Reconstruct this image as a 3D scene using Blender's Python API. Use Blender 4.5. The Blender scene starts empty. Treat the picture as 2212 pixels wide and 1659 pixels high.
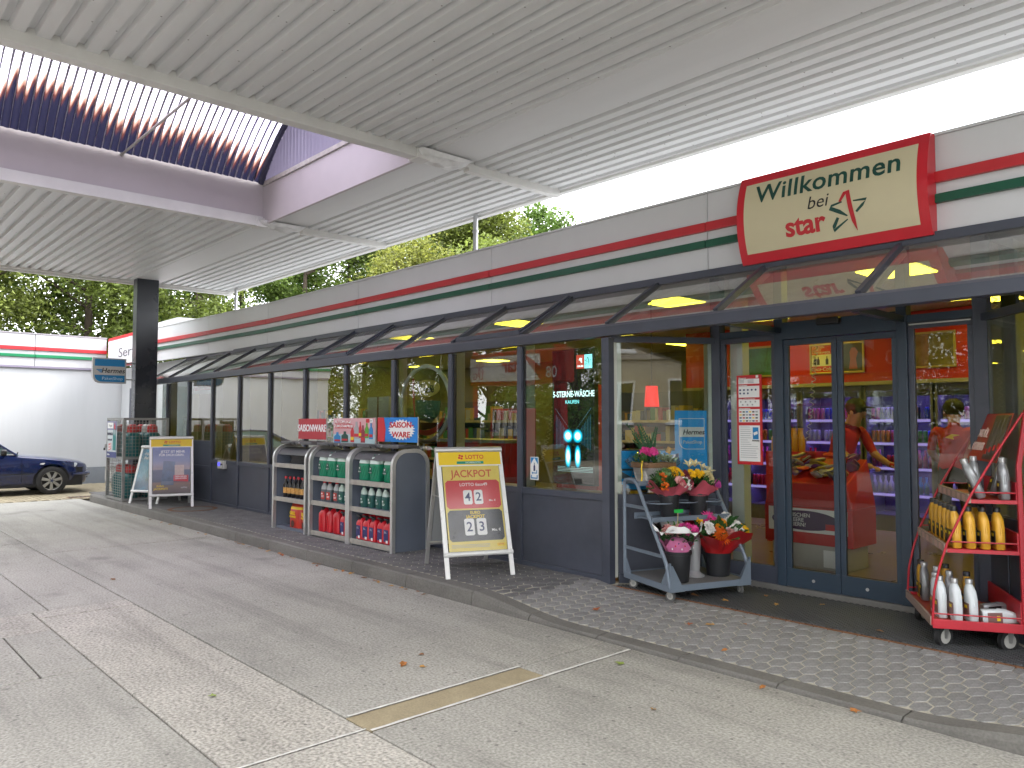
import bpy, bmesh, math, random
from mathutils import Vector, Matrix, noise as mnoise
R = math.radians
random.seed(7)
C = bpy.context.scene.collection
S = bpy.context.scene

# ---------------------------------------------------------------- camera
F_ANG, PIT = R(42.6), math.atan(83 / 1672)
fh = Vector((-math.cos(F_ANG), math.sin(F_ANG), 0))
RT = Vector((math.sin(F_ANG), math.cos(F_ANG), 0))
FW = (fh * math.cos(PIT) + Vector((0, 0, math.sin(PIT)))).normalized()
UP = RT.cross(FW)
cam_d = bpy.data.cameras.new('camera')
cam = bpy.data.objects.new('camera', cam_d)
C.objects.link(cam)
cam_d.lens = 36 * 1672 / 2212
cam_d.clip_end = 2000
cam_d.clip_start = 0.05
cam.matrix_world = Matrix(((RT.x, UP.x, -FW.x, 0), (RT.y, UP.y, -FW.y, 0), (RT.z, UP.z, -FW.z, 1.6), (0, 0, 0, 1)))
S.camera = cam

# ---------------------------------------------------------------- sky, sun, exposure
SUN_AZ = Vector((0.38, 0.92, 0)).normalized()
SUN_EL = R(50)
W = bpy.data.worlds.new('World')
S.world = W
W.use_nodes = True
nt = W.node_tree
nt.nodes.clear()
_o = nt.nodes.new('ShaderNodeOutputWorld')
_b = nt.nodes.new('ShaderNodeBackground')
_s = nt.nodes.new('ShaderNodeTexSky')
_s.sky_type = 'NISHITA'
_s.sun_disc = False
_s.sun_elevation = SUN_EL
_s.sun_rotation = math.atan2(SUN_AZ.x, SUN_AZ.y)
_s.dust_density = 2.0
_tc = nt.nodes.new('ShaderNodeTexCoord')
_mp = nt.nodes.new('ShaderNodeMapping')
_mp.inputs['Scale'].default_value = (1.2, 2.2, 5.0)
_mp.inputs['Rotation'].default_value = (0, 0.25, 0.5)
_nz = nt.nodes.new('ShaderNodeTexNoise')
_nz.inputs['Scale'].default_value = 1.6
_nz.inputs['Detail'].default_value = 7
_nz.inputs['Roughness'].default_value = 0.55
_cr = nt.nodes.new('ShaderNodeValToRGB')
_cr.color_ramp.elements[0].position = 0.33
_cr.color_ramp.elements[0].color = (0.5, 0.5, 0.5, 1)
_cr.color_ramp.elements[1].position = 0.55
_cr.color_ramp.elements[1].color = (1, 1, 1, 1)
_mx = nt.nodes.new('ShaderNodeMixRGB')
_mx.inputs['Color2'].default_value = (11.3, 11.5, 11.8, 1)      # bright cloud layer
nt.links.new(_tc.outputs['Generated'], _mp.inputs['Vector'])
nt.links.new(_mp.outputs['Vector'], _nz.inputs['Vector'])
nt.links.new(_nz.outputs['Fac'], _cr.inputs['Fac'])
nt.links.new(_cr.outputs['Color'], _mx.inputs['Fac'])
nt.links.new(_s.outputs['Color'], _mx.inputs['Color1'])
nt.links.new(_mx.outputs['Color'], _b.inputs['Color'])
_b.inputs['Strength'].default_value = 0.12
nt.links.new(_b.outputs['Background'], _o.inputs['Surface'])
sun_d = bpy.data.lights.new('sun', 'SUN')
sun_d.energy = 1.2
sun_d.angle = R(24)
sun_d.color = (1.0, 0.95, 0.87)
sun = bpy.data.objects.new('sun', sun_d)
C.objects.link(sun)
_to = SUN_AZ * math.cos(SUN_EL) + Vector((0, 0, math.sin(SUN_EL)))
sun.rotation_euler = _to.to_track_quat('Z', 'Y').to_euler()
S.view_settings.view_transform = 'Standard'
S.view_settings.look = 'None'
S.view_settings.exposure = 2.15
S.view_settings.gamma = 1
S.view_settings.use_curve_mapping = False
S.cycles.use_denoising = True
S.cycles.max_bounces = 6
S.cycles.diffuse_bounces = 3
S.cycles.glossy_bounces = 4
S.cycles.transmission_bounces = 6
S.cycles.transparent_max_bounces = 16
S.cycles.caustics_reflective = False
S.cycles.caustics_refractive = False
S.cycles.sample_clamp_indirect = 6
S.cycles.use_adaptive_sampling = True
S.cycles.adaptive_threshold = 0.02
W.cycles.sampling_method = 'MANUAL'
W.cycles.sample_map_resolution = 512

# ---------------------------------------------------------------- materials
MATS = {}
def lin(r, g, b):
    f = lambda c: c / 12.92 if c <= 0.04045 else ((c + 0.055) / 1.055) ** 2.4
    return (f(r / 255), f(g / 255), f(b / 255))
def mat(name, col, rough=0.5, metal=0.0, var=0.06, vs=5.0, bump=0.0, bs=60.0, coat=0.0, spec=0.5, emit=0.0, objr=0.0, stretch=None, speck=0.0, trans=0.0, alpha=1.0):
    if name in MATS: return MATS[name]
    m = bpy.data.materials.new(name); m.use_nodes = True
    n, l = m.node_tree.nodes, m.node_tree.links
    p = n['Principled BSDF']
    p.inputs['Roughness'].default_value = rough
    p.inputs['Metallic'].default_value = metal
    p.inputs['Specular IOR Level'].default_value = spec
    p.inputs['Coat Weight'].default_value = coat
    p.inputs['Alpha'].default_value = alpha
    p.inputs['Transmission Weight'].default_value = trans
    c = tuple(col) + (1,)
    p.inputs['Base Color'].default_value = c
    tc = n.new('ShaderNodeTexCoord'); vec = tc.outputs['Object']
    if stretch:
        mp = n.new('ShaderNodeMapping'); mp.inputs['Scale'].default_value = stretch
        l.new(vec, mp.inputs['Vector']); vec = mp.outputs['Vector']
    src = None
    if var or objr:
        rgb = n.new('ShaderNodeRGB'); rgb.outputs[0].default_value = c
        src = rgb.outputs[0]
    if var:
        nz = n.new('ShaderNodeTexNoise'); nz.inputs['Scale'].default_value = vs; nz.inputs['Detail'].default_value = 6
        nz.inputs['Roughness'].default_value = 0.62
        l.new(vec, nz.inputs['Vector'])
        mr = n.new('ShaderNodeMapRange'); mr.inputs['From Min'].default_value = 0.28; mr.inputs['From Max'].default_value = 0.72
        mr.inputs['To Min'].default_value = 1 - var; mr.inputs['To Max'].default_value = 1 + var
        l.new(nz.outputs['Fac'], mr.inputs['Value'])
        mx = n.new('ShaderNodeVectorMath'); mx.operation = 'SCALE'
        l.new(src, mx.inputs[0]); l.new(mr.outputs['Result'], mx.inputs['Scale']); src = mx.outputs[0]
        r2 = n.new('ShaderNodeMapRange'); r2.inputs['To Min'].default_value = max(0.02, rough - 0.08); r2.inputs['To Max'].default_value = min(1, rough + 0.08)
        l.new(nz.outputs['Fac'], r2.inputs['Value']); l.new(r2.outputs['Result'], p.inputs['Roughness'])
    if speck:
        vz = n.new('ShaderNodeTexNoise'); vz.inputs['Scale'].default_value = bs; vz.inputs['Detail'].default_value = 3
        l.new(vec, vz.inputs['Vector'])
        mr = n.new('ShaderNodeMapRange'); mr.inputs['From Min'].default_value = 0.3; mr.inputs['From Max'].default_value = 0.7
        mr.inputs['To Min'].default_value = 1 - speck; mr.inputs['To Max'].default_value = 1 + speck
        l.new(vz.outputs['Fac'], mr.inputs['Value'])
        mx = n.new('ShaderNodeVectorMath'); mx.operation = 'SCALE'
        l.new(src, mx.inputs[0]); l.new(mr.outputs['Result'], mx.inputs['Scale']); src = mx.outputs[0]
    if objr:
        oi = n.new('ShaderNodeObjectInfo')
        mr = n.new('ShaderNodeMapRange'); mr.inputs['To Min'].default_value = 1 - objr; mr.inputs['To Max'].default_value = 1 + objr
        l.new(oi.outputs['Random'], mr.inputs['Value'])
        mx = n.new('ShaderNodeVectorMath'); mx.operation = 'SCALE'
        l.new(src, mx.inputs[0]); l.new(mr.outputs['Result'], mx.inputs['Scale']); src = mx.outputs[0]
    if src is not None: l.new(src, p.inputs['Base Color'])
    if bump:
        bz = n.new('ShaderNodeTexNoise'); bz.inputs['Scale'].default_value = bs; bz.inputs['Detail'].default_value = 5
        l.new(vec, bz.inputs['Vector'])
        bp = n.new('ShaderNodeBump'); bp.inputs['Strength'].default_value = bump; bp.inputs['Distance'].default_value = 0.01
        l.new(bz.outputs['Fac'], bp.inputs['Height']); l.new(bp.outputs['Normal'], p.inputs['Normal'])
    if emit:
        p.inputs['Emission Color'].default_value = c
        p.inputs['Emission Strength'].default_value = emit
    MATS[name] = m
    return m
def glass(name, tint, boost=1.8, rough=0.0, dust_sheen=0.0, wob=0.0):
    m = bpy.data.materials.new(name); m.use_nodes = True
    n, l = m.node_tree.nodes, m.node_tree.links
    n.remove(n['Principled BSDF'])
    t = n.new('ShaderNodeBsdfTransparent'); t.inputs['Color'].default_value = tuple(tint) + (1,)
    g = n.new('ShaderNodeBsdfGlossy'); g.inputs['Roughness'].default_value = rough
    f = n.new('ShaderNodeFresnel'); f.inputs['IOR'].default_value = 1.52
    mu = n.new('ShaderNodeMath'); mu.operation = 'MULTIPLY'; mu.inputs[1].default_value = boost; mu.use_clamp = True
    l.new(f.outputs[0], mu.inputs[0])
    mx = n.new('ShaderNodeMixShader')
    l.new(mu.outputs[0], mx.inputs[0]); l.new(t.outputs[0], mx.inputs[1]); l.new(g.outputs[0], mx.inputs[2])
    out = mx.outputs[0]
    if wob:
        tc = n.new('ShaderNodeTexCoord'); nz = n.new('ShaderNodeTexNoise'); nz.inputs['Scale'].default_value = 1.3; nz.inputs['Detail'].default_value = 0
        l.new(tc.outputs['Object'], nz.inputs['Vector'])
        bp = n.new('ShaderNodeBump'); bp.inputs['Strength'].default_value = wob; bp.inputs['Distance'].default_value = 0.02
        l.new(nz.outputs['Fac'], bp.inputs['Height']); l.new(bp.outputs['Normal'], g.inputs['Normal'])
    if dust_sheen:
        d = n.new('ShaderNodeBsdfDiffuse'); d.inputs['Color'].default_value = (0.55, 0.55, 0.5, 1)
        tc = n.new('ShaderNodeTexCoord'); nz = n.new('ShaderNodeTexNoise'); nz.inputs['Scale'].default_value = 7; nz.inputs['Detail'].default_value = 6
        l.new(tc.outputs['Object'], nz.inputs['Vector'])
        mr = n.new('ShaderNodeMapRange'); mr.inputs['To Min'].default_value = 0; mr.inputs['To Max'].default_value = dust_sheen * 2
        l.new(nz.outputs['Fac'], mr.inputs['Value'])
        m2 = n.new('ShaderNodeMixShader'); l.new(mr.outputs['Result'], m2.inputs[0]); l.new(out, m2.inputs[1]); l.new(d.outputs[0], m2.inputs[2])
        out = m2.outputs[0]
    l.new(out, n['Material Output'].inputs['Surface'])
    MATS[name] = m
    return m

# ---------------------------------------------------------------- mesh helpers
class MB:
    def __init__(s): s.v, s.f, s.m = [], [], []
    def add(s, vs, fs, mi=0):
        o = len(s.v); s.v += [tuple(p) for p in vs]
        s.f += [tuple(i + o for i in f) for f in fs]; s.m += [mi] * len(fs); return s
    def bb(s, x0, x1, y0, y1, z0, z1, mi=0):
        v = [(x, y, z) for z in (z0, z1) for y in (y0, y1) for x in (x0, x1)]
        return s.add(v, [(0, 2, 3, 1), (4, 5, 7, 6), (0, 1, 5, 4), (1, 3, 7, 5), (3, 2, 6, 7), (2, 0, 4, 6)], mi)
    def hexa(s, b, t, mi=0):            # bottom quad, top quad
        n = len(b); v = list(b) + list(t)
        f = [tuple(range(n - 1, -1, -1)), tuple(range(n, 2 * n))] + [(i, (i + 1) % n, n + (i + 1) % n, n + i) for i in range(n)]
        return s.add(v, f, mi)
    def bar(s, p0, p1, w, h, mi=0, up=(0, 0, 1)):   # rectangular bar between two points
        p0, p1 = Vector(p0), Vector(p1); d = (p1 - p0).normalized(); up = Vector(up)
        sx = d.cross(up)
        if sx.length < 1e-4: sx = d.cross(Vector((1, 0, 0)))
        sx.normalize(); sy = sx.cross(d).normalized()
        q = [(-w / 2, -h / 2), (w / 2, -h / 2), (w / 2, h / 2), (-w / 2, h / 2)]
        return s.hexa([p0 + sx * a + sy * b for a, b in q], [p1 + sx * a + sy * b for a, b in q], mi)
    def tube(s, pts, r, n=8, mi=0, closed=False, cap=True):
        pts = [Vector(p) for p in pts]; k = len(pts); rings = []
        rr = r if isinstance(r, (list, tuple)) else [r] * k
        prev = None
        for i, p in enumerate(pts):
            a = pts[i - 1] if (i > 0 or closed) else p
            b = pts[(i + 1) % k] if (i < k - 1 or closed) else p
            d = (b - a).normalized()
            if prev is None:
                q = Vector((0, 0, 1)) if abs(d.z) < 0.9 else Vector((1, 0, 0))
                u = d.cross(q).normalized()
            else:
                u = (prev - d * prev.dot(d))
                if u.length < 1e-5: u = d.orthogonal()
                u.normalize()
            prev = u; w = d.cross(u)
            rings.append([p + (u * math.cos(2 * math.pi * j / n) + w * math.sin(2 * math.pi * j / n)) * rr[i] for j in range(n)])
        v = [p for rg in rings for p in rg]; f = []
        for i in range(k if closed else k - 1):
            i2 = (i + 1) % k
            f += [(i * n + j, i * n + (j + 1) % n, i2 * n + (j + 1) % n, i2 * n + j) for j in range(n)]
        if cap and not closed: f += [tuple(range(n - 1, -1, -1)), tuple((k - 1) * n + j for j in range(n))]
        return s.add(v, f, mi)
    def cyl(s, p0, p1, r0, r1=None, n=16, mi=0):
        return s.tube([p0, p1], [r0, r0 if r1 is None else r1], n, mi)
    def lathe(s, prof, n=20, c=(0, 0, 0), mi=0, caps=True):
        v = []; f = []; k = len(prof)
        for r, z in prof:
            v += [(c[0] + r * math.cos(2 * math.pi * j / n), c[1] + r * math.sin(2 * math.pi * j / n), c[2] + z) for j in range(n)]
        for i in range(k - 1): f += [(i * n + j, i * n + (j + 1) % n, (i + 1) * n + (j + 1) % n, (i + 1) * n + j) for j in range(n)]
        if caps: f += [tuple(range(n - 1, -1, -1)), tuple((k - 1) * n + j for j in range(n))]
        return s.add(v, f, mi)
    def loft(s, secs, n=20, mi=0):      # secs: (z, cx, cy, rx, ry, exponent) superellipse sections
        v = []; f = []; k = len(secs)
        for z, cx, cy, rx, ry, e in secs:
            for j in range(n):
                a = 2 * math.pi * j / n + math.pi / n; ca, sa = math.cos(a), math.sin(a)
                v.append((cx + rx * math.copysign(abs(ca) ** (2 / e), ca), cy + ry * math.copysign(abs(sa) ** (2 / e), sa), z))
        for i in range(k - 1): f += [(i * n + j, i * n + (j + 1) % n, (i + 1) * n + (j + 1) % n, (i + 1) * n + j) for j in range(n)]
        f += [tuple(range(n - 1, -1, -1)), tuple((k - 1) * n + j for j in range(n))]
        return s.add(v, f, mi)
    def ext(s, poly, o, u, v, w, mi=0):  # 2D polygon in frame (o,u,v), extruded by vector w
        o, u, v, w = Vector(o), Vector(u), Vector(v), Vector(w)
        b = [o + u * a + v * c for a, c in poly]
        return s.hexa(b, [p + w for p in b], mi)
    def blob(s, c, r, n=8, k=5, mi=0, sz=1.0):
        prof = [(r * math.sin(math.pi * i / k), -r * sz * math.cos(math.pi * i / k)) for i in range(1, k)]
        return s.lathe([(0.001, -r * sz)] + prof + [(0.001, r * sz)], n, c, mi, caps=False)
    def mesh(s, name, mats, smooth=None):
        me = bpy.data.meshes.new(name)
        me.from_pydata(s.v, [], s.f)
        mats = mats if isinstance(mats, (list, tuple)) else [mats]
        for m in mats: me.materials.append(m)
        if len(mats) > 1: me.polygons.foreach_set('material_index', s.m)
        if smooth is not None:
            me.polygons.foreach_set('use_smooth', [True] * len(me.polygons))
            me.set_sharp_from_angle(angle=R(smooth))
        me.update(); return me
    def build(s, name, mats, parent=None, smooth=None, bevel=0, loc=None):
        return link(name, s.mesh(name, mats, smooth), parent, bevel, loc)
def link(name, me, parent=None, bevel=0, loc=None):
    o = bpy.data.objects.new(name, me); C.objects.link(o)
    if parent: o.parent = parent
    if loc: o.location = loc
    if bevel:
        b = o.modifiers.new('bevel', 'BEVEL'); b.width = bevel; b.segments = 2; b.limit_method = 'ANGLE'; b.angle_limit = R(40)
    return o
def tag(o, label, cat, group=None, kind=None):
    o['label'] = label; o['category'] = cat
    if group: o['group'] = group
    if kind: o['kind'] = kind
    return o
def struct(o): o['kind'] = 'structure'; return o
def thing(name, label, cat, loc=(0, 0, 0), rz=0, group=None):
    o = bpy.data.objects.new(name, None); C.objects.link(o)
    o.location = loc; o.rotation_euler = (0, 0, rz); o.empty_display_size = 0.1
    return tag(o, label, cat, group)
def copy_tree(o, parent=None):
    c = o.copy(); C.objects.link(c)
    if parent: c.parent = parent
    for ch in list(o.children): copy_tree(ch, c)
    return c
def spawn(proto, used, loc, rz, label, group=None, tilt=None):
    """first call moves the prototype itself, later ones copy it with its parts"""
    o = proto if not used else copy_tree(proto)
    used.append(1)
    o.location = loc; o.rotation_euler = (tilt[0] if tilt else 0, tilt[1] if tilt else 0, rz)
    o['label'] = label
    if group: o['group'] = group
    return o
_fonts = {}
def text(s, size, m, parent, o, u=(1, 0, 0), v=(0, 0, 1), bold=0.0, shear=0.0, align='CENTER', ext=0.002, sx=1.0, name='lettering', spacing=1.0):
    cu = bpy.data.curves.new('t', 'FONT'); cu.body = s; cu.size = size; cu.align_x = align; cu.align_y = 'CENTER'
    cu.offset = bold * size; cu.shear = shear; cu.extrude = ext; cu.space_character = spacing; cu.resolution_u = 3
    t = bpy.data.objects.new('t', cu); C.objects.link(t)
    me = bpy.data.meshes.new_from_object(t.evaluated_get(bpy.context.evaluated_depsgraph_get()))
    bpy.data.objects.remove(t); bpy.data.curves.remove(cu)
    me.materials.clear(); me.materials.append(m)
    u, v = Vector(u).normalized(), Vector(v).normalized(); w = u.cross(v)
    me.transform(Matrix.Diagonal((sx, 1, 1, 1)))
    me.transform(Matrix(((u.x, v.x, w.x, o[0]), (u.y, v.y, w.y, o[1]), (u.z, v.z, w.z, o[2]), (0, 0, 0, 1))))
    return link(name, me, parent)
def brush(pts, ws):                      # tapered 2D stroke outline
    pts = [Vector(p) for p in pts]; L, Rr = [], []
    for i, p in enumerate(pts):
        d = (pts[min(i + 1, len(pts) - 1)] - pts[max(i - 1, 0)]).normalized(); nrm = Vector((-d.y, d.x))
        L.append(p + nrm * ws[i] / 2); Rr.append(p - nrm * ws[i] / 2)
    return L, Rr
def star_logo(parent, o, u, v, size, mr, mg, name='star_emblem', w=(0, 0, 0)):
    """hand-brushed five-point star: red stroke, dark green strokes"""
    u, v = Vector(u), Vector(v); n = u.cross(v) * 0.002
    strokes = [(1, [(-.18, .26), (-.05, .46), (0.02, .5), (0.08, .1), (.14, -.25), (.2, -.5)], [.06, .09, .10, .11, .10, .01]),
               (0, [(-.12, .25), (-.38, .2), (-.42, .14), (-.2, .02), (.0, -.12)], [.04, .06, .10, .10, .03]),
               (0, [(.16, .22), (.48, .2), (.38, .08), (.22, -.06)], [.03, .07, .07, .06]),
               (0, [(.0, -.2), (-.38, -.42), (-.36, -.32), (-.24, -.12)], [.03, .07, .09, .07])]
    obs = []
    for k, (isred, pts, ws) in enumerate(strokes):
        mb = MB(); L, Rr = brush(pts, ws)
        vs = [Vector(o) + u * p.x * size + v * p.y * size + n for p in L + Rr]; q = len(L)
        mb.add(vs, [(i, q + i, q + i + 1, i + 1) for i in range(q - 1)])
        obs.append(mb.build(name, mr if isred else mg, parent))
    return obs
# ---------------------------------------------------------------- common materials
FRAME = mat('anthracite_frame', (0.052, 0.059, 0.082), 0.38, 0, 0.14, 3)
FRAME_D = mat('door_frame_paint', (0.027, 0.044, 0.067), 0.38, 0, 0.08, 3)
PANEL = mat('anthracite_panel', (0.053, 0.059, 0.080), 0.40, 0, 0.22, 2.5, bump=0.05, bs=4)
WHITE = mat('white_sheet', (0.74, 0.735, 0.72), 0.45, 0, 0.05, 1.5, bump=0.02, bs=3)
FASC = mat('fascia_white', (0.63, 0.64, 0.66), 0.33, 0, 0.045, 0.9, stretch=(1.0, 1.0, 0.5))
CEILM = mat('canopy_sheet', (0.68, 0.69, 0.70), 0.42, 0, 0.06, 0.8, bump=0.03, bs=4, stretch=(0.35, 2.0, 1))
CEILD = mat('canopy_trim', (0.69, 0.685, 0.67), 0.45, 0, 0.08, 2)
UPST = mat('curb_board', (0.52, 0.475, 0.495), 0.5, 0, 0.05, 1.2)
RED = mat('sign_red', (0.56, 0.015, 0.028), 0.35, 0, 0.06, 3)
REDS = mat('stripe_red', (0.50, 0.022, 0.030), 0.4, 0, 0.12, 1.5)
GREENS = mat('stripe_green', (0.004, 0.085, 0.045), 0.4, 0, 0.12, 1.5)
DGREEN = mat('print_green', (0.005, 0.060, 0.045), 0.5, 0, 0)
PRED = mat('print_red', (0.52, 0.02, 0.03), 0.5, 0, 0)
PBLACK = mat('print_black', (0.012, 0.012, 0.014), 0.5, 0, 0)
PWHITE = mat('print_white', (0.78, 0.78, 0.77), 0.5, 0, 0)
PBLUE = mat('print_blue', (0.012, 0.20, 0.47), 0.45, 0, 0)
PNAVY = mat('print_navy', (0.02, 0.03, 0.12), 0.45, 0, 0)
PYEL = mat('print_yellow', (0.78, 0.55, 0.02), 0.5, 0, 0.03)
PGREY = mat('print_grey', (0.35, 0.35, 0.36), 0.5, 0, 0)
CREAM = mat('sign_cream', (0.60, 0.545, 0.36), 0.4, 0, 0.04, 2)
ALU = mat('aluminium', (0.62, 0.62, 0.61), 0.35, 0.75, 0.06, 4)
STEEL = mat('galvanised_steel', (0.30, 0.30, 0.29), 0.5, 0.6, 0.15, 9)
RUBBER = mat('black_rubber', (0.018, 0.018, 0.019), 0.75, 0, 0.2, 9)
BLACKP = mat('black_plastic', (0.016, 0.016, 0.018), 0.4, 0, 0.1, 6)
PALEJ = mat('pale_inner_post', (0.62, 0.64, 0.57), 0.5, 0, 0.05, 2)
GLASS = glass('window_glass', (0.80, 0.86, 0.83), 2.8, wob=0.10)
GLASSD = glass('door_glass', (0.90, 0.93, 0.92), 1.15)
GLASSR = glass('roof_glass', (0.88, 0.92, 0.89), 2.6, dust_sheen=0.18)  # diffuse dust strengthened to add the canopy's pale reflection

# ---------------------------------------------------------------- ground
def zk(x):                                # kerb-top height: lowered in front of the entrance
    def st(a, b, t): t = max(0, min(1, (t - a) / (b - a))); return t * t * (3 - 2 * t)
    return 0.125 - 0.105 * st(-5.4, -4.2, x) + 0.105 * st(-1.75, -0.7, x)
def zs(x, y):                             # pavement surface
    t = max(0, min(1, (y - 4.55) / 1.0))
    def st(a, b, q): q = max(0, min(1, (q - a) / (b - a))); return q * q * (3 - 2 * q)
    return zk(x) * (1 - t) + (0.125 - .037 * st(-4.95, -4.55, x) + .037 * st(-1.3, -.9, x)) * t
CONC = mat('concrete_slab', (0.345, 0.332, 0.298), 0.8, 0, 0.13, 1.1, bump=0.15, bs=60, speck=0.34)
CONC2 = mat('exposed_aggregate', (0.405, 0.382, 0.34), 0.85, 0, 0.14, 1.3, bump=0.3, bs=52, speck=0.46)
def stains(m, dark=0.62, sc=0.9, lo=0.52, hi=0.74, pits=True):
    n, l = m.node_tree.nodes, m.node_tree.links
    p = n['Principled BSDF']; src = p.inputs['Base Color'].links[0].from_socket
    tc = n.new('ShaderNodeTexCoord')
    mp = n.new('ShaderNodeMapping'); mp.inputs['Scale'].default_value = (0.55, 1, 1)
    l.new(tc.outputs['Object'], mp.inputs['Vector'])
    nz = n.new('ShaderNodeTexNoise'); nz.inputs['Scale'].default_value = sc; nz.inputs['Detail'].default_value = 9; nz.inputs['Roughness'].default_value = 0.7
    l.new(mp.outputs['Vector'], nz.inputs['Vector'])
    mr = n.new('ShaderNodeMapRange'); mr.inputs['From Min'].default_value = lo; mr.inputs['From Max'].default_value = hi
    mr.inputs['To Min'].default_value = 1; mr.inputs['To Max'].default_value = dark
    l.new(nz.outputs['Fac'], mr.inputs['Value'])
    mx = n.new('ShaderNodeVectorMath'); mx.operation = 'SCALE'
    l.new(src, mx.inputs[0]); l.new(mr.outputs['Result'], mx.inputs['Scale']); out = mx.outputs[0]
    if pits:                              # dark pits and drips, chewing-gum spots
        vo = n.new('ShaderNodeTexVoronoi'); vo.inputs['Scale'].default_value = 2.6; vo.inputs['Randomness'].default_value = 1
        l.new(tc.outputs['Object'], vo.inputs['Vector'])
        m2 = n.new('ShaderNodeMapRange'); m2.inputs['From Min'].default_value = 0.035; m2.inputs['From Max'].default_value = 0.075
        m2.inputs['To Min'].default_value = 0.62; m2.inputs['To Max'].default_value = 1
        l.new(vo.outputs['Distance'], m2.inputs['Value'])
        mx2 = n.new('ShaderNodeVectorMath'); mx2.operation = 'SCALE'
        l.new(out, mx2.inputs[0]); l.new(m2.outputs['Result'], mx2.inputs['Scale']); out = mx2.outputs[0]
    l.new(out, p.inputs['Base Color'])
def tyre_marks(m):
    n, l = m.node_tree.nodes, m.node_tree.links
    p = n['Principled BSDF']; src = p.inputs['Base Color'].links[0].from_socket
    g = n.new('ShaderNodeNewGeometry'); mp = n.new('ShaderNodeMapping'); mp.inputs['Scale'].default_value = (0.10, 1.9, 1); mp.inputs['Rotation'].default_value = (0, 0, 0.06)
    l.new(g.outputs['Position'], mp.inputs['Vector'])
    nz = n.new('ShaderNodeTexNoise'); nz.inputs['Scale'].default_value = 1.5; nz.inputs['Detail'].default_value = 5; nz.inputs['Roughness'].default_value = .6
    l.new(mp.outputs['Vector'], nz.inputs['Vector'])
    mr = n.new('ShaderNodeMapRange'); mr.inputs['From Min'].default_value = .50; mr.inputs['From Max'].default_value = .72; mr.inputs['To Min'].default_value = 1; mr.inputs['To Max'].default_value = .70
    l.new(nz.outputs['Fac'], mr.inputs['Value'])
    mx = n.new('ShaderNodeVectorMath'); mx.operation = 'SCALE'; l.new(src, mx.inputs[0]); l.new(mr.outputs['Result'], mx.inputs['Scale'])
    # fine broom texture across the lane and small oil drips
    mp2 = n.new('ShaderNodeMapping'); mp2.inputs['Scale'].default_value = (60, 3.0, 1); mp2.inputs['Rotation'].default_value = (0, 0, 0.15); l.new(g.outputs['Position'], mp2.inputs['Vector'])
    n2 = n.new('ShaderNodeTexNoise'); n2.inputs['Scale'].default_value = 1.2; n2.inputs['Detail'].default_value = 2; l.new(mp2.outputs['Vector'], n2.inputs['Vector'])
    m2 = n.new('ShaderNodeMapRange'); m2.inputs['To Min'].default_value = .88; m2.inputs['To Max'].default_value = 1.12; l.new(n2.outputs['Fac'], m2.inputs['Value'])
    mx2 = n.new('ShaderNodeVectorMath'); mx2.operation = 'SCALE'; l.new(mx.outputs[0], mx2.inputs[0]); l.new(m2.outputs['Result'], mx2.inputs['Scale'])
    vo = n.new('ShaderNodeTexVoronoi'); vo.inputs['Scale'].default_value = 0.9; l.new(g.outputs['Position'], vo.inputs['Vector'])
    nz3 = n.new('ShaderNodeTexNoise'); nz3.inputs['Scale'].default_value = 9; l.new(g.outputs['Position'], nz3.inputs['Vector'])
    ad = n.new('ShaderNodeMath'); ad.operation = 'MULTIPLY_ADD'; ad.inputs[1].default_value = .16; l.new(nz3.outputs['Fac'], ad.inputs[0]); l.new(vo.outputs['Distance'], ad.inputs[2])
    m3 = n.new('ShaderNodeMapRange'); m3.inputs['From Min'].default_value = .13; m3.inputs['From Max'].default_value = .24; m3.inputs['To Min'].default_value = .72; m3.inputs['To Max'].default_value = 1; l.new(ad.outputs[0], m3.inputs['Value'])
    mx3 = n.new('ShaderNodeVectorMath'); mx3.operation = 'SCALE'; l.new(mx2.outputs[0], mx3.inputs[0]); l.new(m3.outputs['Result'], mx3.inputs['Scale'])
    v2 = n.new('ShaderNodeTexVoronoi'); v2.inputs['Scale'].default_value = 16; l.new(g.outputs['Position'], v2.inputs['Vector'])
    sr = n.new('ShaderNodeSeparateColor'); l.new(v2.outputs['Color'], sr.inputs[0])
    gt = n.new('ShaderNodeMath'); gt.operation = 'GREATER_THAN'; gt.inputs[1].default_value = .78; l.new(sr.outputs[0], gt.inputs[0])
    lt = n.new('ShaderNodeMath'); lt.operation = 'LESS_THAN'; lt.inputs[1].default_value = .17; l.new(v2.outputs['Distance'], lt.inputs[0])
    an = n.new('ShaderNodeMath'); an.operation = 'MULTIPLY'; l.new(gt.outputs[0], an.inputs[0]); l.new(lt.outputs[0], an.inputs[1])
    m4 = n.new('ShaderNodeMapRange'); m4.inputs['To Min'].default_value = 1; m4.inputs['To Max'].default_value = .55; l.new(an.outputs[0], m4.inputs['Value'])
    mx4 = n.new('ShaderNodeVectorMath'); mx4.operation = 'SCALE'; l.new(mx3.outputs[0], mx4.inputs[0]); l.new(m4.outputs['Result'], mx4.inputs['Scale'])
    l.new(mx4.outputs[0], p.inputs['Base Color'])
stains(CONC, 0.66, 0.8); stains(CONC2, 0.72, 1.2); tyre_marks(CONC); tyre_marks(CONC2)
GROUND = mat('asphalt', (0.11, 0.108, 0.10), 0.9, 0, 0.12, 0.5, bump=0.2, bs=60)
struct(MB().add([(-600, -600, -0.05), (600, -600, -0.05), (600, 600, -0.05), (-600, 600, -0.05)], [(0, 1, 2, 3)]).build('ground', GROUND))
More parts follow.
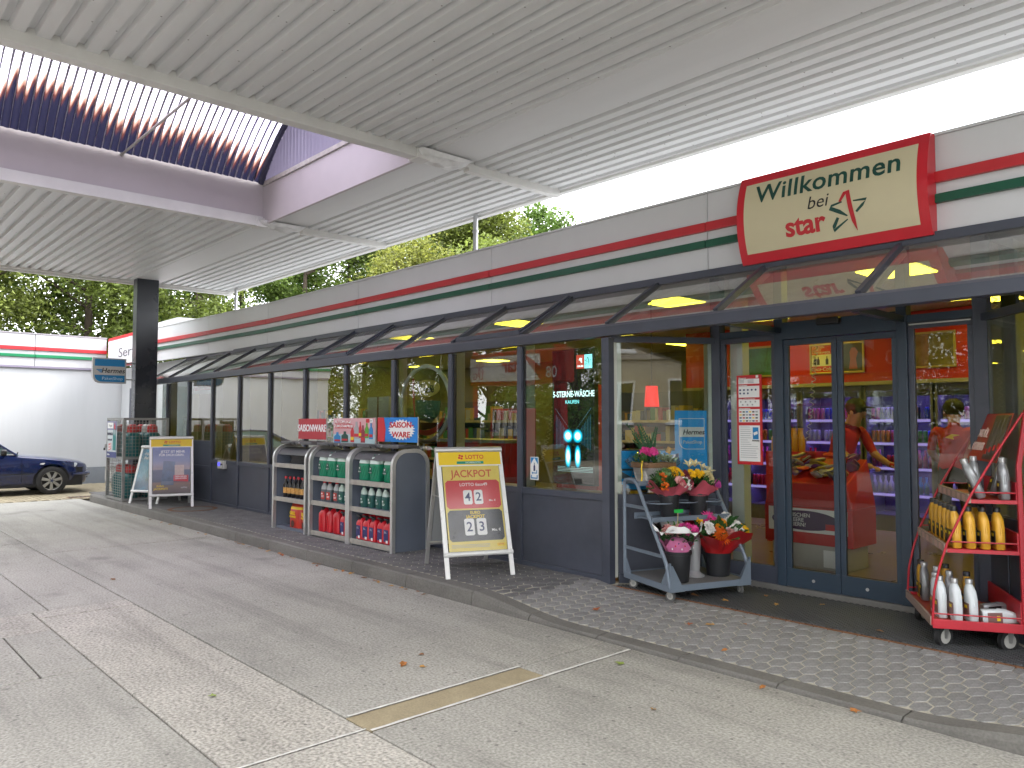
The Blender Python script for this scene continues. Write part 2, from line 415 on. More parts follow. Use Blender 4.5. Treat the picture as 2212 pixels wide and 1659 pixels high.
fc = struct(MB().add([(-18.2, -30, -0.03), (12, -30, -0.03), (12, 4.46, -0.03), (-18.2, 4.46, -0.03)], [(0, 1, 2, 3)]).build('forecourt', mat('joint_filler', (0.10, 0.095, 0.085), 0.9, var=0.3, vs=12)))
# the cast slabs, joints run along and across the shop front; (x0,x1,y0,y1,material)
J = 0.012
slabs = []
xs_out = [-18.2, -14.2, -10.9, -7.59, -3.515, 0.6, 4.6, 8.6, 12]
for a, b in zip(xs_out[:-1], xs_out[1:]):
    if abs(a + 7.59) < .01:
        slabs.append((a, -3.765, 2.235, 4.39, CONC))
    else:
        slabs.append((a, b, 2.235, 4.39, CONC))
slabs += [(-3.765, -3.515, 3.53, 4.39, CONC)]
for a, b in [(-18.2, -12), (-12, -7.59)]: slabs += [(a, b, 1.62, 2.235, CONC), (a, b, -3, 1.62, CONC)]
slabs += [(-7.59, -7.33, 1.495, 2.235, CONC2), (-7.33, -3.55, 1.495, 2.235, CONC2), (-3.55, 0.6, 1.495, 2.235, CONC2), (0.6, 12, 1.495, 2.235, CONC2)]
slabs += [(-7.59, -6.86, -3, 1.495, CONC2), (-6.86, -5.63, 1.17, 1.495, CONC), (-6.86, -5.63, -3, 1.17, CONC), (-5.63, -1.5, -3, 1.495, CONC), (-1.5, 12, -3, 1.495, CONC)]
for a in range(-18, 12, 5): slabs += [(a, min(a + 5, 12), -9, -3, CONC), (a, min(a + 5, 12), -30, -9, CONC)]
SANDY = mat('tan_filled_strip', (0.33, 0.275, 0.175), 0.85, 0, 0.12, 6, bump=0.2, bs=90, speck=0.12)
slabs += [(-3.765, -3.515, 2.235, 3.53, SANDY)]
rs = random.Random(3)
for i, (a, b, c, d, m) in enumerate(slabs):
    j = J * 0.5 if m is not SANDY else 0.002
    dz = -0.004 if m is SANDY else rs.uniform(-0.002, 0.002)
    mb = MB(); nx = max(1, int((b - a) / .25)); ny = max(1, int((d - c) / .25))
    e = [rs.uniform(-.004, .004) for _ in range(400)]
    mb.hexa([(a + j, c + j, -.03), (b - j, c + j, -.03), (b - j, d - j, -.03), (a + j, d - j, -.03)],
            [(a + j, c + j, dz), (b - j, c + j, dz), (b - j, d - j, dz), (a + j, d - j, dz)])
    o = mb.build('concrete_slab' if m is not SANDY else 'filled_strip', m, fc, bevel=0.006 if m is not SANDY else 0)
CHALK = mat('white_joint_line', (0.62, 0.61, 0.58), 0.8, var=0.25, vs=14)
for (x0, x1, y0, y1) in [(-3.527, -3.505, 2.24, 4.36), (-3.776, -3.758, 2.25, 3.53), (-3.56, -3.545, 1.5, 2.23)]:
    mb = MB(); k = 24; L = []; Q = []
    for i in range(k + 1):
        y = y0 + (y1 - y0) * i / k; L.append((x0 + rs.uniform(-.003, .003), y, .004)); Q.append((x1 + rs.uniform(-.003, .003), y, .004))
    mb.add(L + Q, [(i, k + 1 + i, k + 2 + i, i + 1) for i in range(k)])
    mb.build('joint_line', CHALK, fc)
# yard with yellowish clinker beyond the pavement end
BRICKM = mat('yard_brick', (0.30, 0.255, 0.17), 0.85, 0, 0.12, 8, bump=0.15, bs=60, objr=0.14)
yard = struct(MB().bb(-22.7, -18.2, -12, 8, -0.03, -0.012).build('yard_paving', mat('yard_joint', (0.17, 0.15, 0.11), 0.9, var=0.2)))
bm_ = MB().bb(-.098, .098, -.048, .048, 0, .012).mesh('brick', BRICKM)
bk = []
for i in range(22):
    for jx in range(23):
        bk.append((-18.3 - 0.2 * i - 0.1, 6.4 - 0.1 * 0 - jx * 0.2 + (0.1 if i % 2 else 0)))
# running bond across the yard: nearest 300 as single bricks, the rest as one mass
cells = []
for r in range(70):
    for c in range(22):
        x = -18.31 - 0.205 * c - (0.1 if r % 2 else 0); y = 6.2 - 0.105 * r
        if x > -22.6 and y > -1.2: cells.append((x, y))
cells.sort(key=lambda p: abs(p[0] + 18.6) * 1.4 + abs(p[1] - 4.2))
for p in cells[:300]:
    link('brick', bm_, yard, loc=(p[0], p[1], -.012 + rs.uniform(-.002, .002)))
mb = MB()
for x, y in cells[300:]: mb.bb(x - .098, x + .098, y - .048, y + .048, -.012, rs.uniform(-.003, .002))
o = mb.build('brick_paving', BRICKM, yard); o['kind'] = 'stuff'

# kerb: single stones
KERB = mat('kerb_stone', (0.145, 0.138, 0.125), 0.85, 0, 0.16, 2.2, bump=0.25, bs=70, speck=0.15)
stains(KERB, 0.7, 1.6, pits=False)
kerb = struct(thing('kerb', 'x', 'x')); del kerb['label']; del kerb['category']
kx = [-17.3]
while kx[-1] < 6: kx.append(kx[-1] + (1.0 if kx[-1] < -6 else 0.72))
for a, b in zip(kx[:-1], kx[1:]):
    mb = MB(); k = 6; rows = []
    for i in range(k + 1):
        x = a + .005 + (b - a - .01) * i / k; h = zk(x)
        wdt = 0.15 + (0.02 if h < .1 else 0)
        rows += [[(x, 4.385, -.04), (x, 4.392 + min(.0, 0), max(.004, h * .55)), (x, 4.40 + .25 * (.125 - h) * .1, max(.006, h - .014)), (x, 4.42, h), (x, 4.545, h + .002), (x, 4.55, -.04)]]
    v = [p for r in rows for p in r]
    mb.add(v, [(6 * i + j, 6 * i + j + 1, 6 * i + 7 + j, 6 * i + 6 + j) for i in range(k) for j in range(5)] + [tuple(range(5, -1, -1)), tuple(6 * k + j for j in range(6))])
    mb.build('kerb_stone', KERB, kerb)
# kerb turns round the pavement end
ang = [math.pi / 2 * i / 5 for i in range(6)]
for a0, a1 in zip(ang[:-1], ang[1:]):
    def cp(a, r, z): return (-17.3 - r * math.sin(a), 4.385 + 1.0 - r * math.cos(a), z)
    ks = [a0 + .006 + (a1 - a0 - .012) * t / 2 for t in range(3)]
    mb = MB()
    for u, w in zip(ks[:-1], ks[1:]):
        mb.hexa([cp(u, 1.0, -.04), cp(w, 1.0, -.04), cp(w, .84, -.04), cp(u, .84, -.04)], [cp(u, .99, .122), cp(w, .99, .122), cp(w, .84, .126), cp(u, .84, .126)])
    mb.build('kerb_stone', KERB, kerb)
MB().bb(-18.3, -18.15, 5.385, 7.2, -.04, .124).build('kerb_stone', KERB, kerb)

# pavement of small hexagonal pavers on a sand bed
BED = mat('paver_joint_sand', (0.38, 0.355, 0.29), 0.95, 0, 0.3, 14, bump=0.3, bs=120)
mb = MB(); nxp = 120; nyp = 8
gx = [-18.15 + 23.65 * i / nxp for i in range(nxp + 1)]; gy = [4.55 + 2.25 * j / nyp for j in range(nyp + 1)]
for x in gx:
    for y in gy: mb.v.append((x, y, zs(x, y) - .0005))
mb.f = [(i * (nyp + 1) + j, (i + 1) * (nyp + 1) + j, (i + 1) * (nyp + 1) + j + 1, i * (nyp + 1) + j + 1) for i in range(nxp) for j in range(nyp)]; mb.m = [0] * len(mb.f)
pav = struct(mb.build('pavement', BED))
PAVM = mat('hex_paver', (0.215, 0.21, 0.205), 0.85, 0, 0.14, 9, bump=0.2, bs=110, objr=0.10, speck=0.2)
PAVD = mat('hex_paver_worn', (0.135, 0.131, 0.130), 0.85, 0, 0.30, 6, bump=0.35, bs=110, speck=0.2)
hx, hy = 0.108, 0.130
def hexring(s, z, j=0.0):
    r = [(0, -hy * 2 / 3), (hx / 2, -hy / 3), (hx / 2, hy / 3), (0, hy * 2 / 3), (-hx / 2, hy / 3), (-hx / 2, -hy / 3)]
    return [(x * s, y * s, z) for x, y in r]
def paver(mb, cx, cy, cz, s=0.925, sl=0.0, slx=0.0):
    A = hexring(s, -.02); B = hexring(s, .0); T = hexring(s - .05, .004)
    off = lambda ring: [(cx + x, cy + y, cz + z + sl * y + slx * x) for x, y, z in ring]
    v = off(A) + off(B) + off(T)
    mb.add(v, [(i, (i + 1) % 6, 6 + (i + 1) % 6, 6 + i) for i in range(6)] + [(6 + i, 6 + (i + 1) % 6, 12 + (i + 1) % 6, 12 + i) for i in range(6)] + [tuple(range(12, 18))])
pm_ = MB(); paver(pm_, 0, 0, 0); pm_ = pm_.mesh('hex_paver', PAVM)
near, rest = [], []
r0 = 0
y = 4.55 + hy * .55
while y < 6.9:
    x = -18.1 + (hx / 2 if r0 % 2 else 0)
    while x < 5.4:
        if not (-4.9 < x < -1.0 and y > 5.56) and not (y > 5.58 and (x < -4.8 or x > -1.2)):
            if -4.95 < x < -1.0: near.append((x, y))
            else: rest.append((x, y))
        x += hx
    y += hy; r0 += 1
near.sort(key=lambda p: p[0] * .74 * -1 + p[1] * .68)
for i, (x, y) in enumerate(near[:300]):
    o = link('hex_paver', pm_, pav, loc=(x, y, zs(x, y) + rs.uniform(-.0015, .0015)))
    sl = (zs(x, y + .04) - zs(x, y - .04)) / .08; sx_ = (zs(x + .04, y) - zs(x - .04, y)) / .08
    o.rotation_euler = (math.atan(sl), -math.atan(sx_), rs.uniform(-.03, .03))
mb = MB()
for x, y in rest + near[300:]:
    sl = (zs(x, y + .04) - zs(x, y - .04)) / .08
    paver(mb, x + rs.uniform(-.003, .003), y + rs.uniform(-.003, .003), zs(x, y) + rs.uniform(-.0025, .0025), rs.uniform(.93, .97), sl)
o = mb.build('hex_paving', PAVD, pav); o['kind'] = 'stuff'
# ---------------------------------------------------------------- forecourt canopy
ZC = 4.6
can = thing('forecourt_canopy', 'white ribbed sheet metal canopy spanning the forecourt above the shop front', 'canopy')
def ribbed(x0, x1, y0, y1, z=ZC, p=0.176, gw=0.052, gd=0.050):
    ys = []; y = y0
    n = max(1, round((y1 - y0) / p)); p = (y1 - y0) / n
    prof = []
    for i in range(n):
        a = y0 + i * p; m_ = a + p / 2
        prof += [(a, 0), (m_ - gw / 2 - .012, 0), (m_ - gw / 2, gd), (m_ + gw / 2, gd), (m_ + gw / 2 + .012, 0)]
    prof.append((y1, 0))
    mb = MB(); k = len(prof)
    mb.add([(x, yy, z + dz) for x in (x0, x1) for yy, dz in prof], [(i, k + i, k + i + 1, i + 1) for i in range(k - 1)])
    sh = mb.build('soffit_sheet', CEILM, can)
    fx_ = MB(); rf = random.Random(int(abs(x0 * 31 + y0 * 17)))
    for i in range(n):
        ym = y0 + (i + .5) * p
        xq = x0 + rf.uniform(.3, 1.2)
        while xq < x1:
            a_ = ym + rf.choice([-1, 1]) * (gw / 2 + .022); r_ = .006
            fx_.add([(xq - r_, a_ - r_, z - .0005), (xq + r_, a_ - r_, z - .0005), (xq + r_, a_ + r_, z - .0005), (xq - r_, a_ + r_, z - .0005), (xq, a_, z - .006)], [(1, 0, 4), (2, 1, 4), (3, 2, 4), (0, 3, 4)])
            xq += rf.uniform(.5, 1.6)
    if fx_.v: o_ = fx_.build('sheet_screws', STEEL, sh); o_['kind'] = 'stuff'
    return sh
B1, B2, EX, EY = -6.9, -10.93, -17.5, 7.29
bays = [(EX, B2), (B2, B1), (B1, -0.3), (-0.3, 3.7), (3.7, 6.0)]
vault_bays = [(B2, B1, -2.5, 4.99), (-0.3, 3.7, -2.5, 4.99), (-16.3, -12.3, -2.5, .9), (-5.2, -1.2, -2.5, 1.6)]  # all after the first are unseen, added to brighten the space below
for a, b in bays:
    ribbed(a + .03, b - .03, 5.59, 7.16)
    MB().bb(a + .03, b - .03, 5.06, 5.59, ZC - .006, ZC + .03).build('flat_soffit_strip', CEILM, can, bevel=.004)
for a, b, c_ in [(EX, B2, .95), (B1, -0.3, 1.65), (3.7, 6.0, -3.4)]: ribbed(a + .03, b - .03, c_, 5.06)
for a, b, c_ in [(EX, -16.34, .95), (-12.26, B2, .95), (B1, -5.24, 1.65), (-1.16, -.3, 1.65)]: ribbed(a + .03, b - .03, -2.52, c_)
for a, b in [(EX, B2), (B1, -.3)]: ribbed(a + .03, b - .03, -3.4, -2.52)
ribbed(-.27, 3.67, -3.4, -2.52); ribbed(B2 + .03, B1 - .03, -3.4, -2.52)
# rails below the soffit
for x in (B1, B2, -0.3, 3.7):
    y0 = -3.3
    MB().bb(x - .06, x + .075, y0, 4.93, ZC - .10, ZC + .05).build('soffit_rail', CEILD, can, bevel=.006)
    MB().bb(x - .05, x + .05, 5.62, 7.15, ZC - .085, ZC + .03).build('soffit_rail', CEILD, can, bevel=.006)
    MB().bb(x - .08, x + .08, 4.93, 5.62, ZC - .05, ZC + .03).build('soffit_rail', CEILD, can, bevel=.006)
MB().bb(B1 - .09, B1 + .09, 4.86, 5.04, ZC - .11, ZC + .03).build('joint_cap', CEILD, can, bevel=.008)
MB().bb(B2 - .09, B2 + .09, 4.86, 5.04, ZC - .11, ZC + .03).build('joint_cap', CEILD, can, bevel=.008)
# edge trims, upper skin
MB().bb(EX, 6.0, 7.16, 7.24, ZC - .03, ZC + .05).build('edge_trim', CEILD, can, bevel=.006)
MB().bb(EX, 6.0, 7.24, 7.30, ZC - .012, ZC + .42).build('edge_fascia', CEILM, can, bevel=.006)
MB().bb(EX - .06, EX + .02, -3.46, 7.30, ZC - .07, ZC + .42).build('edge_fascia', CEILD, can, bevel=.006); MB().bb(EX + .02, EX + .12, -3.3, 7.15, ZC - .03, ZC + .03).build('edge_trim', CEILD, can, bevel=.006)
MB().bb(EX, 6.0, -3.46, -3.4, ZC - .03, ZC + .42).build('edge_fascia', CEILM, can)
MB().bb(6.0, 6.06, -3.46, 7.30, ZC - .03, ZC + .42).build('edge_fascia', CEILM, can)
mb = MB()
zt = ZC + .36
for (x0, x1, y0, y1) in [(EX, B2 - .04, .95, 7.24), (B1 + .04, -.34, 1.65, 7.24), (EX, -16.34, -2.54, .95), (-12.26, B2 - .04, -2.54, .95), (B1 + .04, -5.24, -2.54, 1.65), (-1.16, -.34, -2.54, 1.65), (EX, B2 - .04, -3.4, -2.54), (B1 + .04, -.34, -3.4, -2.54), (3.74, 6, -3.4, 7.24), (B2 - .04, B1 + .04, 5.03, 7.24), (B2 - .04, B1 + .04, -3.4, -2.54), (-.34, 3.74, 5.03, 7.24), (-.34, 3.74, -3.4, -2.54)]:
    mb.bb(x0, x1, y0, y1, zt, zt + .04)
mb.build('roof_deck', mat('roof_felt', (0.16, 0.16, 0.16), 0.9), can)
# translucent vaults: the seen one, and unseen ones added for fill light
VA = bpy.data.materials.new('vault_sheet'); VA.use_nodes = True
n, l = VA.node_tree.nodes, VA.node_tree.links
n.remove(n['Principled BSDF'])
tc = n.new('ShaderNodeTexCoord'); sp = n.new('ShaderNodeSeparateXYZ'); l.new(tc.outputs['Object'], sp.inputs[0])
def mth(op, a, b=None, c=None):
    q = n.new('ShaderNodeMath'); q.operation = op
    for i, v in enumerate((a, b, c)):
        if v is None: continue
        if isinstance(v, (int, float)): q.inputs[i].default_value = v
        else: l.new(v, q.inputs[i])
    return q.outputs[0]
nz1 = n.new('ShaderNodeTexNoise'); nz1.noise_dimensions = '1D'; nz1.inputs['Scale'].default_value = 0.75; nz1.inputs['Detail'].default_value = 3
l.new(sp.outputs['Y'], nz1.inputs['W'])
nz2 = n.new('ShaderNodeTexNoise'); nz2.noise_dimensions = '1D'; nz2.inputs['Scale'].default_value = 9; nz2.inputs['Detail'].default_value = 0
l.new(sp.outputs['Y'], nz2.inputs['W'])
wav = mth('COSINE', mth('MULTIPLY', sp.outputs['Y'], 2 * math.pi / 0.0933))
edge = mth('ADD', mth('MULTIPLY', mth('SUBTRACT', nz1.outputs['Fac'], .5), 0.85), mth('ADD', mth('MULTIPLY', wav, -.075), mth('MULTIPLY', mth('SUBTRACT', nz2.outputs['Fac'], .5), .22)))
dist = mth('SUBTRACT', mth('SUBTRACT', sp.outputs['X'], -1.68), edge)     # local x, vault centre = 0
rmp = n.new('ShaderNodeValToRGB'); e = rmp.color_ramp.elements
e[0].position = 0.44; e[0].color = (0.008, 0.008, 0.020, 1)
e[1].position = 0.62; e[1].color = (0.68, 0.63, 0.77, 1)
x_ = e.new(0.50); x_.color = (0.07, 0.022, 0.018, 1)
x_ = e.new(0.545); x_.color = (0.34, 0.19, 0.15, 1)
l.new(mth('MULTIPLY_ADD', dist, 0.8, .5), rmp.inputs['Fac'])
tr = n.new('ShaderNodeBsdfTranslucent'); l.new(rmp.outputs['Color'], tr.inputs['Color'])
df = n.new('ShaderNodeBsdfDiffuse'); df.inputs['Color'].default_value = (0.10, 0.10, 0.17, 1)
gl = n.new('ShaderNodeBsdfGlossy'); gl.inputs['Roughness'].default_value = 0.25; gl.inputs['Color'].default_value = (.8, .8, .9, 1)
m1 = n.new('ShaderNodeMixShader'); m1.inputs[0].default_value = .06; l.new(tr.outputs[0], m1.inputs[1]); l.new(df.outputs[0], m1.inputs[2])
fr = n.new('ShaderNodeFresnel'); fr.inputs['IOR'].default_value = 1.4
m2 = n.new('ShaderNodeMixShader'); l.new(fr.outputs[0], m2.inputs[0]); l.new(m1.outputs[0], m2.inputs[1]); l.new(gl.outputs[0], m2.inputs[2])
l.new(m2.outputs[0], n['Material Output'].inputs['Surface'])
VC = bpy.data.materials.new('fill_light_vault_sheet'); VC.use_nodes = True  # sheet of the added unseen vaults, lets more fill light through
_n, _l = VC.node_tree.nodes, VC.node_tree.links; _n.remove(_n['Principled BSDF'])
_a = _n.new('ShaderNodeBsdfTranslucent'); _a.inputs['Color'].default_value = (.90, .89, .88, 1)
_b2 = _n.new('ShaderNodeBsdfDiffuse'); _b2.inputs['Color'].default_value = (.6, .6, .6, 1)
_c = _n.new('ShaderNodeMixShader'); _c.inputs[0].default_value = .08; _l.new(_a.outputs[0], _c.inputs[1]); _l.new(_b2.outputs[0], _c.inputs[2]); _l.new(_c.outputs[0], _n['Material Output'].inputs[0])
VE = mat('vault_end_sheet', (0.34, 0.32, 0.40), 0.5, var=0.05)
_p = VE.node_tree.nodes['Principled BSDF']
_t = VE.node_tree.nodes.new('ShaderNodeBsdfTranslucent'); _t.inputs['Color'].default_value = (0.17, 0.15, 0.22, 1)
_m = VE.node_tree.nodes.new('ShaderNodeMixShader'); _m.inputs[0].default_value = .4
VE.node_tree.links.new(_p.outputs[0], _m.inputs[1]); VE.node_tree.links.new(_t.outputs[0], _m.inputs[2])
VE.node_tree.links.new(_m.outputs[0], VE.node_tree.nodes['Material Output'].inputs['Surface'])
ROD = mat('tie_rod_paint', (0.42, 0.40, 0.38), 0.5, var=0.2)
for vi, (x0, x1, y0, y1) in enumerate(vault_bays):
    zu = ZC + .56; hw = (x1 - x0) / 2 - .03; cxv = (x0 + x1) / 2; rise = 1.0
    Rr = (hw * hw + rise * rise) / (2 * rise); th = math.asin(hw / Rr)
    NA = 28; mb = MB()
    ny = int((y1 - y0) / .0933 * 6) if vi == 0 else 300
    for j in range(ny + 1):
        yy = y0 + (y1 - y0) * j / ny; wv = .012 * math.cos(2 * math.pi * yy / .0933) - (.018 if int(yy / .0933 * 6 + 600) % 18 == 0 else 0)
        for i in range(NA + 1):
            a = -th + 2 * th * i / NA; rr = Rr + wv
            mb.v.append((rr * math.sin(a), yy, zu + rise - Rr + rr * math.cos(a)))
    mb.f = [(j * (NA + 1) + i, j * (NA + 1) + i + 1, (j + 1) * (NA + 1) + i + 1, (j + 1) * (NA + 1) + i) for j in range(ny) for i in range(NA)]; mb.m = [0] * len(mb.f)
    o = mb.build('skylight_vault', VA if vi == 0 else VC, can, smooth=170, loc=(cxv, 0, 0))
    for ye in (y0, y1):
        mb = MB(); k = 320
        for i in range(k + 1):
            xx = -hw + 2 * hw * i / k; zt_ = zu + rise - Rr + math.sqrt(max(0, Rr * Rr - xx * xx)) + .01
            dy = .030 * math.cos(2 * math.pi * xx / .10)
            mb.v += [(cxv + xx, ye + dy, zu - .05), (cxv + xx, ye + dy, zt_)]
        mb.f = [(2 * i, 2 * i + 2, 2 * i + 3, 2 * i + 1) for i in range(k)]; mb.m = [0] * k
        mb.build('skylight_end_sheet', VE, can, smooth=60)
        mb = MB()
        pts = []
        for i in range(25):
            a = -th + 2 * th * i / 24
            pts.append((cxv + (Rr - .03) * math.sin(a), ye + (-.06 if ye > 0 else .06), zu + rise - Rr + (Rr - .03) * math.cos(a)))
        mb.tube(pts, .045, 6).build('end_arch', mat('arch_seal', (0.05, 0.05, 0.09), .6), can, smooth=40)
    # curb boards round the opening
    MB().bb(x0 - .03, x0 + .012, y0, y1, ZC + .05, zu + .02).build('curb_board', UPST, can)
    MB().bb(x1 - .012, x1 + .03, y0, y1, ZC + .05, zu + .02).build('curb_board', UPST, can)
    MB().bb(x0 - .03, x1 + .03, y1 - .005, y1 + .035, ZC - .06, zu + .02).build('curb_board', UPST, can)
    MB().bb(x0 - .03, x1 + .03, y0 - .035, y0 + .005, ZC - .06, zu + .02).build('curb_board', UPST, can)
    MB().bb(x0 + .012, x0 + .03, y0, y1 - .01, ZC - .065, ZC + .06).build('curb_trim', CEILD, can)
    MB().bb(x0 + .02, x1 - .02, y1 - .03, y1 - .006, zu - .045, zu + .015).build('curb_trim', mat('weathered_trim', (0.5, 0.47, 0.44), .7, var=.25, vs=9), can)
    for yt in (3.02, -0.6) if vi == 0 else (-0.6,):
        MB().cyl((x0 + .01, yt, zu - .02), (x1 - .01, yt, zu - .02), .016, n=8).build('tie_rod', ROD, can, smooth=40)
        MB().cyl((x0 + .005, yt, zu - .02), (x0 + .05, yt, zu - .02), .026, n=8).build('tie_rod_nut', ROD, can, smooth=40)
# crumpled foil taped round two leaking joints
FOIL = mat('crumpled_foil', (0.78, 0.79, 0.80), 0.35, 0.0, 0.1, 9, bump=0.6, bs=22)
for (fx, fy, sx_, sy_) in [(B1 + .02, 5.22, .17, .36), (B2 + .05, 5.25, .13, .36)]:
    mb = MB(); q = 14
    for i in range(q + 1):
        for j in range(q + 1):
            u, v = i / q - .5, j / q - .5
            d = math.sqrt(max(0, 1 - (2 * u) ** 2)) * math.sqrt(max(0, 1 - (2 * v) ** 2))
            nn = mnoise.noise(Vector((u * 6 + fx, v * 6, 1.3)))
            mb.v.append((fx + u * 2 * sx_, fy + v * 2 * sy_, ZC - .02 - d * (.085 + .05 * nn)))
    mb.f = [(i * (q + 1) + j, i * (q + 1) + j + 1, (i + 1) * (q + 1) + j + 1, (i + 1) * (q + 1) + j) for i in range(q) for j in range(q)]; mb.m = [0] * len(mb.f)
    mb.build('foil_wrap', FOIL, can, smooth=25)
# columns and slim roof posts
COL = mat('column_paint', (0.022, 0.026, 0.036), 0.28, 0, 0.08, 1.5)
for x, y in [(-17.0, 5.07), (-17.0, -2.9), (5.4, -2.9), (5.4, 5.07)]:
    MB().bb(x - .25, x, y, y + .43, 0.0, ZC + .02).build('column', COL, can, bevel=.008)
GREYP = mat('grey_post', (0.45, 0.46, 0.47), .35, .4)
for x in (-8.5, -16.85, -0.4):
    MB().cyl((x, 7.1, 3.6), (x, 7.1, ZC), .035, n=10).build('roof_post', GREYP, can, smooth=40)
    MB().cyl((x, 7.1, 4.34), (x, 7.1, 4.37), .045, n=10).build('post_clamp', GREYP, can, smooth=40)
# ---------------------------------------------------------------- shop building
shop = thing('shop_building', 'long flat-roofed station shop with dark framed glazing and red and green striped fascia', 'shop')
YF, X0, MS, NB = 5.60, -4.76, 1.183, 11
mull = [X0 - MS * k for k in range(NB + 1)]
ZT = 2.40                                  # underside of the head beam
def P(mb, name, m, **k): return mb.build(name, m, shop, **k)
# right-hand return bays beyond the recess
RX = -1.05
mull_r = [RX, RX + MS, RX + 2 * MS, RX + 3 * MS]
# head beam over the whole front, recess included
P(MB().bb(mull[-1] - .04, 2.4, YF - .05, YF + .06, ZT + .012, ZT + .105), 'head_beam', FRAME, bevel=.004)
P(MB().bb(mull[-1] - .04, 2.4, YF - .03, YF + .05, ZT + .105, ZT + .125), 'head_cap', mat('frame_cap', (0.085, 0.085, 0.105), .4, var=.1), bevel=.003)
for k, x in enumerate(mull + mull_r):
    corner = k == 0 or x == RX
    w = .045 if corner else .033
    P(MB().bb(x - w, x + w, YF - .035, YF + .045, .1, ZT), 'mullion', FRAME, bevel=.003)
    P(MB().bb(x - .03, x + .03, YF + .045, YF + .17, .15, ZT + .1), 'inner_post', PALEJ)
def bay(xa, xb, sill, low=None):
    g = .033
    a, b = min(xa, xb) + g, max(xa, xb) - g
    P(MB().bb(a, b, YF - .028, YF + .04, .105, .17), 'bottom_rail', FRAME, bevel=.003)
    P(MB().bb(a, b, YF - .012, YF + .03, .17, (low or sill) - .05), 'kick_panel', PANEL, bevel=.002)
    mid = (.40 if not low else None)
    if low:
        P(MB().bb(a, b, YF - .028, YF + .04, low - .05, low), 'rail', FRAME, bevel=.003)
        P(MB().bb(a, b, YF - .012, YF + .03, low, sill - .05), 'kick_panel', PANEL, bevel=.002)
    P(MB().bb(a, b, YF - .030, YF + .04, sill - .05, sill + .012), 'window_sill', FRAME, bevel=.003)
    P(MB().bb(a, b, YF + .04, YF + .22, sill - .02, sill + .014), 'inner_sill', mat('timber_sill', (0.30, 0.20, 0.12), .5, var=.2, vs=4, stretch=(6, 1, 1)))
    P(MB().bb(a, a + .018, YF - .005, YF + .02, sill + .012, ZT), 'glazing_bead', BLACKP)
    P(MB().bb(b - .018, b, YF - .005, YF + .02, sill + .012, ZT), 'glazing_bead', BLACKP)
    P(MB().add([(a, YF, sill), (b, YF, sill), (b, YF, ZT), (a, YF, ZT)], [(0, 1, 2, 3)]), 'window_pane', GLASS)
for k in range(NB):
    bay(mull[k], mull[k + 1], .915 if k < 8 else 1.25, None if k < 8 else .80)
for k in range(3): bay(mull_r[k], mull_r[k + 1], .915)
# end of the glazed front, facing away from the entrance
xe = mull[-1]
P(MB().bb(xe - .02, xe + .02, YF + .05, 6.4, .1, 1.2), 'end_panel', PANEL)
P(MB().add([(xe, YF + .05, 1.2), (xe, 6.4, 1.2), (xe, 6.4, ZT), (xe, YF + .05, ZT)], [(0, 1, 2, 3)]), 'window_pane', GLASS)
P(MB().add([(xe, YF + .05, ZT + .1), (xe, 6.42, ZT + .1), (xe, 6.42, 3.02)], [(0, 1, 2)]), 'window_pane', GLASS)
# sloped glazing between head beam and fascia
YT, ZTOP = 6.43, 3.03
raf = mull + [X0 + MS * k for k in range(1, 7)]
for x in raf:
    P(MB().bar((x, YF + .0, ZT + .125), (x, YT, ZTOP - .01), .042, .055), 'rafter', FRAME, bevel=.003)
    P(MB().bar((x + .012, YF + .06, ZT + .08), (x + .012, YT, ZTOP - .075), .04, .05), 'inner_rafter', PALEJ)
xs_ = sorted(raf)
for a, b in zip(xs_[:-1], xs_[1:]):
    P(MB().add([(a + .03, YF + .01, ZT + .13), (b - .03, YF + .01, ZT + .13), (b - .03, YT, ZTOP - .01), (a + .03, YT, ZTOP - .01)], [(0, 1, 2, 3)]), 'sloped_pane', GLASSR)
# two tilting sashes carry a heavier frame
for k in (1, 4):
    a, b = mull[k + 1], mull[k]
    d = Vector((0, YT - YF, ZTOP - ZT - .13)).normalized()
    for (p, q) in [((a + .05, .04), (b - .05, .04)), ((a + .05, .97), (b - .05, .97))]:
        A = Vector((p[0], YF, ZT + .14)) + d * p[1]; B = Vector((q[0], YF, ZT + .14)) + d * q[1]
        P(MB().bar(A, B, .05, .05), 'sash_rail', FRAME)
    for x in (a + .06, b - .06):
        P(MB().bar(Vector((x, YF, ZT + .14)) + d * .04, Vector((x, YF, ZT + .14)) + d * .97, .05, .05), 'sash_rail', FRAME)
P(MB().bb(mull[-1] - .05, 3, YT - .05, YT + .02, ZTOP - .035, ZTOP + .04), 'roof_flashing', FRAME, bevel=.004)

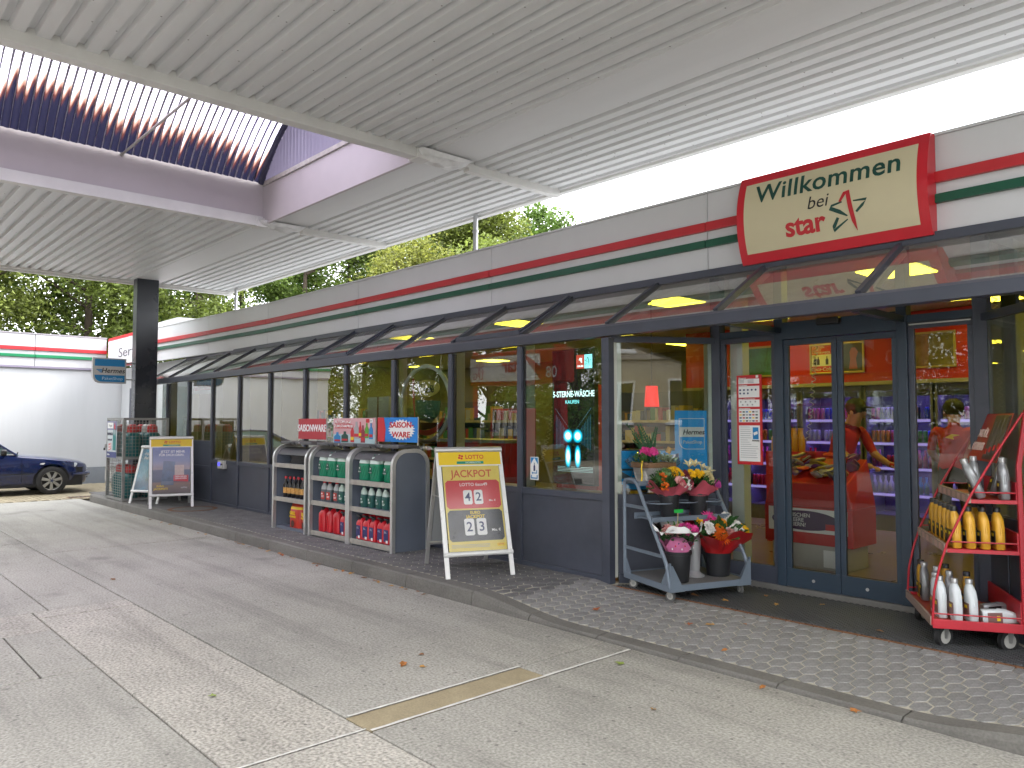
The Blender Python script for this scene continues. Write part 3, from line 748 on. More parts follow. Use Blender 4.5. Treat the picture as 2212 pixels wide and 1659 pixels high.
# ---- recessed entrance: splayed side windows and sliding doors
YD = 6.55
DX = [-4.17, -3.51, -2.985, -2.445, -1.88]      # door-line posts
for s, (xa, xb) in enumerate([(X0, DX[0]), (RX, DX[4])]):
    A, B = Vector((xa, YF + .05, 0)), Vector((xb, YD, 0)); d = (B - A); L = d.length; d.normalize(); nrm = Vector((d.y, -d.x, 0)) * (1 if s == 0 else -1)
    up = Vector((0, 0, 1))
    def sp(t0, t1, z0, z1, o0, o1, name, m, **kw):
        b = [A + d * t0 + nrm * o0, A + d * t1 + nrm * o0, A + d * t1 + nrm * o1, A + d * t0 + nrm * o1]
        return P(MB().hexa([v + up * z0 for v in b], [v + up * z1 for v in b]), name, m, **kw)
    sp(.06, L - .05, .07, .19, -.03, .03, 'bottom_rail', FRAME, bevel=.003)
    sp(.06, L - .30, .19, .80, -.02, .012, 'kick_panel', PANEL, bevel=.002)
    sp(L - .285, L - .05, .19, .80, -.02, .014, 'kick_panel', PANEL, bevel=.002)
    sp(.06, L - .05, .80, .925, -.03, .032, 'window_sill', FRAME, bevel=.003)
    sp(.055, .10, .925, 2.38, -.12, -.005, 'inner_post', PALEJ)
    sp(L - .10, L - .055, .925, 2.38, -.10, -.005, 'inner_post', PALEJ)
    sp(.0, L - .04, 2.36, 2.42, -.03, .03, 'head_rail', FRAME, bevel=.003)
    q = [A + d * .06 + up * .92, A + d * (L - .05) + up * .92, A + d * (L - .05) + up * 2.37, A + d * .06 + up * 2.37]
    P(MB().add(q, [(0, 1, 2, 3)] if s == 0 else [(3, 2, 1, 0)]), 'window_pane', GLASS)
    q = [A + d * .06 + up * 2.42, A + d * (L - .05) + up * 2.42, A + d * (L - .05) + up * 2.98, A + d * .06 + up * 2.52]
    P(MB().add(q, [(0, 1, 2, 3)]), 'transom_pane', GLASS)
for i, x in enumerate(DX):
    w = .05 if i in (0, 4) else .04
    if i != 2: P(MB().bb(x - w, x + w, YD - .05, YD + .06, .08, 3.06), 'door_post', FRAME_D if 0 < i < 4 else FRAME, bevel=.003)
P(MB().bb(DX[0] + .09, DX[0] + .22, YD + .08, YD + .2, .13, 3.0), 'inner_pier', PALEJ)
P(MB().bb(-2.0, -1.76, 6.95, 7.3, .13, 3.05), 'inner_pier', mat('pale_pier', (.55, .55, .52), .6, var=.1), bevel=.01)
def dpane(a, b, z0, z1, y, name, rail=.05, bot=.16, m=FRAME_D):
    P(MB().bb(a, b, y - .02, y + .02, z0, z0 + bot), 'door_rail', m, bevel=.003)
    P(MB().bb(a, b, y - .02, y + .02, z1 - rail, z1), 'door_rail', m, bevel=.003)
    P(MB().bb(a, a + .045, y - .018, y + .018, z0 + bot, z1 - rail), 'door_stile', m, bevel=.003)
    P(MB().bb(b - .045, b, y - .018, y + .018, z0 + bot, z1 - rail), 'door_stile', m, bevel=.003)
    P(MB().add([(a + .04, y, z0 + bot), (b - .04, y, z0 + bot), (b - .04, y, z1 - rail), (a + .04, y, z1 - rail)], [(0, 1, 2, 3)]), name, GLASSD)
dpane(DX[0] + .05, DX[1] - .04, .145, 2.40, YD - .005, 'side_light', m=FRAME)
dpane(DX[1] + .04, DX[2] - .003, .15, 2.34, YD - .012, 'sliding_door')
dpane(DX[2] + .003, DX[3] - .04, .15, 2.34, YD - .012, 'sliding_door')
dpane(DX[3] + .04, DX[4] - .05, .145, 2.40, YD - .005, 'side_light', m=FRAME)
for x in (DX[2] - .24, DX[2] + .22):
    P(MB().cyl((x, YD - .036, .225), (x, YD - .03, .225), .014, n=12), 'lock', ALU)
P(MB().bb(DX[1] + .04, DX[3] - .04, YD - .055, YD + .05, 2.345, 2.50), 'door_operator', FRAME_D, bevel=.004)
P(MB().bb(DX[2] - .14, DX[2] + .06, YD - .12, YD - .056, 2.44, 2.50), 'motion_sensor', BLACKP, bevel=.012)
P(MB().bb(DX[0], DX[1], YD - .04, YD + .04, 2.40, 2.46), 'transom', FRAME_D); P(MB().bb(DX[3], DX[4], YD - .04, YD + .04, 2.40, 2.46), 'transom', FRAME_D)
P(MB().bb(DX[3] + .06, DX[4] - .06, YD - .055, YD - .042, 2.375, 2.385), 'chrome_strip', ALU)
for a, b in zip(DX[:-1], DX[1:]):
    if a == DX[2]: continue
    b2 = b if a != DX[1] else DX[3]
    P(MB().add([(a + .04, YD, 2.50), (b2 - .04, YD, 2.50), (b2 - .04, YD, 3.04), (a + .04, YD, 3.04)], [(0, 1, 2, 3)]), 'transom_pane', GLASSD)
for x in (DX[1], DX[3]):
    P(MB().bb(x - .028, x + .028, YF + .06, YD - .05, 2.405, 2.455), 'tie_bar', FRAME_D)
P(MB().bb(-4.2, -1.8, YD - .06, YD + .08, .06, .148), 'threshold', mat('threshold_alu', (.22, .21, .2), .4, .5))

# ---- fascia with its stripes (the far end swings slightly forward)
FX = [(3.0, 6.45), (-1.0, 6.45), (-4.2, 6.45), (-7.4, 6.45), (-10.6, 6.45), (-13.8, 6.44), (-16.4, 6.33), (-19.0, 6.16), (-22.66, 6.10)]
def strip(i, z0, z1, o0, o1, gap=0.004):
    (xa, ya), (xb, yb) = FX[i], FX[i + 1]
    g = gap if i else 0
    return [(xa - gap, ya - o0), (xa - gap, ya - o1), (xb + gap, yb - o1), (xb + gap, yb - o0)]
for i in range(len(FX) - 1):
    for (z0, z1, o0, o1, nm, m) in [(3.05, 3.83, -.06, 0, 'fascia_panel', FASC), (3.455, 3.54, .002, .045, 'red_stripe', REDS), (3.295, 3.365, .002, .045, 'green_stripe', GREENS)]:
        q = strip(i, z0, z1, o0, o1, .004)
        P(MB().hexa([(x, y, z0) for x, y in q][::-1], [(x, y, z1) for x, y in q][::-1]), nm, m, bevel=.004)
    q = strip(i, 0, 0, -.08, .012, .002)
    P(MB().hexa([(x, y, 3.832) for x, y in q][::-1], [(x, y, 3.855) for x, y in q][::-1]), 'parapet_cap', FASC)
P(MB().bb(-20.1, -18.0, 6.25, 6.9, 3.86, 3.99), 'roof_box', FASC)
P(MB().bb(-22.6, 3, 6.55, 14.2, 3.55, 3.6), 'roof_deck', mat('roof_felt2', (0.2, 0.2, 0.2), .9))
# wall, door and pilaster left of the glazing
WALLW = mat('white_render', (0.50, 0.51, 0.525), 0.7, 0, 0.05, 1.4, bump=0.05, bs=14, stretch=(1, 1.5, .25))
GREYD = mat('grey_door', (0.42, 0.43, 0.45), .45, var=.06)
P(MB().bb(-19.9, -17.8, 6.42, 6.55, 0, 3.05), 'wall', WALLW)
P(MB().bb(-22.66, -21.9, 6.42, 6.6, 0, 3.05), 'wall', WALLW)
P(MB().bb(-21.9, -19.9, 6.42, 6.6, 2.5, 3.05), 'wall', WALLW)
P(MB().bb(-21.9, -21.72, 6.40, 6.46, 0, 2.5), 'door_frame', FRAME, bevel=.004)
P(MB().bb(-21.72, -19.9, 6.42, 6.50, 2.4, 2.5), 'door_frame', FRAME)
sd = P(MB().bb(-21.7, -19.95, 6.46, 6.50, 0, 2.39), 'service_door', GREYD)
for z0, z1 in [(.15, .72), (.80, .98), (1.04, 2.3)]: MB().bb(-21.55, -20.1, 6.448, 6.46, z0, z1).build('door_panel', mat('grey_door_panel', (.46, .47, .49), .45), sd, bevel=.006)
# rear and side walls, slab, ceiling of the sales room
IW = mat('shop_wall', (0.15, 0.135, 0.12), .6, var=.08)
P(MB().bb(-18.0, -6.7, 13.6, 13.75, .1, 3.4), 'rear_wall', IW); P(MB().bb(-6.7, -6.55, 11.75, 13.75, .1, 3.4), 'rear_wall', IW)
P(MB().bb(-6.55, 3, 11.75, 11.9, .1, 3.4), 'rear_wall', IW); P(MB().bb(2.85, 3, 5.7, 11.75, .1, 3.4), 'side_wall', IW)
P(MB().bb(-18.0, -17.85, 6.6, 13.6, .1, 3.4), 'side_wall', IW)
FLS = mat('shop_floor', (0.22, 0.165, 0.105), .3, var=.1, vs=2)
for a_, b_, c_ in [(-17.84, -4.72, 5.65), (-4.72, -1.1, 6.52), (-1.1, 2.84, 5.65)]: P(MB().bb(a_, b_, c_, 13.6, .0, .118), 'floor_slab', FLS)
P(MB().bb(-17.84, 2.84, 6.47, 13.6, 3.10, 3.14), 'ceiling', mat('shop_ceiling', (0.5, 0.47, 0.42), .7, var=.03))
LAMP = mat('warm_light_panel', (1.0, 0.83, 0.05), .5, var=0, emit=3.2)
for x in (-16.8, -14.0, -11.2, -8.45, -5.65, -3.0, -0.3):
    for y in (7.9, 10.0, 12.25):
        if y > 11 and x > -7: continue
        lp = P(MB().bb(x - .31, x + .31, y - .31, y + .31, 3.085, 3.099), 'light_frame', FASC)
        MB().bb(x - .28, x + .28, y - .28, y + .28, 3.075, 3.084).build('light_diffuser', LAMP, lp)

# ---------------------------------------------------------------- white wing with the same stripes
wing = thing('wash_hall', 'white rendered wash hall with grey plinth and red and green stripes, behind the blue car', 'building')
XW = -22.7
PLN = mat('grey_plinth', (0.22, 0.24, 0.27), .7, var=.12, vs=2)
MB().bb(XW - 6, XW, -1.5, 6.6, .42, 3.02).build('wall', WALLW, wing)
MB().bb(XW - 6, XW + .025, -1.52, 6.06, -.03, .415).build('plinth', PLN, wing, bevel=.004)
yy = [-1.55, 0.9, 4.35, 6.02]
for a, b in zip(yy[:-1], yy[1:]):
    for (z0, z1, o, nm, m) in [(3.03, 3.84, .05, 'fascia_panel', mat('wing_fascia', (.5, .5, .52), .4, var=.04)), (3.43, 3.52, .09, 'red_stripe', REDS), (3.25, 3.325, .09, 'green_stripe', mat('stripe_green_bright', (0.006, .19, .075), .4, var=.08))]:
        MB().bb(XW - .2, XW + o, a + .006, b - .006, z0, z1).build(nm, m, wing, bevel=.004)
MB().bb(XW - 6, XW - .2, -1.5, 6.0, 3.03, 3.7).build('roof', FASC, wing)
MB().bb(XW - .25, XW + .07, -1.56, 6.02, 3.842, 3.87).build('parapet_cap', mat('cap_metal', (.3, .28, .3), .5), wing)
MB().bb(XW, XW + .06, -1.5, 6.0, 2.985, 3.025).build('drip_edge', mat('drip_metal', (.25, .22, .3), .5), wing)
# ---------------------------------------------------------------- signs
EXu, EZ = (1, 0, 0), (0, 0, 1)
# curved illuminated box sign over the entrance
sg = thing('welcome_sign', 'cream and red curved box sign greeting Willkommen above the entrance', 'sign', (-2.95, 6.44, 3.04))
w2, hS = 0.815, 0.80
def arc_y(t): return -0.085 - 0.10 * (1 - (2 * t - 1) ** 2)          # bulging front profile
NS = 14
mb = MB()
prof = [(arc_y(i / NS), hS * i / NS) for i in range(NS + 1)]
mb.add([(x, y, z) for x in (-w2, w2) for y, z in prof] , [(i, NS + 1 + i, NS + 2 + i, i + 1) for i in range(NS)])
mb.add([(x, y, z) for x in (-w2, w2) for y, z in [(0, 0)] + prof + [(0, hS)]], [tuple(range(NS + 2, -1, -1)), tuple(range(NS + 3, 2 * NS + 6))])
mb.add([(-w2, 0, hS), (w2, 0, hS), (w2, arc_y(1), hS), (-w2, arc_y(1), hS)], [(0, 3, 2, 1)])
mb.add([(-w2, 0, 0), (w2, 0, 0), (w2, arc_y(0), 0), (-w2, arc_y(0), 0)], [(0, 1, 2, 3)])
mb.build('sign_case', RED, sg, smooth=35)
mb = MB(); ia, ib = .105, .90
fx = w2 - .075
pr = [(arc_y(ia + (ib - ia) * i / NS) - .004, hS * (ia + (ib - ia) * i / NS)) for i in range(NS + 1)]
mb.add([(x, y, z) for x in (-fx, fx) for y, z in pr], [(i, NS + 1 + i, NS + 2 + i, i + 1) for i in range(NS)])
mb.build('sign_face', CREAM, sg, smooth=35)
def on_arc(o):                            # bend a flat print onto the bulging face
    bx = bmesh.new(); bx.from_mesh(o.data)
    for i in range(1, 20): bmesh.ops.bisect_plane(bx, geom=bx.verts[:] + bx.edges[:] + bx.faces[:], plane_co=(0, 0, hS * i / 20), plane_no=(0, 0, 1))
    bx.to_mesh(o.data); bx.free()
    for v in o.data.vertices:
        t = v.co.z / hS; v.co.y = arc_y(t) - .0075 + (v.co.y + .2) * .2
    return o
on_arc(text('Willkommen', .225, DGREEN, sg, (-.0, -.2, .595), bold=.017, ext=.001, sx=1.02, spacing=1.05))
on_arc(text('bei', .155, PBLACK, sg, (-.05, -.2, .415), shear=.2, ext=.001))
on_arc(text('star', .235, PRED, sg, (-.17, -.2, .245), bold=.028, ext=.001, sx=1.0, spacing=.98))
for o in star_logo(sg, (.20, -.2, .29), (1, 0, 0), (0, 0, 1), .33, PRED, DGREEN): on_arc(o)
# red-rimmed service sign at the far end of the fascia
sv = thing('service_sign', 'white sign with red rim lettered Service at the far fascia corner', 'sign', (-20.6, 6.12, 3.03))
MB().bb(-1.75, 1.3, -.16, 0, 0, .80).build('sign_case', RED, sv, bevel=.05)
MB().bb(-1.64, 1.22, -.172, -.16, .05, .70).build('sign_face', mat('sign_white', (.66, .66, .69), .35), sv, bevel=.004)
text('Service', .34, mat('print_dark', (.10, .10, .12), .5, var=0), sv, (-.75, -.176, .33), ext=.002, align='LEFT', sx=2.4)
# parcel shop sign bracketed to the canopy column
hs = thing('parcel_sign', 'blue and white parcel shop sign bracketed to the dark column', 'sign', (-17.02, 4.28, 2.39))
HB = mat('parcel_blue', (0.008, 0.205, 0.47), .4, var=.03)
def rcorner(w, h, r, inset=0, n=10):       # plate with one rounded lower-left corner
    p = [(w - inset, inset), (w - inset, h - inset), (inset, h - inset)]
    for i in range(n + 1):
        a = math.pi + math.pi / 2 * i / n; p.append((r + (r - inset) * math.cos(a), r + (r - inset) * math.sin(a)))
    return p
UY = (0, 1, 0)
MB().ext(rcorner(.62, .51, .16), (-.09, 0, 0), UY, EZ, (.09, 0, 0)).build('sign_case', mat('sign_grey', (.42, .42, .43), .4), hs)
MB().ext(rcorner(.62, .51, .16, .018), (.0, 0, 0), UY, EZ, (.004, 0, 0)).build('sign_face', mat('sign_offwhite', (.55, .54, .52), .4), hs)
MB().ext([(.03, .345), (.59, .345), (.59, .485), (.03, .485)], (.004, 0, 0), UY, EZ, (.003, 0, 0)).build('blue_band', HB, hs)
lo = [(.59, .03), (.59, .165), (.03, .165)] + [(.16 + .13 * math.cos(math.pi + math.pi / 2 * i / 8), .16 + .13 * math.sin(math.pi + math.pi / 2 * i / 8)) for i in range(9)]
MB().ext(lo, (.004, 0, 0), UY, EZ, (.003, 0, 0)).build('blue_band', HB, hs)
text('Hermes', .135, PBLACK, hs, (.008, .37, .253), UY, EZ, bold=.014, shear=.2)
text('PaketShop', .088, mat('print_pale_blue', (.5, .66, .78), .5, var=0), hs, (.009, .36, .095), UY, EZ, sx=1.05)
mb = MB()
for i in range(3): mb.ext([(.055 + .03 * i, .28 - .024 * i), (.165, .28 - .024 * i), (.165, .262 - .024 * i), (.07 + .03 * i, .262 - .024 * i)], (.004, 0, 0), UY, EZ, (.003, 0, 0))
mb.build('wing_emblem', HB, hs)
for z in (.09, .43): MB().cyl((-.05, .62, z), (-.05, .80, z), .014, n=8).build('bracket', STEEL, hs)

# ---- prints on the glazing
def card(t, name, x0, x1, z0, z1, y, m, th=.003): return MB().bb(x0, x1, y - th, y, z0, z1).build(name, m, t)
nb = thing('notice_board', 'tall red notice board with white opening hours sheets on the entrance side glass', 'notice board', (-3.93, 6.50, 1.21))
card(nb, 'board', 0, .255, 0, .83, .0, mat('notice_red', (.50, .02, .025), .4), .012)
sheets = [(.0, .29), (.318, .415), (.435, .50), (.525, .635), (.665, .735)]
cols = [(0.02, .372), (.40, .525), (.55, .605), (.625, .72), (.735, .785)]
for z0, z1 in [(.03, .362), (.392, .512), (.535, .60), (.622, .728), (.748, .795)]:
    card(nb, 'paper_sheet', .022, .235, z0, z1, -.0125, PWHITE)
rr = random.Random(5)
tm = MB()
for i in range(15): tm.bb(.035, rr.uniform(.11, .15) if i < 9 else rr.uniform(.19, .225), -.0165, -.016, .345 - .02 * i, .3495 - .02 * i)
tm.build('fine_print', PGREY, nb)
MB().bb(.165, .222, -.0185, -.016, .235, .345).build('camera_pictogram', PBLUE, nb)
MB().ext([(.172, .295), (.212, .31), (.217, .285), (.178, .270)], (0, -.0195, 0), EXu, EZ, (0, -.001, 0)).build('camera_emblem', PWHITE, nb)
text('Achtung', .022, PBLACK, nb, (.193, -.017, .223), bold=.02, shear=.1)
pc = [PBLUE, PRED, PGREY, PYEL, DGREEN, PNAVY, PBLACK]
for r in range(4):
    for c in range(6):
        MB().bb(.03 + c * .033, .052 + c * .033, -.0185, -.016, .398 + r * .028, .410 + r * .028).build('card_emblem', pc[(r * 5 + c * 3) % 7], nb)
for r in range(2):
    for c in range(4 if r == 0 else 3): MB().cyl((.045 + c * .05 + r * .02, -.0185, .582 - r * .028), (.045 + c * .05 + r * .02, -.016, .582 - r * .028), .008, n=10).build('rule_emblem', PGREY, nb)
    for c in range(5 if r == 0 else 3): MB().cyl((.04 + c * .04, -.0185, .692 - r * .032), (.04 + c * .04, -.016, .692 - r * .032), .009, n=10).build('service_emblem', PNAVY, nb)
for i in range(3): MB().bb(.03, .08, -.0185, -.016, .757 + .012 * i, .762 + .012 * i).build('opening_hours', PGREY, nb); MB().bb(.12, .18, -.0185, -.016, .757 + .012 * i, .762 + .012 * i).build('opening_hours', PGREY, nb)
for z, s in [(.803, 'Öffnungszeiten'), (.736, 'Serviceleistungen'), (.607, 'Gebote und Sicherheitshinweise'), (.519, 'Zahlungsmöglichkeiten')]: text(s, .016, PWHITE, nb, (.022, -.0135, z), align='LEFT', sx=.8)
MB().bb(.20, .225, -.014, -.012, .803, .826).build('logo_tile', PWHITE, nb)
# poster in the splayed window
dS = Vector((DX[0] - X0, YD - YF - .05, 0)); LS = dS.length; dS.normalize(); nS = Vector((dS.y, -dS.x, 0))
AS = Vector((X0, YF + .05, 0))
hp = thing('parcel_poster', 'large bright blue parcel shop poster inside the window beside the doors', 'poster', tuple(AS))
def onS(t, z, off): return AS * 0 + dS * t + Vector((0, 0, z)) + nS * off
HP = mat('poster_blue', (0.01, 0.36, 0.85), .35, var=.05)
t0, t1 = .65, 1.01
MB().ext([(0, 0), (t1 - t0, 0), (t1 - t0, .74), (0, .74)], onS(t0, .975, -.05), dS, EZ, nS * .004).build('sheet', HP, hp)
rc = rcorner(.26, .30, .08); rci = rcorner(.26, .30, .08, .006)
MB().ext(rc, onS(t0 + .04, 1.34, -.045), dS, EZ, nS * .002).build('emblem_outline', PWHITE, hp)
MB().ext(rci, onS(t0 + .04, 1.34, -.042), dS, EZ, nS * .002).build('emblem_field', HP, hp)
MB().ext([(.006, .12), (.254, .12), (.254, .215), (.006, .215)], onS(t0 + .04, 1.34, -.039), dS, EZ, nS * .002).build('emblem_band', PWHITE, hp)
text('Hermes', .068, PBLACK, hp, onS(t0 + .185, 1.505, -.034), dS, EZ, bold=.014, shear=.2)
text('PaketShop', .046, PWHITE, hp, onS(t0 + .175, 1.41, -.034), dS, EZ)
# blue parcel counter banner low in the splayed window
hb = thing('parcel_banner', 'round-cornered blue parcel banner standing low inside the splayed window', 'banner', tuple(AS))
MB().ext([(0, 0), (.62, 0), (.62, .39), (0, .39)], onS(.08, .95, -.06), dS, EZ, nS * .01).build('sheet', mat('banner_dark', (.05, .07, .09), .4), hb)
MB().ext([(0.0, .20), (.58, .20), (.58, .37), (0, .37)], onS(.09, .96, -.035), dS, EZ, nS * .004).build('blue_band', HP, hb)
MB().ext([(.58, .0), (.58, .10), (0, .10), (.02, .05), (.06, .015), (.12, 0)], onS(.09, .965, -.035), dS, EZ, nS * .004).build('blue_band', HP, hb)
text('Hermes', .10, PGREY, hb, onS(.36, 1.10, -.048), dS, EZ, shear=.2)
text('PaketShop', .07, PNAVY, hb, onS(.36, 1.01, -.045), dS, EZ)
MB().ext([(0, .09), (.17, .0), (.17, .09)], onS(.10, 1.05, -.05), dS, EZ, nS * .004).build('wing_emblem', HP, hb)
MB().ext([(0, 0), (.6, 0), (.6, .04), (0, .04)], onS(.08, 1.30, -.13), dS, EZ, nS * .05).build('counter_edge', mat('counter_pale', (.5, .52, .5), .4), hb)
# digital screen behind the bay next to the corner
sc = thing('digital_screen', 'tall dark digital screen advertising a car wash behind the corner window', 'screen', (-5.70, YF + .27, .96))
SCR = mat('screen_black', (0.004, 0.016, 0.018), .25, var=0)
CY = mat('screen_cyan', (0.25, 0.92, 0.95), .5, var=0, emit=.42)
CYW = mat('screen_white', (0.70, 1.0, 1.0), .5, var=0, emit=.5)
TEAL = mat('screen_teal', (0.01, .10, .16), .5, var=0, emit=.35)
MB().bb(-.05, .54, 0, .06, 0, 1.40).build('screen_case', BLACKP, sc)
MB().bb(-.035, .525, -.004, 0, .02, 1.385).build('display', SCR, sc)
text('5-STERNE-WÄSCHE', .086, CYW, sc, (.255, -.006, .93), bold=.012, ext=.0005, sx=.78)
text('KAUFEN', .052, CY, sc, (.24, -.006, .85), ext=.0005)
GLOW = bpy.data.materials.new('screen_glow'); GLOW.use_nodes = True
n, l = GLOW.node_tree.nodes, GLOW.node_tree.links; n.remove(n['Principled BSDF'])
tc = n.new('ShaderNodeTexCoord'); gr = n.new('ShaderNodeTexGradient'); gr.gradient_type = 'SPHERICAL'
mp = n.new('ShaderNodeMapping'); mp.inputs['Scale'].default_value = (14, 1, 14); l.new(tc.outputs['Object'], mp.inputs[0]); l.new(mp.outputs[0], gr.inputs[0])
em = n.new('ShaderNodeEmission'); cr = n.new('ShaderNodeValToRGB'); cr.color_ramp.elements[0].color = (.002, .012, .016, 1); cr.color_ramp.elements[1].color = (.75, 1, 1, 1); cr.color_ramp.elements[1].position = .75
xq = cr.color_ramp.elements.new(.35); xq.color = (.0, .30, .45, 1)
l.new(gr.outputs[0], cr.inputs[0]); l.new(cr.outputs[0], em.inputs[0]); l.new(em.outputs[0], n['Material Output'].inputs[0])
for x in (.18, .315):
    MB().bb(-.066, .066, -.001, 0, -.07, .07).build('headlamp_glow', GLOW, sc, loc=(x, -.0055, .50))
    wr_ = MB().bb(-.066, .066, -.001, 0, -.07, .07).build('wet_reflection', GLOW, sc, loc=(x, -.0055, .29)); wr_.scale = (.62, 1, 1.7)
mb = MB()
for i in range(11):
    a_ = .0 + .019 * i; b_ = a_ + .011; k_ = 1.035; h_ = .010 - .0007 * i
    for q_ in (0, 1):
        pp = [(a_, .78 - a_ * k_), (b_, .78 - b_ * k_), (b_, .78 - b_ * k_ + h_), (a_, .78 - a_ * k_ + h_)]
        mb.ext([(.498 - x, z) for x, z in pp][::-1] if q_ else pp, (0, -.0052, 0), EXu, EZ, (0, -.0004, 0))
mb.build('light_rows', mat('screen_steel', (.06, .16, .22), .5, var=0, emit=.3), sc)
mb = MB()
for i in range(7): mb.bb(.01 + .02 * i, .014 + .02 * i, -.0058, -.0052, .36 + .01 * i, .72 - .022 * i); mb.bb(.486 - .02 * i, .49 - .02 * i, -.0058, -.0052, .36 + .01 * i, .72 - .022 * i)
mb.build('brush_bars', TEAL, sc)
mb = MB()
for i in range(4): mb.bb(.03, .52, -.0058, -.0052, .135 + .015 * i, .140 + .015 * i)
mb.build('fine_print', mat('screen_text', (.3, .5, .5), .5, var=0, emit=.2), sc)
MB().bb(.30, .41, -.0058, -.0045, 1.19, 1.33).build('logo_tile', mat('tile_red', (.42, .05, .03), .5, var=0, emit=.35), sc)
MB().bb(.412, .515, -.0058, -.0045, 1.19, 1.33).build('logo_tile', CY, sc)
text('ORLEN', .026, CYW, sc, (.355, -.0062, 1.215), bold=.02, ext=.0004)
MB().ext([(-.02, 0), (.0, .025), (.03, .02), (.02, .0), (.03, -.02), (.015, -.03), (.005, 0)], (.352, -.0058, 1.275), EXu, EZ, (0, -.0006, 0)).build('eagle_emblem', CYW, sc)
star_logo(sc, (.463, -.0075, 1.26), EXu, EZ, .085, PBLACK, PBLACK)
# blue and white arrow sticker low on the same pane
st = thing('bottle_sticker', 'small blue and white bottle return sticker low on the corner pane', 'sticker', (-5.80, YF - .006, 1.01))
MB().bb(0, .12, -.002, 0, 0, .235).build('sheet', PWHITE, st)
MB().ext([(.008, .16), (.06, .228), (.112, .16), (.112, .228), (.008, .228)], (0, -.003, 0), EXu, EZ, (0, -.001, 0)).build('corner_field', PBLUE, st)
MB().ext([(.012, .012), (.108, .012), (.108, .05), (.096, .05), (.096, .024), (.024, .024), (.024, .05), (.012, .05)], (0, -.003, 0), EXu, EZ, (0, -.001, 0)).build('tray_emblem', PBLUE, st)
MB().ext([(.048, .09), (.072, .09), (.072, .14), (.064, .155), (.064, .175), (.056, .175), (.056, .155), (.048, .14)], (0, -.003, 0), EXu, EZ, (0, -.001, 0)).build('bottle_emblem', PNAVY, st)
MB().ext([(.02, .07), (.04, .055), (.04, .065), (.1, .065), (.1, .10), (.09, .10), (.09, .075), (.04, .075), (.04, .085)], (0, -.003, 0), EXu, EZ, (0, -.001, 0)).build('arrow_emblem', PBLUE, st)
# night counter sign, key pad
ns = thing('night_counter_sign', 'white strip sign reading Nachtschalter in red behind the left glazing', 'sign', (-14.85, YF + .03, 2.16))
MB().bb(-.52, .52, 0, .01, -.02, .22).build('plate', mat('pale_plate', (.7, .7, .68), .5), ns)
text('Nachtschalter', .165, mat('faded_red', (.6, .22, .2), .6, var=0), ns, (0, -.002, .1), bold=.012, sx=.92)
kp = thing('key_pad', 'small grey intercom box with blue display on the panel by the night counter', 'intercom', (-13.78, YF - .012, .80))
MB().bb(0, .27, -.07, 0, -.02, .12).build('case', mat('intercom_grey', (.45, .45, .43), .5), kp, bevel=.008)
MB().bb(.03, .12, -.073, -.07, .03, .09).build('display', mat('blue_display', (.05, .05, .6), .4, var=0, emit=.8), kp)
for i in range(3): MB().bb(.15 + .03 * i, .17 + .03 * i, -.075, -.07, .05, .07).build('key', BLACKP, kp)
# round café sign hanging in the window
cf = thing('cafe_sign', 'round white-rimmed café sign hung inside a window behind the sales shelves', 'sign', (-7.73, YF + .06, 1.83))
rim = [(.50 * math.cos(2 * math.pi * i / 40), 0, .46 * math.sin(2 * math.pi * i / 40)) for i in range(40)]
MB().tube(rim, .028, 8, closed=True).build('rim', mat('rim_white', (.75, .78, .76), .4), cf, smooth=50)
MB().ext([(.27 * math.cos(2 * math.pi * i / 24), .105 * math.sin(2 * math.pi * i / 24)) for i in range(24)], (.02, .0, .19), EXu, EZ, (0, .006, 0)).build('name_plate', mat('cafe_yellow', (.62, .5, .10), .5), cf)
text('café', .13, PBLACK, cf, (.07, -.004, .175), bold=.01, shear=.15)
star_logo(cf, (-.14, -.004, .21), EXu, EZ, .15, PBLACK, PBLACK)
mb = MB(); q = [(.42 * math.cos(a), -.02 + .34 * math.sin(a)) for a in [math.pi * 1.25 + math.pi * .65 * i / 12 for i in range(13)]]
Lq, Rq = brush(q, [.02 + .05 * math.sin(math.pi * i / 12) for i in range(13)]); vs = [(p.x, 0, p.y) for p in Lq + Rq]
mb.add(vs, [(i, 13 + i, 14 + i, i + 1) for i in range(12)]); mb.build('red_smile', PRED, cf)
mb = MB(); Lq, Rq = brush([(-.26, .32), (-.25, .1), (-.22, -.18)], [.05, .05, .02]); mb.add([(p.x, 0, p.y) for p in Lq + Rq], [(0, 3, 4, 1), (1, 4, 5, 2)]); mb.build('red_stroke', PRED, cf)
mb = MB(); mb.ext([(-.2, .05), (.3, .03), (.28, -.12), (.12, -.24), (-.1, -.2), (-.2, -.08)], (0, .004, 0), EXu, EZ, (0, .003, 0)); mb.build('cup_emblem', mat('cafe_green', (.01, .12, .09), .5), cf)
for x in (-.3, .3): MB().cyl((x, 0, .37), (x + .02, 0, .62), .004, n=6).build('hanger', ALU, cf)
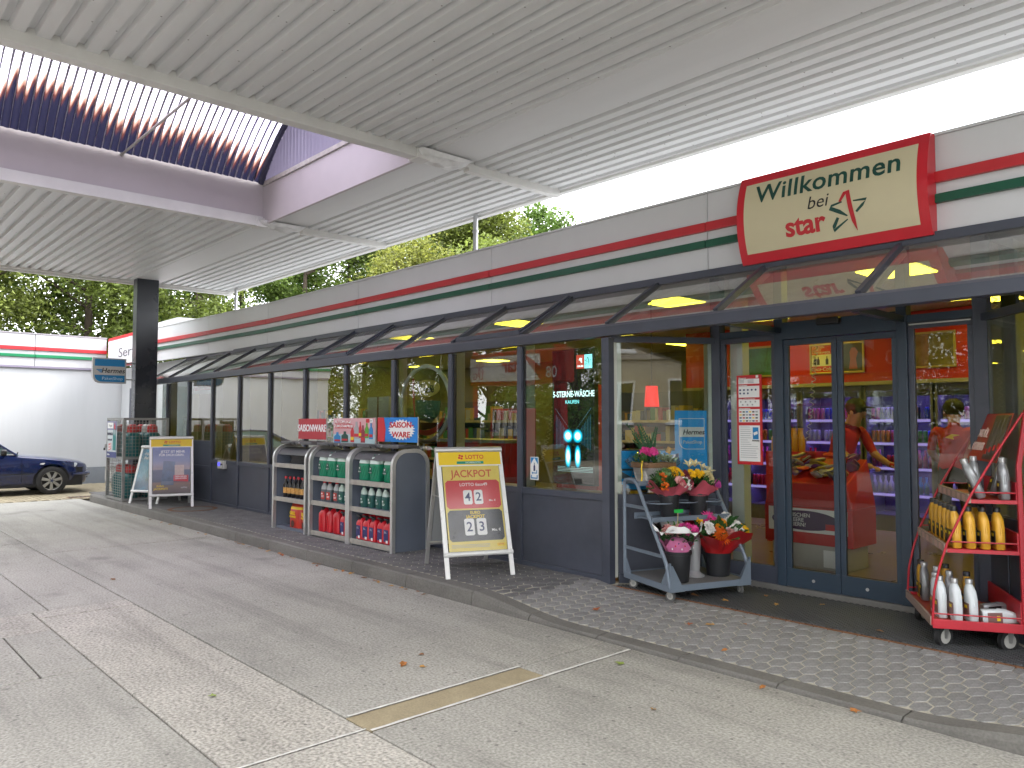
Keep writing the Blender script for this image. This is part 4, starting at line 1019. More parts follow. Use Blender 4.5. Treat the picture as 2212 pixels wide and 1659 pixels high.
# rubber entrance mat in a rusty frame
mt = thing('door_mat', 'large grey honeycomb rubber mat in the entrance recess with rusty edge frame', 'door mat', (0, 0, .086))
MATM = mat('mat_rubber', (0.045, 0.047, 0.050), .7, 0, .15, 2)
poly = [(-4.66, 5.585), (-1.25, 5.585), (-1.82, 6.47), (-4.14, 6.47)]
MB().hexa([(x, y, 0) for x, y in poly], [(x, y, .012) for x, y in poly]).build('mat_base', mat('mat_dark', (.012, .012, .013), .8), mt)
mb = MB(); px_, py_ = .052, .030; r = 0; y = 5.60
while y < 6.46:
    t = (y - 5.585) / .885; xa, xb = -4.64 + .50 * t, -1.27 - .55 * t
    x = xa + (px_ / 2 if r % 2 else 0)
    while x < xb:
        w, h = .022, .011
        mb.hexa([(x - w, y, .012), (x - w * .5, y - h, .012), (x + w * .5, y - h, .012), (x + w, y, .012), (x + w * .5, y + h, .012), (x - w * .5, y + h, .012)],
                [(x - w * .7, y, .022), (x - w * .35, y - h * .6, .021), (x + w * .35, y - h * .6, .021), (x + w * .7, y, .022), (x + w * .35, y + h * .6, .023), (x - w * .35, y + h * .6, .023)])
        x += px_
    y += py_ / 2 * 1.0; r += 1
o = mb.build('rubber_studs', MATM, mt); o['kind'] = 'stuff'
RUST = mat('rusty_steel', (.16, .075, .035), .85, .2, .3, 10)
MB().bb(-4.70, -1.22, 5.568, 5.58, 0, .016).build('edge_frame', RUST, mt)
# ---------------------------------------------------------------- sales shelves outside with their goods
SHG = mat('shelf_grey', (0.125, 0.145, 0.185), .5, 0, .08, 2.5, bump=.05, bs=8)
TAMB = mat('roller_shutter', (0.09, 0.09, 0.095), .5)
ZP = .125
def shelf_unit(x0, x1, label, shelves):
    t = thing('sales_shelf', label, 'shelf', ((x0 + x1) / 2, 4.93, ZP), 0, 'sales shelves on the pavement')
    w = (x1 - x0) / 2; D, Hh, rr = .52, 1.17, .20
    def arch(inset, d0=0.0):
        p = [(d0 + inset, 0), (D - inset, 0)]
        for i in range(9):
            a = math.pi / 2 * i / 8; p.append((D - rr + (rr - inset) * math.cos(a), Hh - rr + (rr - inset) * math.sin(a)))
        for i in range(9):
            a = math.pi / 2 + math.pi / 2 * i / 8; p.append((rr + (rr - inset) * math.cos(a), Hh - rr + (rr - inset) * math.sin(a)))
        return p
    for s in (-1, 1):
        xx = s * w
        MB().ext(arch(.035), (xx - .012 if s > 0 else xx - .004, 0, 0), (0, 1, 0), EZ, (.016, 0, 0)).build('side_panel', SHG, t)
        A, B = arch(0)[2:], arch(.045)[2:]
        A = [(D, 0)] + A + [(0, 0)]; B = [(D - .045, 0)] + B + [(.045, 0)]
        mb = MB(); k = len(A)
        for (ofs, dx) in ((0, 0),):
            vs = []
            for dx in (-.022, .022): vs += [(xx + dx, a, b) for a, b in A] + [(xx + dx, a, b) for a, b in B]
            f = []
            for i in range(k - 1):
                f += [(i, i + 1, k + i + 1, k + i), (2 * k + i, 3 * k + i, 3 * k + i + 1, 2 * k + i + 1), (i, 2 * k + i, 2 * k + i + 1, i + 1), (k + i, k + i + 1, 3 * k + i + 1, 3 * k + i)]
            mb.add(vs, f)
        mb.build('arch_frame', ALU, t, smooth=30)
    MB().bb(-w + .02, w - .02, D - .03, D - .02, .0, Hh - .1).build('back_panel', SHG, t)
    mb = MB(); pts = []
    for i in range(9):
        a = math.pi / 2 + math.pi / 2 * i / 8 * .75; pts.append((rr + (rr - .05) * math.cos(a), Hh - rr + (rr - .05) * math.sin(a)))
    pts = [(D - .06, Hh - .05)] + pts; k = len(pts)
    mb.add([(x, a, b) for x in (-w + .02, w - .02) for a, b in pts], [(i, k + i, k + i + 1, i + 1) for i in range(k - 1)])
    mb.build('roller_shutter', TAMB, t, smooth=40)
    MB().bb(-w + .02, w - .02, .10, .40, Hh + .004, Hh + .045).build('top_rail', TAMB, t, bevel=.008)
    MB().tube([(-.09, .08, Hh + .0), (-.09, .06, Hh + .03), (.03, .06, Hh + .03), (.03, .08, Hh)], .008, 6).build('pull_handle', BLACKP, t)
    MB().cyl((.12, .098, Hh + .024), (.12, .085, Hh + .024), .012, n=10).build('lock', ALU, t)
    for z in shelves:
        MB().bb(-w + .025, w - .025, .03, D - .03, z - .012, z).build('shelf_board', SHG, t)
        MB().bb(-w + .025, w - .025, .015, .03, z - .055, z + .006).build('shelf_edge', mat('shelf_edge_alu', (.40, .38, .34), .45, .4, .2, 9), t, bevel=.003)
    MB().bb(-w + .02, w - .02, .05, .2, 0, .04).build('base_rail', SHG, t)
    return t, w
SH1, _ = shelf_unit(-10.33, -9.40, 'left sales shelf with dark bottles under the red Saisonware sign', [.44 - 0, .905])
SH2, _ = shelf_unit(-9.28, -8.345, 'middle sales shelf under the pale pink car care sign', [.075, .46, .78])
SH3, _ = shelf_unit(-8.30, -7.37, 'right sales shelf under the blue and red Saison-Ware sign', [.075, .46, .78])
# header signs on top of the shelves
def header(name, label, x, w, z0, h, m, lean=-.06):
    t = thing(name, label, 'sign', (x, 5.13, ZP + 1.215), 0, 'header signs on the sales shelves')
    MB().bb(-w / 2, w / 2, 0, .004, z0, z0 + h).build('board', m, t)
    for s in (-1, 1): MB().bb(s * w / 2 - .006, s * w / 2 + .006, .004, .014, 0, z0 + h + .01).build('stand_rod', ALU, t)
    MB().bb(-w / 2, w / 2, .006, .05, 0, .012).build('foot_rail', BLACKP, t)
    return t
h1 = header('header_sign', 'plain red Saisonware sign above the left sales shelf', -9.60, .60, .05, .42, mat('header_red', (.42, .02, .035), .45))
text('SAISONWARE', .20, PWHITE, h1, (0, -.003, .27), bold=.02, sx=.50, shear=.08)
h2 = header('header_sign', 'pale pink Autopflege zum Starpreis sign above the middle sales shelf', -8.52, .92, .0, .56, mat('header_pink', (.62, .36, .38), .45, var=.15, vs=1.5))
MB().ext([(-.42, .44), (-.09, .44), (-.07, .52), (-.40, .50)], (0, -.002, 0), EXu, EZ, (0, -.002, 0)).build('title_band', PRED, h2)
MB().ext([(-.43, .33), (-.05, .33), (-.03, .43), (-.41, .42)], (0, -.002, 0), EXu, EZ, (0, -.002, 0)).build('title_band', PRED, h2)
text('AUTOPFLEGE', .085, PWHITE, h2, (-.24, -.006, .475), bold=.018, shear=.15, sx=.72)
text('ZUM STARPREIS', .085, PWHITE, h2, (-.225, -.006, .378), bold=.018, shear=.15, sx=.72)
MB().bb(.27, .34, -.003, -.001, .46, .54).build('logo_tile', PRED, h2); MB().bb(.35, .41, -.003, -.001, .46, .54).build('logo_tile', PWHITE, h2)
star_logo(h2, (.38, -.005, .50), EXu, EZ, .05, PBLACK, PBLACK)
MB().bb(-.46, .46, -.0025, -.001, .0, .20).build('ground_tint', mat('header_teal', (.38, .52, .54), .5), h2)
def pbottle(x, z, w, h, m, mc): return [(x - w / 2, z), (x + w / 2, z), (x + w / 2, z + h * .6), (x + w * .18, z + h * .78), (x + w * .18, z + h), (x - w * .18, z + h), (x - w * .18, z + h * .78), (x - w / 2, z + h * .6)]
for (x, z, w, h, m) in [(-.02, .02, .08, .40, PRED), (.07, .10, .11, .38, PGREY), (.15, .12, .06, .36, PRED), (.21, .02, .09, .38, mat('print_maroon', (.25, .03, .05), .5, var=0)), (.29, .12, .08, .33, mat('print_leaf', (.1, .32, .04), .5, var=0)), (.38, .10, .08, .35, PBLUE), (-.36, .0, .15, .24, PBLUE), (-.19, .02, .15, .24, DGREEN)]:
    MB().ext(pbottle(x, z, w, h, m, None), (0, -.004, 0), EXu, EZ, (0, -.0015, 0)).build('product_picture', m, h2)
    MB().bb(x - w * .42, x + w * .42, -.0075, -.0055, z + h * .12, z + h * .3).build('product_label', PRED if m is not PRED else PYEL, h2)
h3 = header('header_sign', 'blue Saison-Ware sign with white burst above the right sales shelf', -7.56, .86, .06, .54, mat('header_blue', (.005, .19, .58), .45))
MB().ext([(-.43, .06), (-.27, .06), (-.25, .33), (-.29, .60), (-.43, .60)], (0, -.002, 0), EXu, EZ, (0, -.001, 0)).build('red_flap', PRED, h3)
bp = []
for i in range(48):
    a = 2 * math.pi * i / 48; k = 1.0 if i % 2 else .78 + .1 * ((i * 7) % 5) / 5
    bp.append((.10 + .29 * k * math.cos(a), .33 + .23 * k * math.sin(a)))
MB().ext(bp, (0, -.002, 0), EXu, EZ, (0, -.001, 0)).build('white_burst', PWHITE, h3)
text('SAISON-', .17, PRED, h3, (.10, -.005, .43), bold=.02, sx=.82, shear=.06); text('WARE', .17, PRED, h3, (.09, -.005, .22), bold=.02, sx=.82, shear=.06)
h1.scale = (1.27, 1, .66); h2.scale = (1.08, 1, .56); h3.scale = (.94, 1, .53)
# ---- goods
def place_row(proto, xs, y, z, labels, group, rz=0.0, jit=.14):
    used = []; rg = random.Random(len(xs) * 13 + int(z * 100))
    for i, x in enumerate(xs):
        spawn(proto, used, (x, y + rg.uniform(-.012, .012), z), rz + rg.uniform(-jit, jit), labels[i] if isinstance(labels, list) else labels, group)
def ordinal(i, n): return ['first', 'second', 'third', 'fourth', 'fifth', 'sixth', 'seventh', 'eighth'][i]
GL = mat('green_screenwash', (0.012, 0.22, 0.115), .25, 0, .1, 6, spec=.5)
GLP = mat('green_pale_plastic', (0.55, 0.66, 0.60), .35)
def canister(sc=1.0):
    t = thing('screenwash_canister', '-', 'canister')
    MB().loft([(0, 0, 0, .080, .062, 5), (.01, 0, 0, .088, .068, 5), (.12, 0, 0, .086, .066, 4), (.205, 0, 0, .088, .068, 5)], 20).build('liquid_body', GL, t, smooth=50)
    MB().loft([(.206, 0, 0, .088, .068, 5), (.23, .0, 0, .085, .065, 4), (.27, -.015, 0, .062, .05, 3), (.285, -.022, 0, .05, .042, 2.5)], 20).build('shoulder', GLP, t, smooth=50)
    MB().tube([(.085, 0, .215), (.083, 0, .27), (.06, 0, .305), (.02, 0, .31), (-.015, 0, .285)], [.016, .015, .014, .014, .016], 8).build('handle', GLP, t, smooth=50)
    MB().cyl((-.04, 0, .28), (-.04, 0, .315), .022, n=12).build('cap', mat('cap_green', (.01, .10, .07), .4), t, smooth=40)
    for i in range(3): MB().tube([(-.06 + .05 * i, -.066, .02), (-.03 + .05 * i, -.071, .08), (.02 + .035 * i, -.069, .17)], .0035, 5).build('moulded_rib', GL, t, smooth=40)
    MB().bb(-.075, -.03, -.0715, -.069, .09, .17).build('paper_label', mat('label_dark_green', (.01, .07, .05), .5), t)
    text('Scheiben', .016, PWHITE, t, (-.052, -.0722, .105), ext=.0003); MB().bb(-.06, -.045, -.0725, -.0715, .14, .155).build('emblem', PWHITE, t)
    return t
yF = 5.04
c0 = canister()
place_row(c0, [-9.07, -8.85, -8.62], yF + .02, ZP + .78, [f'large green screenwash canister, {p} on the middle sales shelf top' for p in ('leftmost', 'middle', 'rightmost')], 'green canisters on the sales shelves')
c1 = copy_tree(c0)
place_row(c1, [-8.09, -7.84, -7.56], yF + .02, ZP + .78, [f'large green screenwash canister, {p} on the right sales shelf top' for p in ('leftmost', 'middle', 'rightmost')], 'green canisters on the sales shelves')
used = [1]
for x, sh in [(-8.97, 'middle'), (-8.74, 'middle'), (-7.97, 'right'), (-7.70, 'right')]:
    spawn(c0, used, (x, yF + .22, ZP + .78), 0, f'green screenwash canister in the rear row of the {sh} sales shelf top', 'green canisters on the sales shelves')
def bottle1l(body, top, capm, lab, name, cat='bottle'):
    t = thing(name, '-', cat)
    MB().loft([(0, 0, 0, .045, .030, 4), (.008, 0, 0, .050, .034, 4), (.15, 0, 0, .050, .034, 4)], 16).build('body', body, t, smooth=50)
    MB().loft([(.151, 0, 0, .050, .034, 4), (.19, -.002, 0, .045, .032, 3), (.215, -.008, 0, .024, .022, 2), (.23, -.008, 0, .020, .020, 2)], 16).build('shoulder', top, t, smooth=50)
    MB().cyl((-.008, 0, .23), (-.008, 0, .262), .021, n=12).build('cap', capm, t, smooth=40)
    MB().bb(-.038, .038, -.0365, -.034, .025, .12).build('paper_label', lab, t)
    MB().bb(-.028, -.005, -.0375, -.0365, .085, .105).build('label_emblem', PWHITE, t)
    for i in range(2): MB().bb(-.028, .02 + .008 * i, -.0375, -.0365, .05 + .014 * i, .056 + .014 * i).build('label_print', PWHITE, t)
    return t
BG = mat('bottle_grey_green', (.03, .11, .10), .3)
b0 = bottle1l(BG, GLP, mat('cap_teal', (.03, .12, .11), .4), mat('label_green', (.01, .10, .07), .5), 'antifreeze_bottle')
place_row(b0, [-8.12, -7.97, -7.82, -7.67, -7.52], yF + .02, ZP + .46, [f'small green antifreeze bottle, {ordinal(i,5)} from the left on the right shelf' for i in range(5)], 'green bottles on the sales shelves')
b1 = copy_tree(b0); place_row(b1, [-8.66, -8.50], yF + .02, ZP + .46, ['dark green bottle with plain cap on the middle shelf, left of two', 'dark green bottle with plain cap on the middle shelf, right of two'], 'green bottles on the sales shelves')
b2 = bottle1l(mat('bottle_grey', (.10, .12, .13), .35), mat('bottle_grey_top', (.42, .44, .45), .35), PRED, mat('label_red_yellow', (.45, .04, .03), .5), 'car_care_bottle')
place_row(b2, [-9.08, -8.95, -8.79], yF + .02, ZP + .46, [f'grey car care bottle with red cap, {p} of three on the middle sales shelf' for p in ('left', 'middle', 'right')], 'red capped bottles on the middle shelf')
# dark bottles, mats, bags in the left shelf
b3 = thing('lighter_fluid_bottle', '-', 'bottle')
DKB = mat('dark_bottle', (.012, .010, .010), .15)
MB().loft([(0, 0, 0, .034, .034, 2), (.01, 0, 0, .038, .038, 2), (.17, 0, 0, .038, .038, 2), (.22, 0, 0, .016, .016, 2), (.255, 0, 0, .014, .014, 2)], 16).build('body', DKB, b3, smooth=50)
MB().cyl((0, 0, .255), (0, 0, .285), .019, n=12).build('cap', PRED, b3)
MB().lathe([(.0388, .055), (.0388, .135)], 16, caps=False).build('paper_label', mat('label_orange', (.50, .26, .06), .5, var=.35, vs=30), b3)
place_row(b3, [-10.13, -10.02, -9.91, -9.80, -9.68], yF, ZP + .44, [f'dark bottle with red cap and orange label, {ordinal(i,5)} from left in the left shelf' for i in range(5)], 'dark bottles in the left shelf', rz=-.8, jit=.3)
for i in range(6):
    m_ = MB(); m_.loft([(0, 0, 0, .21, .14, 6), (.018, .0, 0, .21, .14, 6)], 16)
    o = m_.build('rubber_car_mat', mat('mat_black', (.02, .02, .021), .6, var=.1, bump=.4, bs=60), None, smooth=40, loc=(-9.86 + rs.uniform(-.02, .02), 5.17 + rs.uniform(-.01, .01), ZP + .907 + .021 * i))
    tag(o, ['lowest', 'second lowest', 'third', 'fourth', 'fifth', 'topmost'][i] + ' black rubber car mat in the pile on the left sales shelf', 'car mat', 'rubber mats in the left shelf')
bag = thing('charcoal_bag', '-', 'bag')
BGM = mat('bag_red', (.50, .035, .02), .4, 0, .25, 7, bump=.5, bs=14)
secs = [(0, 0, 0, .15, .07, 5), (.03, 0, 0, .165, .085, 4), (.16, .005, 0, .16, .10, 3), (.28, 0, 0, .165, .085, 3), (.33, -.005, 0, .155, .05, 4), (.37, 0, 0, .165, .012, 6)]
MB().loft(secs, 24).build('paper_sack', BGM, bag, smooth=60)
MB().loft([(.275, 0, 0, .167, .088, 3), (.305, -.002, 0, .164, .072, 3)], 24).build('yellow_band', PYEL, bag, smooth=60)
MB().loft([(.012, 0, 0, .160, .080, 4.5), (.035, 0, 0, .168, .088, 4)], 24).build('yellow_band', PYEL, bag, smooth=60)
text('GRILL', .065, PYEL, bag, (0, -.104, .225), bold=.02, ext=.002); text('HOLZKOHLE', .034, PYEL, bag, (0, -.103, .178), bold=.015, ext=.002)
MB().ext([(.05 * math.cos(2 * math.pi * i / 12), .045 * math.sin(2 * math.pi * i / 12)) for i in range(12)], (0, -.1, .09), EXu, EZ, (0, -.004, 0)).build('grill_picture', mat('print_brown', (.08, .03, .02), .5, var=0), bag)
ub = []
spawn(bag, ub, (-9.86, yF + .06, ZP + .002), .0, 'red charcoal bag with yellow bands, left one at the bottom of the left shelf', 'charcoal bags').scale = (.92, 1, 1.05)
spawn(bag, ub, (-9.53, yF + .05, ZP + .002), -.25, 'red charcoal bag partly hidden behind the shelf frame, right one of the left shelf', 'charcoal bags')
# red spray bottle
sp_ = thing('spray_bottle', 'red trigger spray bottle beside the canisters on the middle shelf top board', 'spray bottle', (-8.44, yF - .01, ZP + .78))
MB().loft([(0, 0, 0, .04, .028, 3), (.15, 0, 0, .04, .028, 3), (.2, 0, 0, .014, .014, 2), (.23, 0, 0, .014, .014, 2)], 14).build('body', PRED, sp_, smooth=50)
MB().bb(-.06, .03, -.012, .012, .23, .26).build('trigger_head', PRED, sp_, bevel=.006); MB().bar((-.03, 0, .23), (-.045, 0, .19), .012, .01).build('trigger', PRED, sp_)
# fuel cans
RC = mat('can_red', (.50, .012, .022), .35, 0, .06, 5)
fcan = thing('fuel_can', '-', 'fuel can')
MB().loft([(0, 0, 0, .060, .105, 6), (.012, 0, 0, .068, .115, 6), (.23, 0, 0, .068, .115, 6), (.29, 0, .01, .045, .085, 4), (.305, 0, .015, .03, .07, 4)], 24).build('body', RC, fcan, smooth=40)
MB().bar((0, -.118, .03), (0, -.118, .21), .012, .008, up=(0, 1, 0)).build('moulded_rib', RC, fcan)
MB().tube([(0, -.03, .30), (0, -.02, .335), (0, .06, .34), (0, .085, .295)], .013, 8).build('handle', RC, fcan, smooth=40)
MB().cyl((0, -.065, .275), (0, -.085, .325), .025, n=12).build('cap', BLACKP, fcan, smooth=40)
MB().tube([(0, -.085, .32), (-.03, -.09, .335), (-.07, -.085, .335)], .014, 8).build('spout', BLACKP, fcan, smooth=40)
place_row(fcan, [-9.06, -8.89, -8.72], yF + .06, ZP + .075, [f'large plain red fuel can, {p} of three at the bottom of the middle shelf' for p in ('left', 'middle', 'right')], 'large red fuel cans')
used = [1]
for x in (-9.0, -8.8): spawn(fcan, used, (x, yF + .30, ZP + .075), 0, 'red fuel can in the rear row at the bottom of the middle shelf', 'rear row red fuel cans')
fc2 = thing('small_fuel_can', '-', 'fuel can')
MB().loft([(0, 0, 0, .056, .08, 6), (.01, 0, 0, .063, .09, 6), (.20, 0, 0, .063, .09, 6), (.25, 0, .005, .045, .07, 4), (.262, 0, .01, .03, .06, 4)], 24).build('body', RC, fc2, smooth=40)
MB().tube([(0, -.03, .26), (0, -.02, .285), (0, .05, .29), (0, .07, .25)], .011, 8).build('handle', RC, fc2, smooth=40)
MB().cyl((0, -.05, .235), (0, -.065, .28), .024, n=12).build('cap', BLACKP, fc2, smooth=40)
MB().tube([(0, -.065, .275), (-.04, -.07, .285), (-.07, -.06, .28)], .013, 8).build('spout', BLACKP, fc2, smooth=40)
MB().bb(-.045, .04, -.0935, -.0905, .035, .17).build('paper_label', mat('label_navy', (.03, .03, .12), .5, var=.3, vs=40), fc2)
MB().bb(.0, .035, -.095, -.0935, .02, .05).build('price_tag', PWHITE, fc2); text('5 L', .03, PWHITE, fc2, (-.01, -.0942, .14), ext=.0003)
place_row(fc2, [-8.13, -7.985, -7.84, -7.695, -7.55], yF + .03, ZP + .075, [f'small red fuel can with blue label, {ordinal(i,5)} from left, right shelf bottom' for i in range(5)], 'small red fuel cans')
used = [1]
spawn(fc2, used, (-8.52, yF + .03, ZP + .075), 0, 'small red fuel can with blue label at the right end of the middle shelf bottom', 'small red fuel cans')
for x in (-8.06, -7.9, -7.76, -7.6): spawn(fc2, used, (x, yF + .24, ZP + .075), 0, 'red fuel can in the rear row at the bottom of the right shelf', 'rear row small fuel cans')
# ---------------------------------------------------------------- A-boards
def aboard(label, fl, fr, spread=.85, h=1.20, header=True, frame=None):
    fl, fr = Vector(fl), Vector(fr); d = fr - fl; w = d.length; ang = math.atan2(d.y, d.x); c = (fl + fr) / 2
    frame = frame or mat('board_frame_white', (.66, .66, .65), .35, .3, .06, 4)
    t = thing('pavement_sign', label, 'sandwich board', (c.x, c.y, ZP), ang, 'sandwich boards on the pavement')
    a = spread / 2; L = math.hypot(a, h); u = Vector((1, 0, 0)); v = Vector((0, a, h)).normalized(); n_ = u.cross(v)
    def Pt(x, s, o=0): return Vector((x, 0, 0)) + v * s + n_ * o
    vb = Vector((0, -a, h)).normalized(); nb_ = Vector((0, vb.z, -vb.y)) * 1
    def Pb(x, s, o=0): return Vector((x, spread, 0)) + vb * s + Vector((0, h, a)).normalized() * o
    hw = w / 2
    for s in (-1, 1):
        MB().hexa([Pt(s * hw - .022, 0, -.012), Pt(s * hw + .022, 0, -.012), Pt(s * hw + .022, 0, .012), Pt(s * hw - .022, 0, .012)], [Pt(s * hw - .022, L, -.012), Pt(s * hw + .022, L, -.012), Pt(s * hw + .022, L, .012), Pt(s * hw - .022, L, .012)]).build('leg', frame, t, bevel=.004)
        MB().hexa([Pb(s * hw - .02, 0, -.012), Pb(s * hw + .02, 0, -.012), Pb(s * hw + .02, 0, .012), Pb(s * hw - .02, 0, .012)], [Pb(s * hw - .02, L - .02, -.012), Pb(s * hw + .02, L - .02, -.012), Pb(s * hw + .02, L - .02, .012), Pb(s * hw - .02, L - .02, .012)]).build('leg', ALU, t, bevel=.004)
    MB().cyl(Pt(-hw - .022, .225, .008), Pt(hw + .022, .225, .008), .024, n=10).build('bottom_rail', frame, t, smooth=40)
    MB().cyl(Pb(-hw, .245, .0), Pb(hw, .245, 0), .02, n=8).build('bottom_rail', ALU, t, smooth=40)
    MB().cyl(Vector((-hw - .024, a, h - .005)), Vector((hw + .024, a, h - .005)), .032, n=12).build('top_rail', ALU, t, smooth=40)
    MB().hexa([Pb(-hw + .02, .25, -.004), Pb(hw - .02, .25, -.004), Pb(hw - .02, .25, .004), Pb(-hw + .02, .25, .004)], [Pb(-hw + .02, L - .04, -.004), Pb(hw - .02, L - .04, -.004), Pb(hw - .02, L - .04, .004), Pb(-hw + .02, L - .04, .004)]).build('rear_panel', mat('rear_panel_grey', (.25, .26, .27), .5), t)
    for s in (-1, 1): MB().bar(Pt(s * (hw + .01), L * .62, 0), Pb(s * (hw + .01), L * .62, 0), .02, .004).build('spreader', ALU, t)
    top = L - .175 if header else L - .05
    def sheet(x0, x1, s0, s1, o, m, name):
        return MB().hexa([Pt(x0, s0, o), Pt(x1, s0, o), Pt(x1, s1, o), Pt(x0, s1, o)], [Pt(x0, s0, o + .0015), Pt(x1, s0, o + .0015), Pt(x1, s1, o + .0015), Pt(x0, s1, o + .0015)]).build(name, m, t)
    def pol(pts, o, m, name): return MB().hexa([Pt(x, s, o) for x, s in pts], [Pt(x, s, o + .0012) for x, s in pts]).build(name, m, t)
    def tx(s, size, m, x, sv, o=.0165, **k): return text(s, size, m, t, Pt(x, sv, o), u, v, ext=.0004, **k)
    if header:
        sheet(-hw + .0, hw - .0, L - .165, L - .03, .013, mat('lottery_yellow', (.72, .50, .012), .4, var=.05), 'header_panel')
        MB().hexa([Pt(-hw, L - .178, .0), Pt(hw, L - .178, 0), Pt(hw, L - .178, .02), Pt(-hw, L - .178, .02)], [Pt(-hw, L - .166, 0), Pt(hw, L - .166, 0), Pt(hw, L - .166, .02), Pt(-hw, L - .166, .02)]).build('cross_rail', frame, t)
        tx('LOTTO', .058, PRED, .05, L - .085, bold=.02)
        mb = MB()
        for i in range(4):
            aa = .5 + i * 1.57; cx_, cy_ = -.095 + .018 * math.cos(aa), L - .083 + .018 * math.sin(aa)
            mb.hexa([Pt(cx_ + .013 * math.cos(q * .785), cy_ + .011 * math.sin(q * .785), .0155) for q in range(8)], [Pt(cx_ + .013 * math.cos(q * .785), cy_ + .011 * math.sin(q * .785), .0165) for q in range(8)])
        mb.build('clover_emblem', PRED, t)
        sheet(-.14, .14, L - .155, L - .128, .0155, mat('lottery_teal', (.0, .22, .16), .4, var=0), 'subtitle_band'); tx('SACHSENLOTTO', .021, PWHITE, .03, L - .1415, .0175)
    return t, hw, L, top, sheet, pol, tx
fw = mat('board_frame_bright', (.74, .74, .73), .3, .1, .04, 4)
bl_label = 'front sandwich board with yellow header and red jackpot poster beside the sales shelves'
t, hw, L, top, sheet, pol, tx = aboard(bl_label, (-5.823, 4.539), (-5.573, 5.137), .86, 1.20, True, fw)
i_ = hw - .03
sheet(-i_, i_, .25, top, .0135, mat('poster_yellow', (.70, .56, .12), .35, var=.06), 'poster')
tx('JACKPOT', .105, mat('print_orange_red', (.58, .10, .05), .5, var=0), 0, top - .085, bold=.016, sx=.95)
PRS = mat('poster_red', (.56, .05, .06), .35, var=.05)
def rr_(x0, x1, s0, s1, r=.025):
    return [(x1 - r, s0), (x1, s0 + r), (x1, s1 - r), (x1 - r, s1), (x0 + r, s1), (x0, s1 - r), (x0, s0 + r), (x0 + r, s0)]
pol(rr_(-i_ + .015, i_ - .015, .665, .95), .0155, PRS, 'red_field')
tx('LOTTO 6aus49', .045, PWHITE, .01, .905, .0175, bold=.01)
for x, sdig in ((-.06, '4'), (.05, '2')):
    pol(rr_(x - .045, x + .045, .705, .85, .012), .0172, PWHITE, 'number_card'); tx(sdig, .12, PNAVY, x, .777, .019, bold=.012)
tx('Mio. €', .026, PWHITE, .19, .74, .0178, bold=.01)
pol(rr_(-i_ + .015, i_ - .015, .345, .65), .0155, mat('poster_dark', (.035, .04, .05), .3, var=.5, vs=6), 'dark_field')
tx('EURO', .04, PYEL, .0, .622, .0178, bold=.03); tx('JACKPOT', .045, PYEL, .0, .582, .0178, bold=.03)
for x, sdig in ((-.07, '2'), (.055, '3')):
    pol(rr_(x - .05, x + .05, .40, .565, .012), .0172, PWHITE, 'number_card'); tx(sdig, .13, PNAVY, x, .48, .019, bold=.012)
tx('Mio. €', .034, PWHITE, .20, .445, .0178, bold=.014)
for i in range(3): sheet(-i_ + .03, .12, .285 + .012 * i, .289 + .012 * i, .0155, PGREY, 'fine_print')
sheet(i_ - .1, i_ - .02, .285, .315, .0155, PYEL, 'corner_logo'); tx('LOTTO', .018, PRED, i_ - .06, .301, .0172, bold=.02)
COVER = glass('poster_cover', (.98, .98, .98), .45, rough=.1)
sheet(-i_, i_, .245, top, .0205, COVER, 'plastic_cover')
# left board: sea scene poster
t, hw, L, top, sheet, pol, tx = aboard('sandwich board with yellow header and dusky sea poster beside the propane cage', (-13.976, 4.458), (-13.792, 5.098), .78, 1.20, True, fw)
i_ = hw - .03
SEA = bpy.data.materials.new('sea_poster'); SEA.use_nodes = True
n, l = SEA.node_tree.nodes, SEA.node_tree.links; p = n['Principled BSDF']; p.inputs['Roughness'].default_value = .3
tc = n.new('ShaderNodeTexCoord'); spz = n.new('ShaderNodeSeparateXYZ'); l.new(tc.outputs['Object'], spz.inputs[0])
cr = n.new('ShaderNodeValToRGB'); l.new(spz.outputs['Z'], cr.inputs[0]); e = cr.color_ramp.elements
e[0].position = .22; e[0].color = (.10, .08, .08, 1); e[1].position = 1.05; e[1].color = (.02, .07, .26, 1)
for ps, c_ in [(.36, (.19, .14, .12, 1)), (.42, (.24, .15, .11, 1)), (.45, (.04, .06, .10, 1)), (.64, (.03, .05, .11, 1)), (.66, (.28, .22, .22, 1)), (.8, (.13, .16, .30, 1))]:
    q = e.new(ps); q.color = c_
l.new(cr.outputs[0], p.inputs['Base Color'])
sheet(-i_, i_, .25, top, .0135, SEA, 'poster')
tx('JETZT IST MEHR', .058, PWHITE, .02, top - .085, bold=.02, sx=.95); tx('FÜR DICH DRIN.', .058, PWHITE, .0, top - .145, bold=.02, sx=.95)
pol([(-.17, .40), (.03, .40), (.06, .82), (-.13, .84)], .0155, mat('glass_picture', (.02, .07, .14), .3, var=.4, vs=12), 'glass_picture')
pol([(-.165, .41), (.025, .41), (.03, .47), (-.16, .47)], .0165, mat('glass_base', (.12, .16, .22), .3, var=.2), 'glass_foot')
pol([(.05, .56), (.20, .55), (.20, .76), (.05, .755)], .0158, mat('ticket_pink', (.52, .38, .34), .5, var=.2, vs=30), 'ticket_picture')
pol([(.03, .47), (.27, .455), (.27, .575), (.03, .575)], .0168, PRED, 'red_flash'); tx('DEIN NEUER', .034, PWHITE, .15, .55, .0185, bold=.02); tx('LEIH-SCHEIN', .034, PWHITE, .15, .515, .0185, bold=.02)
tx('EURO', .045, PYEL, -.18, .385, .0165, bold=.03); tx('JACKPOT!', .05, PYEL, -.17, .335, .0165, bold=.03); tx('LOTTO', .03, PWHITE, .20, .35, .0165, bold=.015)
sheet(-i_, i_, .245, top, .0205, COVER, 'plastic_cover')
